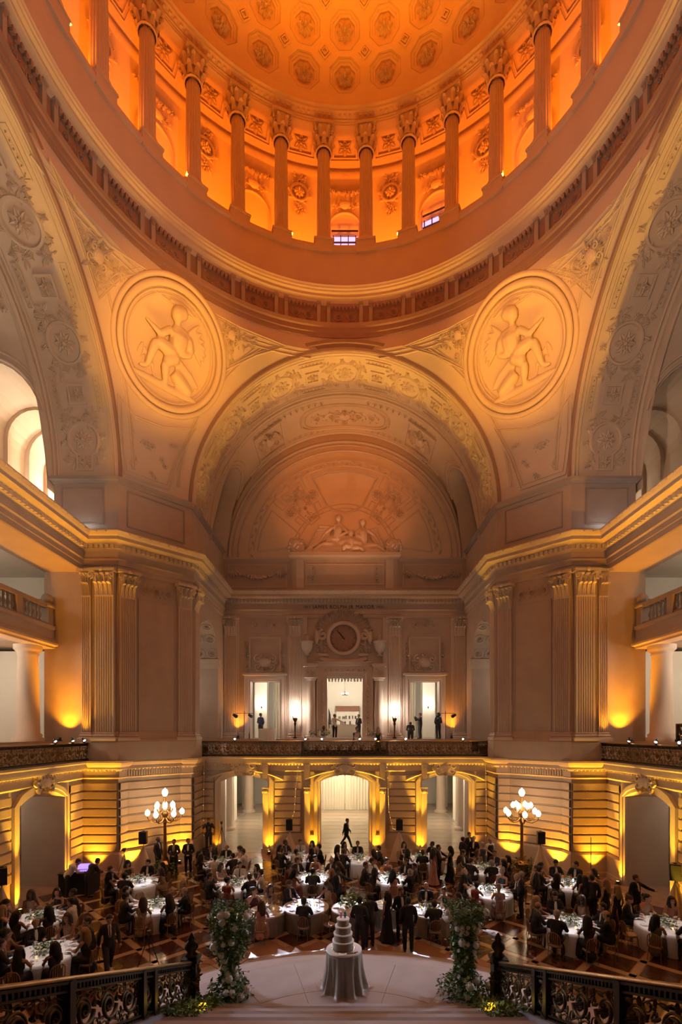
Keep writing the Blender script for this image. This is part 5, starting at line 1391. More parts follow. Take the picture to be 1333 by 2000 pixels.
# ================================================================== cake on its table
CX, CYc = -.02, 10.93
t = thing('cake_table', 'round table under the cake on the landing', 'table', (CX, CYc, LZ1))
q = MB(); q.lathe([(0, .885), (.38, .885), (.38, .86), (.0, .86)], n=32); obj('tabletop', q, 'wood', t)
for k in range(4): a = PI/4+k*PI/2; q = MB(); q.tube([(.28*math.cos(a), .28*math.sin(a), 0), (.28*math.cos(a), .28*math.sin(a), .86)], .02, 6); obj('leg', q, 'wood', t)
def draped(R, H, puddle, waves, amp, seed, n=96):
    g = random.Random(seed); ph = g.uniform(0, 6); mb = MB(); P = []
    for i in range(n):
        a = 2*PI*i/n; f_ = math.sin(waves*a+ph)+.5*math.sin(waves*1.7*a+1)+.3*math.sin(waves*.6*a+2); row = [(0, 0, H), (R*.9*math.cos(a), R*.9*math.sin(a), H), (R*math.cos(a), R*math.sin(a), H-.01)]
        for t_ in (.12, .3, .5, .7, .88, 1):
            r = R*1.015+amp*f_*t_+puddle*max(0, t_-.55)*1.2; row.append((r*math.cos(a), r*math.sin(a), H*(1-t_)+(.012 if t_ == 1 else 0)))
        if puddle: r = R+puddle*1.3+amp*1.0*f_; row.append((r*math.cos(a), r*math.sin(a), .006))
        P.append(row)
    mb.grid(P, closed_u=True); return mb
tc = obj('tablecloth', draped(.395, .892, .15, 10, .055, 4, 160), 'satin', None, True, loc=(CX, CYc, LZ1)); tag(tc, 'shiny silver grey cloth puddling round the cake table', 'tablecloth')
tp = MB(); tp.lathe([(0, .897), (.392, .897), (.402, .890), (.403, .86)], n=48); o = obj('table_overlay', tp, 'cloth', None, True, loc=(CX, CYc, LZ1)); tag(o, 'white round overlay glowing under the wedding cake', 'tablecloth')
ck = thing('wedding_cake', 'four tier wedding cake with a textured icing on the landing table', 'cake', (CX-.02, CYc, LZ1+.897))
q = MB(); q.lathe([(0, .02), (.27, .02), (.28, 0), (0, 0)], n=40); obj('cake_board', q, 'silver', ck, loc=(0, 0, 0))
z = .02
for R, h in ((.235, .17), (.205, .165), (.175, .165), (.135, .155)):
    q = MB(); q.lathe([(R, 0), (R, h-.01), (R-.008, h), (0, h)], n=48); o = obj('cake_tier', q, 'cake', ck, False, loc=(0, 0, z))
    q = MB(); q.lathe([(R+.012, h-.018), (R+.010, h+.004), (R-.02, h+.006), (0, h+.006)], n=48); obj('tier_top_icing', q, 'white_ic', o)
    z += h
for k, (m_, dx) in enumerate((('pinkr', -.045), ('blue', .045))):
    f_ = thing('cake_topper', 'small %s toy figure standing on top of the cake' % ('pink' if k == 0 else 'teal'), 'figurine', (CX-.02+dx, CYc, LZ1+.897+z+.006))
    q = MB(); q.sphere((0, 0, .115), (.034, .03, .03), 10, 8); q.sphere((-.012, -.028, .12), .005, 6, 4); q.sphere((.012, -.028, .12), .005, 6, 4); obj('head', q, m_, f_, True)
    q = MB(); q.sphere((0, 0, .06), (.028, .022, .035), 10, 8); obj('torso', q, m_, f_, True)
    for s in (-1, 1):
        q = MB(); q.tube([(s*.02, 0, .075), (s*.042, -.005, .05)], [.011, .009], 6); obj('arm', q, m_, f_, True)
        q = MB(); q.tube([(s*.013, 0, .04), (s*.015, 0, .006)], [.012, .013], 6); obj('leg', q, m_, f_, True)
def flat(name, label, cat, q, m_, loc, rz=0, group=None):
    o = obj(name, q, m_, None, True, loc=loc, rot=(0, 0, rz)); return tag(o, label, cat, group)
q = MB(); q.lathe([(0, .006), (.065, .006), (.09, .016), (.095, .012), (.06, 0), (0, 0)], n=24)
flat('dessert_plate', 'small plate in front of the wedding cake', 'plate', q, 'plate', (CX-.03, CYc-.31, LZ1+.898))
for k in range(2):
    kn = thing('cake_server' if k else 'cake_knife', ('broad cake server' if k else 'long cake knife')+' lying beside the small plate', 'cutlery', (CX+.10+.05*k, CYc-.30+.045*k, LZ1+.900), .25)
    q = MB(); q.box(-.08, .08, -.010-.012*k, .010+.012*k, 0, .003); obj('blade', q, 'silver', kn)
    q = MB(); q.box(.08, .17, -.009, .009, 0, .010); obj('handle', q, 'bronze', kn)

# ================================================================== rail spots: the cool pin spots clamped on the balcony rails
def rail_spot(x, y, z, to, power, deg, label, col=COOL, blend=.25, r=.03):
    t = thing('rail_spotlight', label, 'spotlight', (x, y, z))
    d = Vector(to)-Vector((x, y, z)); dn_ = d.normalized()
    q = MB(); q.box(-.03, .03, -.03, .03, -.12, 0); obj('clamp', q, 'blackp', t)
    rot = dn_.to_track_quat('-Z', 'Y').to_matrix().to_4x4()
    q = MB(); q.lathe([(0, .16), (.05, .16), (.06, .05), (.065, -.02), (.06, -.02), (.055, .0)], n=12); h = obj('lamp_head', q, 'blackp', t, True, mtx=T(0, 0, .06) @ rot)
    q = MB(); q.sphere((0, 0, -.0), (.052, .052, .03), 12, 8); obj('lens', q, 'lens', h, True)
    p = Vector((x, y, z+.06))+dn_*.05
    spot(p, to, power, col, deg, blend, r, 'pin_spot')
    return t
# ================================================================== people
def seg(a, b, r0, r1): return (Vector(a), Vector(b), r0, r1)
def limbs(segs, el=()):
    q = MB()
    for a, b, r0, r1 in segs:
        L = (b-a).length; n = 3
        d = (b-a)/max(L, 1e-6); pts = [a-d*r0*.6]+[a+(b-a)*i/n for i in range(n+1)]+[b+d*r1*.6]; rr = [r0*.62]+[r0+(r1-r0)*i/n for i in range(n+1)]+[r1*.62]
        q.tube(pts, rr, 10)
    for c, r in el: q.sphere(c, r, 12, 8)
    return q
def hand(w_, d, side, curl=.3):
    """palm and five fingers; w_ wrist, d direction"""
    d = Vector(d).normalized(); up = Vector((0, 0, 1)) if abs(d.z) < .8 else Vector((0, -1, 0)); s = d.cross(up).normalized()*side; nn = s.cross(d)*side
    w_ = Vector(w_); S = [seg(w_, w_+d*.085, .024, .034), seg(w_+s*.015, w_+s*.022+d*.08, .018, .02), seg(w_-s*.015, w_-s*.022+d*.08, .018, .02)]
    for k, L in enumerate((.065, .078, .072, .055)):
        o_ = s*(.030-.02*k); b = w_+d*.085+o_; m_ = b+d*L*.5-nn*.0; e = m_+(d*math.cos(curl*1.4)-nn*math.sin(curl*1.4))*L*.55
        S += [seg(b, m_, .0105, .0098), seg(m_, e, .0098, .009)]
    S.append(seg(w_+s*.02+d*.02, w_+s*.055+d*.055, .014, .012)); S.append(seg(w_+s*.055+d*.055, w_+s*.06+d*.095, .012, .010)); return S
def head_parts(c, yaw, pitch=0):
    m_ = T(c[0], c[1], c[2]+.012) @ rotz(yaw) @ Matrix.Rotation(pitch, 4, 'X') @ Matrix.Scale(1.13, 4); q = MB()
    q.sphere((0, .012, .03), (.078, .095, .090), 14, 10); q.sphere((0, -.012, -.03), (.060, .072, .085), 12, 8); q.sphere((0, -.045, -.085), (.032, .035, .03), 8, 6)
    q.tube([(0, -.080, .018), (0, -.098, -.012), (0, -.104, -.026)], [.010, .014, .017], 6); q.sphere((0, -.088, -.056), (.022, .012, .010), 8, 5)
    for s in (-1, 1): q.sphere((s*.079, .008, -.002), (.012, .020, .032), 6, 6); q.sphere((s*.036, -.068, -.025), (.022, .016, .02), 6, 5); q.sphere((s*.03, -.080, .034), (.022, .012, .008), 6, 5)
    out = MB(); out.merge(q, m_); return out, m_
def hair_mb(m_, kind):
    q = MB()
    if kind == 'short':
        q.sphere((0, .024, .048), (.086, .100, .084), 14, 10); q.sphere((0, .05, 0), (.078, .065, .075), 10, 8)
    elif kind == 'bald':
        q.sphere((0, .05, .0), (.084, .068, .055), 12, 8)
    elif kind == 'up':
        q.sphere((0, .026, .05), (.088, .102, .086), 14, 10); q.sphere((0, .06, .0), (.078, .06, .07), 10, 8); q.sphere((0, .12, .07), (.05, .05, .05), 10, 8)
    else:
        q.sphere((0, .026, .05), (.092, .104, .088), 14, 10); q.tube([(0, .06, .04), (0, .085, -.08), (0, .09, -.2), (0, .085, -.34)], [.088, .098, .10, .05], 10)
        for s in (-1, 1): q.tube([(s*.07, .01, .04), (s*.09, .0, -.08), (s*.10, .0, -.2)], [.035, .038, .02], 8)
    out = MB(); out.merge(q, m_); return out
class Pose: pass
def make_pose(name):
    """joint positions; the figure faces -y"""
    P = Pose(); P.name = name; P.yaw = 0; P.pitch = 0; st = not name.startswith('s_'); fem = name.endswith('f') 
    P.st = st; P.fem = fem; w_ = .165 if fem else .19; hp = .10
    if st:
        P.pel = Vector((0, 0, .95)); P.chest = Vector((0, 0, 1.33)); P.neck = Vector((0, .01, 1.50)); P.head = Vector((0, -.015, 1.635))
        P.sh = [Vector((s*w_, .01, 1.42)) for s in (-1, 1)]; P.el = [Vector((s*(w_+.07), .03, 1.14)) for s in (-1, 1)]; P.wr = [Vector((s*(w_+.06), -.07, .90)) for s in (-1, 1)]; P.hd = [Vector((0, -.15, -1))]*2
        P.hip = [Vector((s*hp, 0, .92)) for s in (-1, 1)]; P.kn = [Vector((s*.11, -.02, .50)) for s in (-1, 1)]; P.an = [Vector((s*.11, .02, .09)) for s in (-1, 1)]
    else:
        P.pel = Vector((0, .02, .56)); P.chest = Vector((0, -.03, .92)); P.neck = Vector((0, -.06, 1.09)); P.head = Vector((0, -.09, 1.225))
        P.sh = [Vector((s*w_, -.05, 1.01)) for s in (-1, 1)]; P.el = [Vector((s*(w_+.06), -.18, .80)) for s in (-1, 1)]; P.wr = [Vector((s*(.14), -.36, .815)) for s in (-1, 1)]; P.hd = [Vector((.5, -1, 0)), Vector((-.5, -1, 0))]
        P.hip = [Vector((s*hp, .0, .55)) for s in (-1, 1)]; P.kn = [Vector((s*.12, -.34, .55)) for s in (-1, 1)]; P.an = [Vector((s*.12, -.26, .09)) for s in (-1, 1)]
    P.toe = None; v = name
    if 'lean' in v:
        for q in ('chest', 'neck', 'head'): setattr(P, q, getattr(P, q)+Vector((.03, -.06 if q == 'chest' else -.11, -.02)))
        P.sh = [p+Vector((.02, -.08, -.01)) for p in P.sh]; P.wr[0] = Vector((.02, -.20, 1.08)); P.el[0] = Vector((-.2, -.25, .86)); P.hd[0] = Vector((.2, .1, 1)); P.yaw = .5
    if 'turn' in v: P.yaw = -.7; P.pitch = .1
    if 'look' in v: P.yaw = .6
    if 'down' in v: P.pitch = .45
    if 'walk' in v:
        P.kn = [Vector((-.10, -.24, .53)), Vector((.10, .16, .52))]; P.an = [Vector((-.10, -.40, .12)), Vector((.10, .42, .17))]; P.pel.z -= .03; P.wr = [Vector((-.26, .12, .90)), Vector((.26, -.16, .94))]; P.pitch = .25
        P.chest.y -= .03; P.head.y -= .06; P.neck.y -= .04
    if 'clasp' in v: P.el = [Vector((s*.27, .0, 1.13)) for s in (-1, 1)]; P.wr = [Vector((s*.07, -.17, .98)) for s in (-1, 1)]; P.hd = [Vector((1, -.2, -.3)), Vector((-1, -.2, -.3))]
    if 'reach' in v: P.el[1] = Vector((.44, -.10, 1.26)); P.wr[1] = Vector((.66, -.20, 1.17)); P.hd[1] = Vector((1, -.3, -.2)); P.yaw = .7
    if 'hug' in v: P.el[1] = Vector((.36, -.15, 1.26)); P.wr[1] = Vector((.30, -.36, 1.16)); P.hd[1] = Vector((-.5, -.6, 0)); P.el[0] = Vector((-.30, -.10, 1.16)); P.wr[0] = Vector((-.16, -.33, 1.12)); P.hd[0] = Vector((.5, -.6, 0))
    if 'film' in v: P.el = [Vector((s*.30, -.20, 1.26)) for s in (-1, 1)]; P.wr = [Vector((s*.11, -.36, 1.48)) for s in (-1, 1)]; P.hd = [Vector((.2, -.4, .8)), Vector((-.2, -.4, .8))]
    if 'bend' in v:
        for q, o_ in (('chest', (0, -.18, -.06)), ('neck', (0, -.32, -.15)), ('head', (0, -.43, -.20))): setattr(P, q, getattr(P, q)+Vector(o_))
        P.sh = [p+Vector((0, -.26, -.11)) for p in P.sh]; P.el = [Vector((s*.25, -.36, 1.06)) for s in (-1, 1)]; P.wr = [Vector((s*.14, -.58, .98)) for s in (-1, 1)]; P.hd = [Vector((0, -1, -.3))]*2; P.pitch = .5
    return P
def pose_parts(P):
    fem = P.fem; k = .9 if fem else 1
    torso = lambda g: [seg(P.pel, P.chest-Vector((0, 0, .14)), (.125 if fem else .13)+g, (.105 if fem else .128)+g), seg(P.chest-Vector((.055, 0, .10)), P.chest+Vector((-.06, 0, .05)), .095*k+g, .085*k+g), seg(P.chest-Vector((-.055, 0, .10)), P.chest+Vector((.06, 0, .05)), .095*k+g, .085*k+g),
        seg(P.sh[0]+Vector((.03, 0, 0)), P.sh[1]-Vector((.03, 0, 0)), .058*k+g, .058*k+g)]+([seg(P.pel+Vector((-.06, 0, -.02)), P.pel+Vector((.06, 0, -.02)), .115+g, .115+g)])
    arms = lambda g, hands=True: sum([[seg(P.sh[i], P.el[i], .052*k+g, .042*k+g), seg(P.el[i], P.wr[i], .041*k+g, .027*k+g)] for i in (0, 1)], [])
    legs = lambda g: sum([[seg(P.hip[i], P.kn[i], .085*k+g, .058*k+g), seg(P.kn[i], P.an[i], .056*k+g, .040*k+g)] for i in (0, 1)], [])
    feet = lambda g: [seg(P.an[i]+Vector((0, .03, -.045)), P.an[i]+Vector((0, -.16, -.055)), .035+g, .030+g) for i in (0, 1)]
    return torso, arms, legs, feet
PM = {}
def pose_mesh(pname, part):
    key = (pname, part)
    if key in PM: return PM[key]
    if pname not in PM: PM[pname] = make_pose(pname)
    P = PM[pname]; torso, arms, legs, feet = pose_parts(P); fem = P.fem
    if part == 'body':
        q = limbs(torso(0)+arms(0)+legs(0)+feet(0)+[seg(P.neck-Vector((0, 0, .06)), P.head-Vector((0, -.015, .08)), .055, .050)]+hand(P.wr[0], P.hd[0], 1)+hand(P.wr[1], P.hd[1], -1))
        hq, m_ = head_parts(P.head, P.yaw, P.pitch); q.merge(hq); me = remesh(q, .0155, 1, 'person_body', ('skin1', 'eye', 'lip')); P.hm = m_
        inv = m_.inverted(); n = len(me.polygons); mi = [0]*n
        for i, p in enumerate(me.polygons):
            c = inv @ p.center
            if c.y < -.05 and abs(c.z) < .08 and abs(c.x) < .06:
                if abs(abs(c.x)-.031) < .014 and abs(c.z-.016) < .009: mi[i] = 1
                elif abs(c.x) < .024 and abs(c.z+.056) < .008: mi[i] = 2
        me.polygons.foreach_set('material_index', mi)
    elif part == 'jacket':
        t = torso(.030)+arms(.020); 
        t += [seg(P.pel+Vector((s*.07, 0, -.02)), P.pel+Vector((s*.08, .0 if P.st else .02, -.14 if P.st else -.06)), .12, .115) for s in (-1, 1)]
        me = remesh(limbs(t), .019, 2, 'jacket', ('suit',))
    elif part == 'shirt':
        me = remesh(limbs(torso(.022)+arms(.016)), .019, 2, 'shirt', ('shirt',))
    elif part == 'vest':
        me = remesh(limbs([s_ for s_ in torso(.026)][:3]+[torso(.024)[4]]), .019, 2, 'vest', ('suit',))
    elif part == 'trousers':
        me = remesh(limbs(legs(.022)+[seg(P.pel+Vector((-.05, 0, 0)), P.pel+Vector((.05, 0, 0)), .13, .13)]), .019, 2, 'trousers', ('suit',))
    elif part == 'shoes': me = limbs(feet(.012)).mesh('shoes', 'blackp', True)
    elif part == 'shirt_front':
        q = MB(); c = P.chest; y = -.125
        dz = P.neck-P.chest; 
        a = P.neck+Vector((0, -.045, .0)); b = P.chest+Vector((0, -.135, -.16))
        q.grid([[(a.x-.05, a.y-.0, a.z), (a.x-.02, a.y-.025, a.z-.0), (a.x+.02, a.y-.025, a.z-.0), (a.x+.05, a.y-.0, a.z)], [(c.x-.055, c.y-.10, c.z+.04), (c.x-.02, c.y-.128, c.z+.04), (c.x+.02, c.y-.128, c.z+.04), (c.x+.055, c.y-.10, c.z+.04)], [(b.x-.03, b.y-.01, b.z), (b.x-.01, b.y-.02, b.z), (b.x+.01, b.y-.02, b.z), (b.x+.03, b.y-.01, b.z)]])
        me = q.mesh('shirt_front', 'shirt', True)
    elif part == 'bow_tie':
        q = MB(); c = P.neck+Vector((0, -.082, -.005)); 
        for s in (-1, 1): q.add([(c.x, c.y, c.z-.008), (c.x+s*.05, c.y-.004, c.z-.026), (c.x+s*.05, c.y-.004, c.z+.026), (c.x, c.y, c.z+.008), (c.x+s*.03, c.y-.02, c.z)], [(0, 1, 4), (1, 2, 4), (2, 3, 4), (3, 0, 4)])
        me = q.mesh('bow_tie', 'black')
    elif part == 'necktie':
        q = MB(); c = P.neck+Vector((0, -.085, -.01)); b = P.chest+Vector((0, -.165, -.14)); q.tube([c, (c+b)/2+Vector((0, -.01, 0)), b], [.014, .020, .026], 6); me = q.mesh('necktie', 'wood', True)
    elif part == 'dress':
        t = [s_ for s_ in torso(.016)][:3]+[torso(.016)[4]]
        if P.st:
            q = limbs(t); G = []
            for i in range(28):
                a = 2*PI*i/28; f_ = 1+.06*math.sin(7*a)
                G.append([((r*f_*1.05)*math.cos(a), (r*f_*.9)*math.sin(a)+.0, z) for r, z in ((.13, 1.03), (.165, .9), (.17, .7), (.20, .45), (.26, .2), (.31, .04), (0, .04))]+[(0, 0, 1.03)])
            q.grid(G, closed_u=True); me = remesh(q, .02, 1, 'dress', ('suit',))
        else:
            t += [seg(P.hip[i], P.kn[i], .11, .095) for i in (0, 1)]+[seg(P.kn[i], P.an[i]+Vector((0, .02, .06)), .10, .15) for i in (0, 1)]+[seg((0, .02, .52), (0, .12, .25), .14, .16)]
            me = remesh(limbs(t), .021, 2, 'dress', ('suit',))
    elif part.startswith('hair_'):
        pose_mesh(pname, 'body'); me = hair_mb(P.hm, part[5:]).mesh('hair', 'hair_k', True)
    PM[key] = me; return me
def dressed(name, me, parent, m_, **k):
    o = link(name, me, parent, **k)
    if m_: o.material_slots[0].link = 'OBJECT'; o.material_slots[0].material = M[m_]
    return o
# wardrobe: code -> (female, words, parts, hair style, hair colour)
WR_ = {
 't': (0, 'man in black tuxedo', [('jacket', 'suit'), ('trousers', 'suit'), ('shirt_front', None), ('bow_tie', None)], 'short'),
 's': (0, 'man in dark suit', [('jacket', 'suitn'), ('trousers', 'suitn'), ('shirt_front', None), ('necktie', None)], 'short'),
 'w': (0, 'man in white shirt', [('shirt', 'shirt'), ('trousers', 'suit'), ('necktie', 'suit')], 'short'),
 'b': (0, 'grey haired man in dark suit', [('jacket', 'suit'), ('trousers', 'suit'), ('shirt_front', None)], 'short'),
 'v': (0, 'man in black vest', [('shirt', 'shirt'), ('vest', 'suit'), ('trousers', 'suit'), ('bow_tie', None)], 'short'),
 'd': (1, 'dark haired woman in black dress', 'dress_d', 'long', 'k'), 'y': (1, 'blonde woman in black dress', 'dress_d', 'long', 'y'),
 'r': (1, 'woman in red dress', 'dress_r', 'up', 'k'), 'o': (1, 'woman in orange dress', 'dress_o', 'up', 'k'), 'k': (1, 'woman in pink dress', 'dress_k', 'long', 'k'),
 'g': (1, 'woman in green dress', 'dress_g', 'up', 'b'), 'G': (1, 'woman in olive dress', 'dress_v', 'long', 'k'), 'n': (1, 'woman in beige dress', 'dress_n', 'long', 'b'),
 'l': (1, 'grey haired woman in lavender dress', 'dress_l', 'up', 'g'), 'R': (1, 'woman in burgundy dress', 'dress_R', 'up', 'b'), 'p': (1, 'woman in red patterned dress', 'dress_p', 'long', 'b'),
 'u': (1, 'grey haired woman in blue dress', 'dress_u', 'up', 'g'), 'z': (1, 'woman in white dress', 'dress_z', 'up', 'k')}
PR = random.Random(21)
def person(code, loc, rz, label, pose=None, sc=None, group=None, extra=None, hair=None, skin=None):
    W = WR_[code]; fem = W[0]
    if pose is None: pose = PR.choice(['s_a_f', 's_lean_f', 's_turn_f', 's_look_f', 's_down_f'] if fem else ['s_a_m', 's_turn_m', 's_look_m', 's_down_m'])
    sk = skin or PR.choice(['skin1', 'skin1', 'skin2', 'skin2', 'skin3'] if not (code in 'yblu') else ['skin1', 'skin1', 'skin2'])
    p = link('person', pose_mesh(pose, 'body'), None, loc=loc, rot=(0, 0, rz), scale=(sc or PR.uniform(1.0, 1.07)*(.98 if fem else 1)*1.04)*1.03)
    p.material_slots[0].link = 'OBJECT'; p.material_slots[0].material = M[sk]
    tag(p, label, 'person', group)
    if fem:
        dressed('dress', pose_mesh(pose, 'dress'), p, W[2]); dressed('hair', pose_mesh(pose, 'hair_'+W[3]), p, 'hair_'+W[4])
    else:
        for a, b in W[2]: dressed(a, pose_mesh(pose, a), p, b)
        hk = hair or ('bald' if PR.random() < .12 else 'short'); dressed('hair', pose_mesh(pose, 'hair_'+hk), p, 'hair_g' if code == 'b' else PR.choice(['hair_k', 'hair_k', 'hair_b']))
    dressed('shoes', pose_mesh(pose, 'shoes'), p, None)
    return p

# ================================================================== chairs
seat_q = MB(); seat_q.prism([(.20*math.copysign(abs(math.cos(a))**.6, math.cos(a)), .20*math.copysign(abs(math.sin(a))**.6, math.sin(a))) for a in np.linspace(0, 2*PI, 20, endpoint=False)], .415, .445)
pad_q = MB(); pad_q.prism([(.185*math.copysign(abs(math.cos(a))**.6, math.cos(a)), .185*math.copysign(abs(math.sin(a))**.6, math.sin(a))) for a in np.linspace(0, 2*PI, 20, endpoint=False)], .445, .475)
bk = MB(); bk.tube([(-.19, .17, .42), (-.195, .20, .65), (-.18, .23, .80), (-.13, .245, .88), (0, .25, .905), (.13, .245, .88), (.18, .23, .80), (.195, .20, .65), (.19, .17, .42)], .014, 6)
bk.tube([(-.185, .185, .50), (.185, .185, .50)], .010, 5)
sl_ = MB(); sl_.add([(-.014, -.006, 0), (.014, -.006, 0), (.014, .006, 0), (-.014, .006, 0), (-.014, .052, .37), (.014, .052, .37), (.014, .064, .37), (-.014, .064, .37)], [(0, 3, 2, 1), (4, 5, 6, 7), (0, 1, 5, 4), (1, 2, 6, 5), (2, 3, 7, 6), (3, 0, 4, 7)])
CH = dict(seat=seat_q.mesh('seat', 'gold_wood'), pad=pad_q.mesh('cushion', 'pad'), back=bk.mesh('back_frame', 'gold_wood', True), slat=sl_.mesh('slat', 'gold_wood'))
def legm(dx, dy, h=.42): q = MB(); q.tube([(0, 0, h), (dx, dy, 0)], [.014, .011], 5); return q.mesh('leg', 'gold_wood', True)
LG_ = {(sx, sy): legm(sx*.03, sy*.04) for sx in (-1, 1) for sy in (-1, 1)}
rgm = (lambda q: q.tube([(.17*math.cos(a), .17*math.sin(a), .2) for a in np.linspace(0, 2*PI, 16, endpoint=False)], .008, 4, closed=True).mesh('stretcher_ring', 'gold_wood'))(MB())
def chair(loc, rz, label, group='gold slat back chairs round the tables'):
    t = thing('dining_chair', label, 'chair', loc, rz, group)
    link('seat', CH['seat'], t); link('cushion', CH['pad'], t); link('back_frame', CH['back'], t); link('stretcher', rgm, t)
    for sx in (-1, 1):
        for sy in (-1, 1): link('leg', LG_[(sx, sy)], t, loc=(sx*.165, sy*.155, 0))
    for x in (-.12, -.06, 0, .06, .12): link('slat', CH['slat'], t, loc=(x, .187, .50))
    return t
# ================================================================== tables
def TP(px, py): v = PX(px, py, .76); return (v.x, v.y)
TABLES = [
 ('frontmost left table', TP(88, 1860), .92, 'nsyddsoto'[0:8]), ('table against left doorway', TP(75, 1793), .92, 'dtwddydn'), ('table under left lamp post', TP(268, 1723), .92, 'tdn.sdtd'),
 ('table behind lone floor tripod', TP(304, 1769), .92, 'cybdnswc'), ('table below standing cameraman', TP(432, 1686), .88, 'tnwswddt'), ('table behind left flower pillar', TP(458, 1729), .90, 'wdwsrssn'),
 ('table before left arcade pier', TP(583, 1675), .85, 'wdtdwsds'), ('table left of standing waiter', TP(613, 1715), .92, 'obnyskrt'), ('table before the middle arch', TP(701, 1678), .85, 'tcsk.sdd'),
 ('table right of standing waiter', TP(763, 1717), .88, 'otsbkdsw'), ('table before right arcade pier', TP(820, 1677), .85, 'ct.ksd.d'), ('table left of right lamp post', TP(946, 1698), .92, 'nsddbsnt'),
 ('table behind right flower pillar', TP(957, 1742), .92, '.ub.lrdb'), ('table under right pier uplight', TP(1108, 1727), .92, 'ttd.ddsd'), ('frontmost right table', TP(1115, 1805), .92, 'tnttdbsy'),
 ('table at right picture edge', TP(1300, 1807), .92, 'zkdtsGct'),
 ('first head table from left', TP(452, 1789), .58, '.......t'), ('second head table from left', TP(520, 1779), .67, 'R..n...p'[0:0]+'n...p..R'), ('third head table from left', TP(598, 1770), .86, '.n..s..t'),
 ('head table behind the cake', TP(688, 1773), .78, '.....c..'), ('fifth head table from left', TP(758, 1766), .54, 'c.......'), ('head table by right flowers', TP(841, 1778), .78, 'tgn.s...')]
POS = ['far side', 'far right', 'right side', 'near right', 'near side', 'near left', 'left side', 'far left']
pl = MB(); pl.lathe([(0, .006), (.08, .006), (.125, .018), (.13, .014), (.085, 0), (0, 0)], n=16); PLM = pl.mesh('dinner_plate', 'plate', True)
nk = MB(); nk.box(-.05, .05, -.09, .09, .017, .028); NKM = nk.mesh('folded_napkin', 'cloth')
gls = MB(); gls.lathe([(.032, 0), (.030, .004), (.005, .008), (.004, .08), (.02, .10), (.034, .14), (.033, .19), (.028, .21)], n=10); GLM = gls.mesh('wine_glass', 'glass', True)
cdl = MB(); cdl.lathe([(0, 0), (.03, 0), (.034, .07), (.03, .07), (.028, .05), (0, .05)], n=10); CDM = cdl.mesh('votive_candle', 'candle', True)
fol = foliage(170, lambda g: (lambda a, r: (r*math.cos(a), r*math.sin(a), .05+g.uniform(0, .24)*(1-r)))(g.uniform(0, 6.28), g.uniform(0, .36)), .05, .12, 2).mesh('foliage', ['leaf', 'leaf2'])
fol2 = foliage(260, lambda g: (lambda a, r: (r*math.cos(a), r*math.sin(a), .1+g.uniform(0, .34)*(1-r)))(g.uniform(0, 6.28), g.uniform(0, .45)), .07, .17, 7).mesh('foliage', ['leaf2', 'leaf'])
vase = MB(); vase.lathe([(.10, 0), (.12, .03), (.11, .09), (.12, .10)], n=12); VM = vase.mesh('bowl', 'glass', True)
tabtop = MB(); tabtop.lathe([(0, .745), (.9, .745), (.9, .72), (0, .72)], n=32)
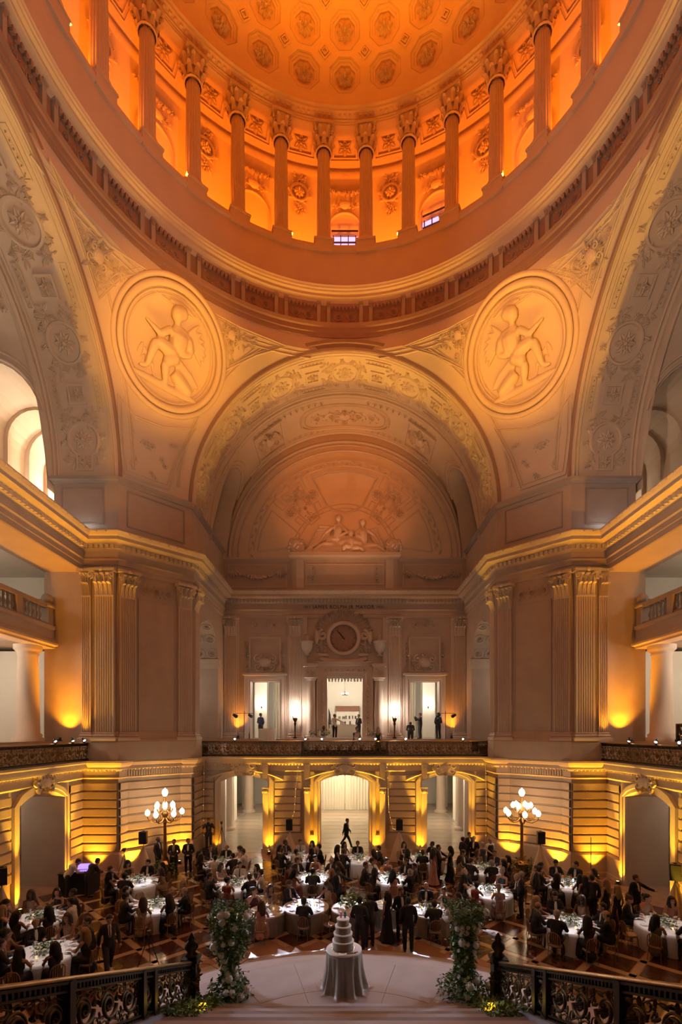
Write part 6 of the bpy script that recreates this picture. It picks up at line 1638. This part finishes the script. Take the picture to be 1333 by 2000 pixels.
# standing figures leave a gap where nobody sits; explicit seat exclusions keep walkways free
for ti, (nm, (x, y), R, seats) in enumerate(TABLES):
    head = ti >= 16
    t = thing('banquet_table', 'round banquet table under the cloth, '+nm, 'table', (x, y, 0))
    q = MB(); q.lathe([(0, .745), (R-.02, .745), (R-.02, .72), (0, .72)], n=32); obj('tabletop', q, 'wood', t)
    for k in range(4): a = PI/4+k*PI/2; q = MB(); q.tube([(R*.6*math.cos(a), R*.6*math.sin(a), 0), (R*.6*math.cos(a), R*.6*math.sin(a), .72)], .018, 5); obj('leg', q, 'bronze', t)
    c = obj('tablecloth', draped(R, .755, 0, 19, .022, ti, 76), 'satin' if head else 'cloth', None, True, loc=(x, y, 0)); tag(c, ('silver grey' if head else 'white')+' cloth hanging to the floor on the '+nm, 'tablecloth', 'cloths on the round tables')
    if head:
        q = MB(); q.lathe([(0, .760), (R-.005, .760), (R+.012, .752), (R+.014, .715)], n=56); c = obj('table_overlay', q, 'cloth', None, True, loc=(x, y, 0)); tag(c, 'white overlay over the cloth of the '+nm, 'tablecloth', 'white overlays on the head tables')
    zt = .757 if not head else .762
    cp = thing('floral_centrepiece', ('tall green and white' if ti == 19 else 'low white')+' flowers in the middle of the '+nm, 'flowers', (x, y-(.0 if ti != 19 else -.1), zt), PR.uniform(0, 6), 'centrepieces on the round tables')
    link('bowl', VM, cp); tag(link('foliage', fol2 if ti == 19 else fol, cp), kind='stuff')
    s_ = .55 if ti in (16, 17, 18, 20) else 1
    s_ *= 1.15; cp.scale = (s_,)*3
    for k in range(13): a = k*2.4; r = .28*math.sqrt(k/13); link('bloom', BL, cp, loc=(r*math.cos(a), r*math.sin(a), .20-.32*r+(.1 if ti == 19 else 0)), scale=PR.uniform(.09, .15))
    rot0 = .0
    for k in range(8):
        a = PI/2-k*PI/4+rot0                               # 0 = far side, then clockwise in the picture
        dx, dy = math.cos(a), math.sin(a)
        o = link('dinner_plate', PLM, None, loc=(x+dx*(R-.20), y+dy*(R-.20), zt)); tag(o, 'white dinner plate at %s of the %s' % (POS[k], nm), 'plate', 'plates on the '+nm)
        nko = link('folded_napkin', NKM, None, loc=(x+dx*(R-.20), y+dy*(R-.20), zt), rot=(0, 0, a+PI/2)); tag(nko, 'white napkin on plate at %s of the %s' % (POS[k], nm), 'napkin', 'napkins on the '+nm)
        b = a+.22; g_ = link('wine_glass', GLM, None, loc=(x+math.cos(b)*(R-.34), y+math.sin(b)*(R-.34), zt)); tag(g_, 'clear wine glass at %s of the %s' % (POS[k], nm), 'glass', 'glasses on the '+nm)
        ch_ = seats[k] if k < len(seats) else '.'
        if ch_ == '.': continue
        far = R+.31
        lab = POS[k]
        jx, jy = PR.uniform(-.04, .04), PR.uniform(-.03, .03)
        px_, py_ = x+dx*far+jx, y+dy*far+jy; rz = a-PI/2+PR.uniform(-.12, .12)
        chair((px_+dx*.03, py_+dy*.03, 0), rz, 'gold slat back chair on the %s of the %s' % (lab, nm))
        if ch_ != 'c': person(ch_, (px_, py_, -.02), rz, '%s seated %s of %s' % (WR_[ch_][1], lab, nm))
    for k in range(3):
        a = k*2.1+.5; o = link('votive_candle', CDM, None, loc=(x+.42*R*math.cos(a), y+.42*R*math.sin(a), zt)); tag(o, 'small lit candle %s flowers of %s' % (['behind', 'left of', 'in front of'][k], nm), 'candle', 'candles on the '+nm)

# ================================================================== standing and walking figures: (code, pixel of the feet, height of the ground, turn, pose, label)
STAND = [
 ('w', 131, 1752, 0, 2.3, 'bend_m', 'man in white shirt and tan trousers bending at sound desk'),
 ('s', 172, 1752, 0, 2.6, 'bend_m', 'dark suited man leaning over the sound desk'),
 ('s', 340, 1708, 0, .1, 'clasp_m', 'man in all black with clasped hands beside left lamp post'),
 ('t', 368, 1706, 0, .2, 'clasp_look_m', 'man in tuxedo and bow tie standing right of left lamp post'),
 ('s', 309, 1702, 0, 1.3, 'stand_m', 'dark figure half hidden behind the left lamp post'),
 ('t', 677, 1654, 0, 1.1, 'walk_down_m', 'man in tuxedo striding through the middle arch'),
 ('s', 213, 1903, 0, .6, 'walk_m', 'man in black walking across the left foreground'),
 ('t', 660, 1782, 0, .9, 'reach_down_m', 'waiter in black suit serving wine among the tables'),
 ('s', 703, 1857, 0, 2.9, 'clasp_m', 'left man of the dark couple standing behind the cake'),
 ('s', 722, 1848, 0, 3.4, 'hug_m', 'right man of the dark couple standing behind the cake'),
 ('d', 757, 1838, 0, 3.9, 'stand_f', 'long haired woman in black gown standing right of couple'),
 ('t', 784, 1834, 0, .3, 'clasp_m', 'man in tuxedo facing the camera in the standing trio'),
 ('t', 798, 1858, 0, 3.2, 'stand_m', 'man in black suit seen from behind at landing edge'),
 ('k', 847, 1728, 0, 2.2, 'stand_f', 'woman in pale pink gown standing behind right head table'),
 ('t', 857, 1722, 0, 1.2, 'hug_m', 'man in tuxedo embracing a woman near the right arch'),
 ('d', 880, 1722, 0, 4.4, 'hug_f', 'woman in black embraced by a man near right arch'),
 ('d', 824, 1662, 0, 1.6, 'stand_f', 'woman in black standing at the edge of right arch'),
 ('t', 905, 1702, 0, 1.9, 'stand_m', 'leftmost man of the group standing near right arch'),
 ('t', 917, 1690, 0, .3, 'clasp_m', 'man in tuxedo behind the group near the right arch'),
 ('b', 926, 1700, 0, 5.8, 'clasp_m', 'grey haired man in tuxedo standing in right arch group'),
 ('v', 958, 1704, 0, .3, 'stand_m', 'server in white jacket standing right of the arch group'),
 ('u', 944, 1712, 0, 5.9, 'reach_f', 'grey haired woman standing with arm out in arch group'),
 ('b', 1019, 1792, 0, 4.2, 'stand_m', 'white haired man standing right of table behind pillar'),
 ('s', 1048, 1776, 0, 4.4, 'stand_m', 'dark figure standing behind the white haired man'),
 ('v', 1153, 1784, 0, 5.9, 'bend_m', 'server in vest and white shirt at right uplight table'),
 ('s', 1157, 1800, 0, 3.1, 'stand_m', 'man in dark suit seen from behind, right of centre group'),
 ('y', 1184, 1806, 0, 3.6, 'stand_f', 'woman with golden hair standing right of the dark suit'),
 ('y', 1206, 1822, 0, 3.3, 'stand_f', 'blonde woman in off shoulder black gown seen from behind'),
 ('t', 1243, 1800, 0, .3, 'reach_m', 'man in tuxedo pointing with arm out on the right'),
 ('d', 1143, 1798, 0, 3.0, 'stand_f', 'dark long haired woman with back turned, right side group'),
]
for code, px, py, z, rz, pose, lab in STAND:
    p = PX(px, py, z); o = person(code, (p.x, p.y, z), rz, lab, pose, sc=1.0 if not WR_[code][0] else .96)
o = person('s', (0, 0, .42) if False else tuple(PX(408, 1672, 0)[:2])+(.42,), .2, 'cameraman in black filming from the low platform', 'film_m', 1.0)
c = thing('shoulder_camera', 'dark shoulder video camera held by the cameraman', 'camera', tuple(PX(408, 1672, 0)[:2])+(1.93,), .2)
q = MB(); q.box(-.08, .08, -.52, -.16, -.04, .12); obj('housing', q, 'blackp', c); q = MB(); q.lathe([(0, 0), (.05, 0), (.06, .14), (0, .14)], n=12); obj('lens', q, 'blackp', c, mtx=T(0, -.52, .04) @ Matrix.Rotation(PI/2, 4, 'X'))
# wine bottle in the waiter's hand
p = PX(660, 1782, 0); b = thing('wine_bottle', 'wine bottle with a white napkin held by the waiter', 'bottle', (p.x+.55, p.y-.46, 1.06), .9)
q = MB(); q.lathe([(0, 0), (.037, 0), (.038, .19), (.015, .25), (.014, .31), (0, .31)], n=12); obj('glass_body', q, 'leaf', b, True); q = MB(); q.lathe([(.041, .05), (.043, .15)], n=12); obj('napkin', q, 'cloth', b)
# telephone held up at a right table
p = PX(1120, 1718, 1.25); t = thing('mobile_phone', 'lit mobile phone held up at the right uplight table', 'phone', (p.x, p.y, 1.15), .2); q = MB(); q.box(-.04, .04, -.004, .004, 0, .15); obj('case', q, 'blackp', t); q = MB(); q.box(-.035, .035, -.006, -.0045, .01, .14); obj('screen', q, 'phone', t)
# musicians and guests on the second floor
UP = [('s', -5.95, 34.0, 6.95, 2.6, 'clasp_m', 'man in black suit standing in the left upper doorway'),
 ('d', -1.6, 36.3, 6.95, 4.6, 'stand_f', 'dark figure at the left jamb of middle upper doorway'),
 ('w', -.75, 35.9, 6.95, .5, 'reach_m', 'man in white shirt raising an arm in middle upper doorway'),
 ('s', 1.05, 36.6, 6.95, 5.5, 'clasp_m', 'man in dark suit right inside the middle upper doorway'),
 ('s', 5.3, 33.9, 6.95, 4.9, 'film_m', 'photographer standing in the right upper doorway'),
 ('s', 6.45, 33.2, 6.95, 3.6, 'clasp_m', 'crew member beside the right stage light stand'),
 ('s', 4.5, 33.0, 6.5, 3.0, 'bend_m', 'crew member crouching below the right upper doorway')]
for code, x, y, z, rz, pose, lab in UP: person(code, (x, y, z), rz, lab, pose, sc=.98)
for code, x, y, z, rz, pose, lab in (('w', -1.35, 30.75, 6.3, .1, 's_a_m', 'man in white shirt seated at the balcony table'), ('z', .75, 30.75, 6.3, .2, 's_a_f', 'woman in white seated at the balcony table')):
    chair((x, y+.03, z), rz, 'gold slat back chair behind the balcony table under the '+('man' if code == 'w' else 'woman')); person(code, (x, y, z-.02), rz, lab, pose)
person('y', (2.05, 29.65, 5.95), 2.9, 'blonde woman in black standing at the balcony rail', 'stand_f', .97)
# ================================================================== lights, speakers, stands, gallery things
TB = TABLES
RAILX = [(459, 0), (597, 1), (629, 2), (703, 3), (734, 4), (793, 5), (905, 6)]
aims = [('second head table from left', 2), ('the landing', None), ('third head table from left', 2), ('the landing', None), ('head table behind the cake', 3), ('head table by right flowers', 5), ('table behind right flower pillar', 12)]
ordn = ['first', 'second', 'third', 'fourth', 'fifth', 'sixth', 'seventh']
RP = []
for px, k in RAILX:
    X = (px-674)*29.0/940; RP.append((X, 29.0, 6.93))
tgt = [TB[17][1], TB[7][1], TB[18][1], TB[9][1], TB[19][1], TB[21][1], TB[12][1]]
pw = [2300, 1500, 2300, 1500, 2300, 2300, 1500]; dg = [7, 7.5, 7, 7.5, 7, 7, 7.5]
for k in range(7):
    to = tgt[k]; to = (to[0], to[1], .8)
    rail_spot(*RP[k], to, pw[k]*K_PIN, dg[k], 'small cool spotlight, %s from left on the far balcony rail' % ordn[k])
for j, (y, tt) in enumerate(((17.3, None), (21.6, 3), (23.0, 2), (24.0, 5))):
    rail_spot(-13.0, y, 6.93, (TB[tt][1][0], TB[tt][1][1], .8) if tt else (.1, 10.9, LZ1), (520 if tt else 680)*K_PIN, 9 if tt else 27, 'small cool spotlight, %s from left on the left gallery rail' % ordn[j])
for j, (y, tt) in enumerate(((22.0, 13), (20.1, 14), (18.7, None))):
    rail_spot(13.0, y, 6.93, (TB[tt][1][0], TB[tt][1][1], .8) if tt else (-.1, 10.9, LZ1), (520 if tt else 680)*K_PIN, 9 if tt else 27, 'small cool spotlight, %s from left on the right gallery rail' % ordn[j])
# remaining tables: overhead pin spots added in mid air, no lamp modelled
for i, (nm, p, R, _s) in enumerate(TB):
    if i in (17, 18, 19, 21): continue
    a = math.atan2(p[0], p[1]-CY); src = (9.5*math.sin(a)*.7, 14+5*math.cos(a), 31.0)
    src = (p[0]*.55, 12+(p[1]-12)*.5, 28.9)
    spot(src, (p[0], p[1], .76), 1700*K_PIN, (.93, .95, 1), math.degrees(2*math.atan(.93/27)), .2, .05, 'table_pin_spot')

def uplight(x, y, z, label, boxed=False):
    t = thing('uplight', label, 'uplight', (x, y, z))
    q = MB(); q.box(-.11, .11, -.09, .09, 0, .03) if not boxed else q.box(-.22, .22, -.2, .2, 0, .42); obj('base', q, 'blackp' if not boxed else 'white', t)
    z0 = .03 if not boxed else .42
    q = MB(); q.lathe([(.07, z0), (.09, z0+.02), (.09, z0+.16), (.08, z0+.16), (.07, z0+.13)], n=12); h = obj('housing', q, 'blackp', t, True)
    q = MB(); q.lathe([(0, z0+.14), (.075, z0+.14)], n=12); obj('lens', q, 'lensw', h); return t
for (x, y, l) in ((-4.6, 29.2, 'left of the left arcade pier'), (-1.93, 29.2, 'left of the middle arch'), (1.93, 29.2, 'right of the middle arch'), (4.6, 29.2, 'right of the right arcade pier'), (-7.8, 29.15, 'at the left end of the arcade'), (7.8, 29.15, 'at the right end of the arcade')):
    uplight(x, y-.02, 0, 'small amber floor uplight '+l)
for sx, nm in ((-1, 'left'), (1, 'right')):
    for (x, y, l) in ((13.25, 23.35, 'beside the side doorway'), (13.25, 19.65, 'on the near side of the doorway'), (12.75, 24.3, 'before the pier front'), (11.1, 25.3, 'at the pier corner'), (9.3, 27.05, 'behind the lamp post')):
        uplight(sx*x, y, 0, 'small amber floor uplight %s on the %s' % (l, nm))
    uplight(sx*8.08, 31.6, 0, 'amber uplight on a white box inside the %s arch' % nm, True)
    spot((sx*8.12, 31.6, .62), (sx*8.2, 31.62, 4), 300*K_UP, GOLD, 90, .8, .05)
    uplight(14.3*sx, 24.1, 6.95, 'amber uplight at the foot of the %s gallery column' % nm)
    uplight(7.65*sx, 34.45, 6.95, 'amber uplight by the %s doorway of the upper floor' % nm)
    # floodlights on the main cornice
    for (x, y, dd_) in ((13.3, 24.35, 'over the pier corner'), (14.0, 22.6, 'nearer the arch')):
        t = thing('floodlight', 'bright white strip floodlight on the %s cornice %s' % (nm, dd_), 'floodlight', (sx*x, y, 17.53))
        q = MB(); q.box(-.28, .28, -.08, .08, 0, .05); obj('base', q, 'blackp', t)
        q = MB(); [q.sphere((-.2+.13*k, -.02, .10), (.06, .05, .06), 8, 6) for k in range(4)]; obj('lamp_row', q, 'lens', t)
# string lights hanging from the balcony
def strand(pts, label):
    t = thing('string_lights', label, 'string lights')
    P = [Vector(p) for p in pts]; 
    cv = []
    for a, b in zip(P[:-1], P[1:]): cv += [a+(b-a)*i/6 for i in range(6)]
    cv.append(P[-1]); q = MB(); q.tube(cv, .012, 4); obj('cable', q, 'white', t)
    q = MB()
    for i, c in enumerate(cv[::2]): q.sphere(tuple(c+Vector((0, -.02, 0))), .018, 5, 4)
    tag(obj('bulbs', q, 'string', t), kind='stuff')
strand([PX(585, 1478, 5.9), (-2.95, 28.9, 4.0), (-3.05, 28.95, 2.6), (-3.3, 28.95, 1.9)], 'thin lit cable hanging from the balcony left of the middle arch')
strand([PX(755, 1478, 5.9), (2.60, 28.9, 4.0), (2.65, 28.95, 2.6), (2.9, 28.95, 1.6), (3.2, 28.95, 1.5)], 'thin lit cable hanging from the balcony right of the middle arch')
strand([(-8.45, 28.9, 5.9), (-8.5, 28.9, 3.0), (-8.45, 28.9, .3)], 'thin lit cable dropping beside the left end of the arcade')
strand([(8.45, 28.9, 5.9), (8.5, 28.9, 3.0), (8.45, 28.9, .3)], 'thin lit cable dropping beside the right end of the arcade')
# speakers on scrim covered tripods
def speaker(x, y, top, label, rz=0, tilt=0):
    t = thing('loudspeaker', label, 'speaker', (x, y, top), rz)
    q = MB(); q.add([(-.19, -.18, 0), (.19, -.18, 0), (.13, .18, 0), (-.13, .18, 0), (-.19, -.18, .62), (.19, -.18, .62), (.13, .18, .62), (-.13, .18, .62)], [(0, 3, 2, 1), (4, 5, 6, 7), (0, 1, 5, 4), (1, 2, 6, 5), (2, 3, 7, 6), (3, 0, 4, 7)]); c = obj('cabinet', q, 'blackp', t)
    q = MB(); q.box(-.16, .16, -.195, -.18, .04, .58); obj('grille', q, 'black', t)
    q = MB(); q.box(-.05, .05, -.02, .02, .62, .65); obj('handle', q, 'black', t)
    if tilt: t.rotation_euler.x = tilt
def stand(x, y, top, label, scrim=True):
    t = thing('tripod_stand', label, 'stand', (x, y, 0))
    q = MB(); q.tube([(0, 0, .1), (0, 0, top)], .02, 6); obj('pole', q, 'blackp', t)
    for k in range(3):
        a = PI/2+2*PI*k/3; q = MB(); q.tube([(0, 0, .75), (.5*math.cos(a), .5*math.sin(a), .01)], .014, 5); obj('leg', q, 'blackp', t)
    if scrim:
        v = [(0, -.02, top-.12), (-.62, -.45, .02), (.62, -.45, .02), (0, .62, .02), (-.04, 0, top-.1), (.04, 0, top-.1)]
        q = MB(); q.grid([[(.03*math.cos(a), .03*math.sin(a), top-.08), (.30*math.cos(a)*(1+.25*math.cos(3*a+PI/2)), .30*math.sin(a)*(1+.25*math.cos(3*a+PI/2)), top*.5), (.52*math.cos(a)*(1+.25*math.cos(3*a+PI/2)), .52*math.sin(a)*(1+.25*math.cos(3*a+PI/2)), .02)] for a in np.linspace(0, 2*PI, 36, endpoint=False)], closed_u=True); obj('scrim', q, 'cream_cloth', t)
for (px, py, nm, sc) in ((281, 1716, 'beside the left lamp post', 1), (1056, 1716, 'beside the right lamp post', 1), (566, 1681, 'before the left arcade pier', 1), (780, 1681, 'before the right arcade pier', 1)):
    p = PX(px, py, 0); stand(p.x, p.y, 1.75, 'cream draped tripod stand '+nm); speaker(p.x, p.y, 1.77, 'black loudspeaker on the draped stand '+nm)
for (x, y, nm) in ((-12.7, 17.8, 'left'), (12.6, 18.35, 'right')):
    stand(x, y, 1.75, 'cream draped tripod stand at the %s picture edge' % nm); speaker(x, y, 1.77, 'large black loudspeaker at the %s picture edge' % nm, -.5 if x > 0 else .5)
speaker(8.0, 29.7, 6.2, 'black loudspeaker standing on the balcony at the right end'); 
# camera tripods
def cam_tripod(x, y, z, h, label, cam_=True, spread=.45):
    t = thing('camera_tripod', label, 'tripod', (x, y, z))
    for k in range(3):
        a = PI/2+.3+2*PI*k/3; q = MB(); q.tube([(0, 0, h*.92), (spread*math.cos(a), spread*math.sin(a), .01)], [.016, .011], 5); obj('leg', q, 'blackp', t)
    q = MB(); q.tube([(0, 0, h*.6), (0, 0, h)], .014, 6); q.box(-.05, .05, -.05, .05, h, h+.04); obj('head', q, 'blackp', t)
    if cam_:
        c = thing('video_camera', 'video camera on top of the '+label, 'camera', (x, y, z+h+.04))
        q = MB(); q.box(-.06, .06, -.1, .06, 0, .11); obj('housing', q, 'blackp', c); q = MB(); q.lathe([(0, .0), (.035, 0), (.04, .1), (0, .1)], n=10); obj('lens', q, 'blackp', c, mtx=T(0, -.1, .06) @ Matrix.Rotation(PI/2, 4, 'X'))
p = PX(291, 1892, 0); cam_tripod(p.x, p.y, 0, 1.15, 'low black tripod alone on the floor in front', False, .42)
p = PX(243, 1724, 0); cam_tripod(p.x, p.y, 0, 1.55, 'thin black tripod by the left pier')
p = PX(1155, 1722, 0); t = thing('light_stand', 'thin upright black pole stand before the right pier', 'stand', (p.x, p.y, 0)); q = MB(); q.tube([(0, 0, 0), (0, 0, 2.2)], .018, 6); obj('pole', q, 'blackp', t); q = MB(); q.lathe([(.25, 0), (.25, .03), (.02, .05)], n=16); obj('base', q, 'blackp', t)
# sound desk
t = thing('sound_desk', 'black skirted sound desk in the left corner', 'table', (-12.3, 22.3, 0))
q = MB(); q.box(-.75, .75, -.4, .4, 0, .9); obj('skirt', q, 'black', t); q = MB(); q.box(-.78, .78, -.43, .43, .9, .94); obj('desktop', q, 'blackp', t)
mx = thing('mixing_console', 'open console with glowing violet screen on the sound desk', 'mixing console', (-12.0, 22.2, .94), .15)
q = MB(); q.box(-.42, .42, -.28, .28, 0, .10); obj('console_body', q, 'blackp', mx); q = MB(); q.add([(-.36, .10, .12), (.36, .10, .12), (.36, .24, .34), (-.36, .24, .34)], [(0, 1, 2, 3)]); q2 = obj('screen', q, 'scr', mx)
q = MB()
for i in range(8):
    for j in range(3): q.box(-.36+.09*i, -.31+.09*i, -.24+.1*j, -.19+.1*j, .10, .115)
obj('fader_row', q, 'scr', mx)
# platform under the cameraman
t = PX(408, 1672, 0); PLAT = (t.x, t.y)
q = MB(); q.box(-.4, .4, -.4, .4, 0, .42); o = obj('platform', q, 'black', None, loc=(t.x, t.y, 0)); tag(o, 'low black platform under the standing cameraman', 'platform')
cam_tripod(t.x+.75, t.y+.1, 0, 1.9, 'tall black tripod beside the standing cameraman')

# ---- upper floor: sconces, stage lights, tables
for sx, nm in ((-1, 'left'), (1, 'right')):
    t = thing('torchere', 'bronze torch lamp glowing white %s of the middle doorway' % nm, 'lamp', (sx*3.55-.1*0, 34.35, 6.95))
    q = MB(); q.lathe([(.16, 0), (.16, .06), (.05, .12), (.035, .4), (.05, .9), (.10, 1.05), (.06, 1.15), (.14, 1.3), (.17, 1.42), (.06, 1.5)], n=12); obj('stem', q, 'bronze', t, True)
    q = MB()
    for k in range(5): a = 2*PI*k/5; q.tube([(.05*math.cos(a), .05*math.sin(a), 1.4), (.16*math.cos(a), .16*math.sin(a), 1.45), (.2*math.cos(a), .2*math.sin(a), 1.6)], .014, 5)
    obj('branches', q, 'bronze', t)
    for k in range(5): a = 2*PI*k/5; q = MB(); q.sphere((.2*math.cos(a), .2*math.sin(a), 1.67), (.035, .035, .07), 8, 6); obj('flame_bulb', q, 'flame', t, True)
    point((sx*3.55, 34.2, 9.0), 150, (1, .86, .72), .12, 'torch_glow')
    # sconce in the side room
    s = thing('wall_sconce', 'small glowing sconce inside the %s doorway of the upper floor' % nm, 'sconce', (sx*7.0, 40.42, 9.6)); q = MB(); q.box(-.04, .04, -.06, .05, -.2, .0); obj('arm', q, 'bronze', s); q = MB(); q.sphere((0, -.08, .1), (.07, .07, .12), 8, 6); obj('shade', q, 'flame', s, True); point((sx*7.0, 40.1, 9.8), 40, WHITE, .1)
    # stage light stand
    p = (sx*7.0, 31.9, 7.0)
    st = thing('stage_light_stand', 'black stand with two stage lights by the %s upper doorway' % nm, 'stage light', (sx*6.95, 33.2, 6.95))
    q = MB(); q.tube([(0, 0, 0), (0, 0, 1.9)], .02, 6); obj('pole', q, 'bronze', st); q = MB(); q.tube([(-.6, 0, 1.75), (.6, 0, 1.75)], .018, 6); obj('crossbar', q, 'bronze', st)
    for k, dx in enumerate((-.55, .5)):
        q = MB(); q.lathe([(0, .28), (.09, .28), (.12, 0), (.13, -.05), (.12, -.05)], n=12); h = obj('lamp_head', q, 'blackp', st, True, mtx=T(dx, -.05, 1.55) @ Matrix.Rotation(math.radians(70), 4, 'X') @ Matrix.Rotation(.4*sx, 4, 'Y'))
        q = MB(); q.sphere((0, 0, -.02), (.10, .10, .03), 12, 6); obj('lens', q, 'lens', h, True)
    spot((sx*6.9, 33.1, 8.5), (0, 30, 7.2), 260, WHITE, 40, .5, .08)
# curtain, book cabinet, chandelier
def curtain(x0, x1, y, z0, z1, label, name='curtain', waves=40):
    q = MB(); n = waves*4; q.grid([[(x0+(x1-x0)*i/n, y+.09*math.sin(i*PI/2+.3*math.sin(i*.7)), z) for z in (z0, z1)] for i in range(n+1)]); o = obj(name, q, 'curtain', None, True); tag(o, label, 'curtain'); return o
curtain(-3.1, -.02, 45.8, .02, 5.4, 'left half of the pleated ivory curtain closing the far corridor', waves=11)
curtain(.02, 3.1, 45.8, .02, 5.4, 'right half of the pleated ivory curtain closing the far corridor', waves=11)
for s in (-1, 1): curtain(s*5.0-1.4, s*5.0+1.4, 43.2, 7.0, 12.4, 'white curtain filling the %s upper doorway' % ('left' if s < 0 else 'right'), waves=12)
cl = thing('ceiling_light', 'round glass ceiling light above the corridor curtain', 'lamp', (0, 40.0, 4.95)); q = MB(); q.lathe([(0, 0), (.35, .04), (.45, .12), (.45, .16), (.1, .2)], n=24); obj('shade', q, 'globe', cl, True); q = MB(); q.tube([(0, 0, .16), (0, 0, .5)], .02, 5); q.lathe([(.44, .10), (.49, .12), (.44, .15)], n=24); obj('rim', q, 'bronze', cl)
ch = thing('chandelier', 'small chandelier hanging in the bright upper room', 'chandelier', (0, 41.5, 10.6)); q = MB(); q.tube([(0, 0, .3), (0, 0, 2.0)], .015, 5); obj('chain', q, 'bronze', ch); q = MB(); q.lathe([(.25, .0), (.3, .03), (.25, .06)], n=20); q.tube([(0, 0, .3), (.25, 0, .03)], .01, 4); q.tube([(0, 0, .3), (-.25, 0, .03)], .01, 4); obj('ring', q, 'bronze', ch)
for k in range(6): a = 2*PI*k/6; q = MB(); q.sphere((.27*math.cos(a), .27*math.sin(a), .12), (.03, .03, .07), 6, 5); obj('bulb', q, 'flame', ch, True)
bc = thing('book_cabinet', 'reddish wooden cabinet with white shelves behind the upper room', 'cabinet', (.25, 43.5, 6.95))
q = MB(); q.box(-.95, .95, -.05, .4, 0, 2.9); obj('back_panel', q, 'white', bc)
q = MB(); q.box(-1.0, 1.0, -.15, .4, 2.35, 2.72); q.box(-1.08, 1.08, -.2, .4, 2.72, 2.8); obj('cornice', q, 'wood', bc)
for s in (-1, 0, 1): q = MB(); q.box(s*.95-.05, s*.95+.05, -.12, -.02, 0, 2.35); obj('upright', q, 'cloth', bc)
for k in range(4): q = MB(); q.box(-.95, .95, -.12, -.02, .5*k+.1, .5*k+.14); obj('shelf', q, 'cloth', bc)
gg = random.Random(9)
for k in range(4):
    x = -.85; nb = 1
    while x < .85:
        w_ = gg.uniform(.10, .2); 
        if gg.random() < .75 and not -.1 < x < .06:
            q = MB(); q.box(x, x+w_*.8, -.14, -.06, 0, gg.uniform(.22, .33)); o = obj('book', q, gg.choice(['wood', 'satin', 'plate', 'suitg']), None, loc=(.25, 43.5, 6.95+.5*k+.141)); tag(o, '%s book from left on the %s shelf of the upper room cabinet' % (['first', 'second', 'third', 'fourth', 'fifth', 'sixth', 'seventh', 'eighth', 'ninth', 'tenth', 'eleventh', 'twelfth', 'thirteenth', 'fourteenth'][nb-1], ['lowest', 'second', 'third', 'top'][k]), 'book', 'books in the upper room cabinet'); nb += 1
        x += w_
# flag stand
for sx in (-1, 1):
    f_ = thing('flag', 'furled flag on a pole %s of the book cabinet' % ('left' if sx < 0 else 'right'), 'flag', (.2+sx*1.65, 43.2, 6.95)); q = MB(); q.tube([(0, 0, 0), (0, 0, 2.6)], .02, 6); obj('pole', q, 'brass', f_); q = MB(); q.tube([(0, 0, 2.5), (.08, 0, 2.0), (.1, 0, 1.2), (.06, 0, .8)], [.03, .10, .14, .05], 7); obj('banner', q, 'suitn', f_, True)
# bar counter in the room behind and low tables by the rail
q = MB(); q.box(-1.2, 1.25, 37.6, 38.3, 6.95, 8.0); o = obj('bar_counter', q, 'cloth', None); tag(o, 'white draped bar counter in the upper room', 'counter')
# piano like dark case and a small cloth table
for (x, y, z, l) in ((-5.15, 31.9, 6.85, 'small white draped table at the left upper doorway'), (-8.0, 30.2, 5.95, 'white draped table at the left end of the balcony'), (-18.3, 17.9, 6.95, 'white draped table on the left gallery')):
    o = obj('draped_table', draped(.55, .78 if z < 6.9 else .5, 0, 12, .02, 2, 48), 'cloth', None, True, loc=(x, y, z)); tag(o, l, 'table')
q = MB(); q.box(-2.7, 2.7, 29.62, 31.45, 5.95, 6.3); o = obj('platform', q, 'black', None); tag(o, 'low black platform under the balcony table', 'platform')
TBL2 = thing('long_table', 'long white draped table along the balcony rail', 'table', (0, 30.1, 6.3)); q = MB(); q.box(-2.2, 2.2, -.38, .38, 0, .76); obj('drape', q, 'cloth', TBL2)
for k, x in enumerate((-1.95, -1.2, 1.75)):
    f_ = thing('flower_vase', 'white flowers in a low vase, %s on the balcony table' % ['first', 'second', 'third'][k], 'flowers', (x, 30.05, 7.06)); q = MB(); q.lathe([(.06, 0), (.1, .08), (.07, .16)], n=10); obj('vase', q, 'glass', f_)
    tag(obj('foliage', foliage(120, lambda g: (g.uniform(-.3, .3), g.uniform(-.2, .2), g.uniform(.1, .45)), .06, .14, k), ['leaf', 'leaf2'], f_), kind='stuff')
    for j in range(14): a = j*2.4; link('bloom', BL, f_, loc=(.28*math.sqrt(j/14)*math.cos(a), .2*math.sqrt(j/14)*math.sin(a)-.05, .42-.2*j/14), scale=.15)
cam_tripod(.55, 29.55, 5.95, 1.25, 'small tripod standing on the balcony by the rail')
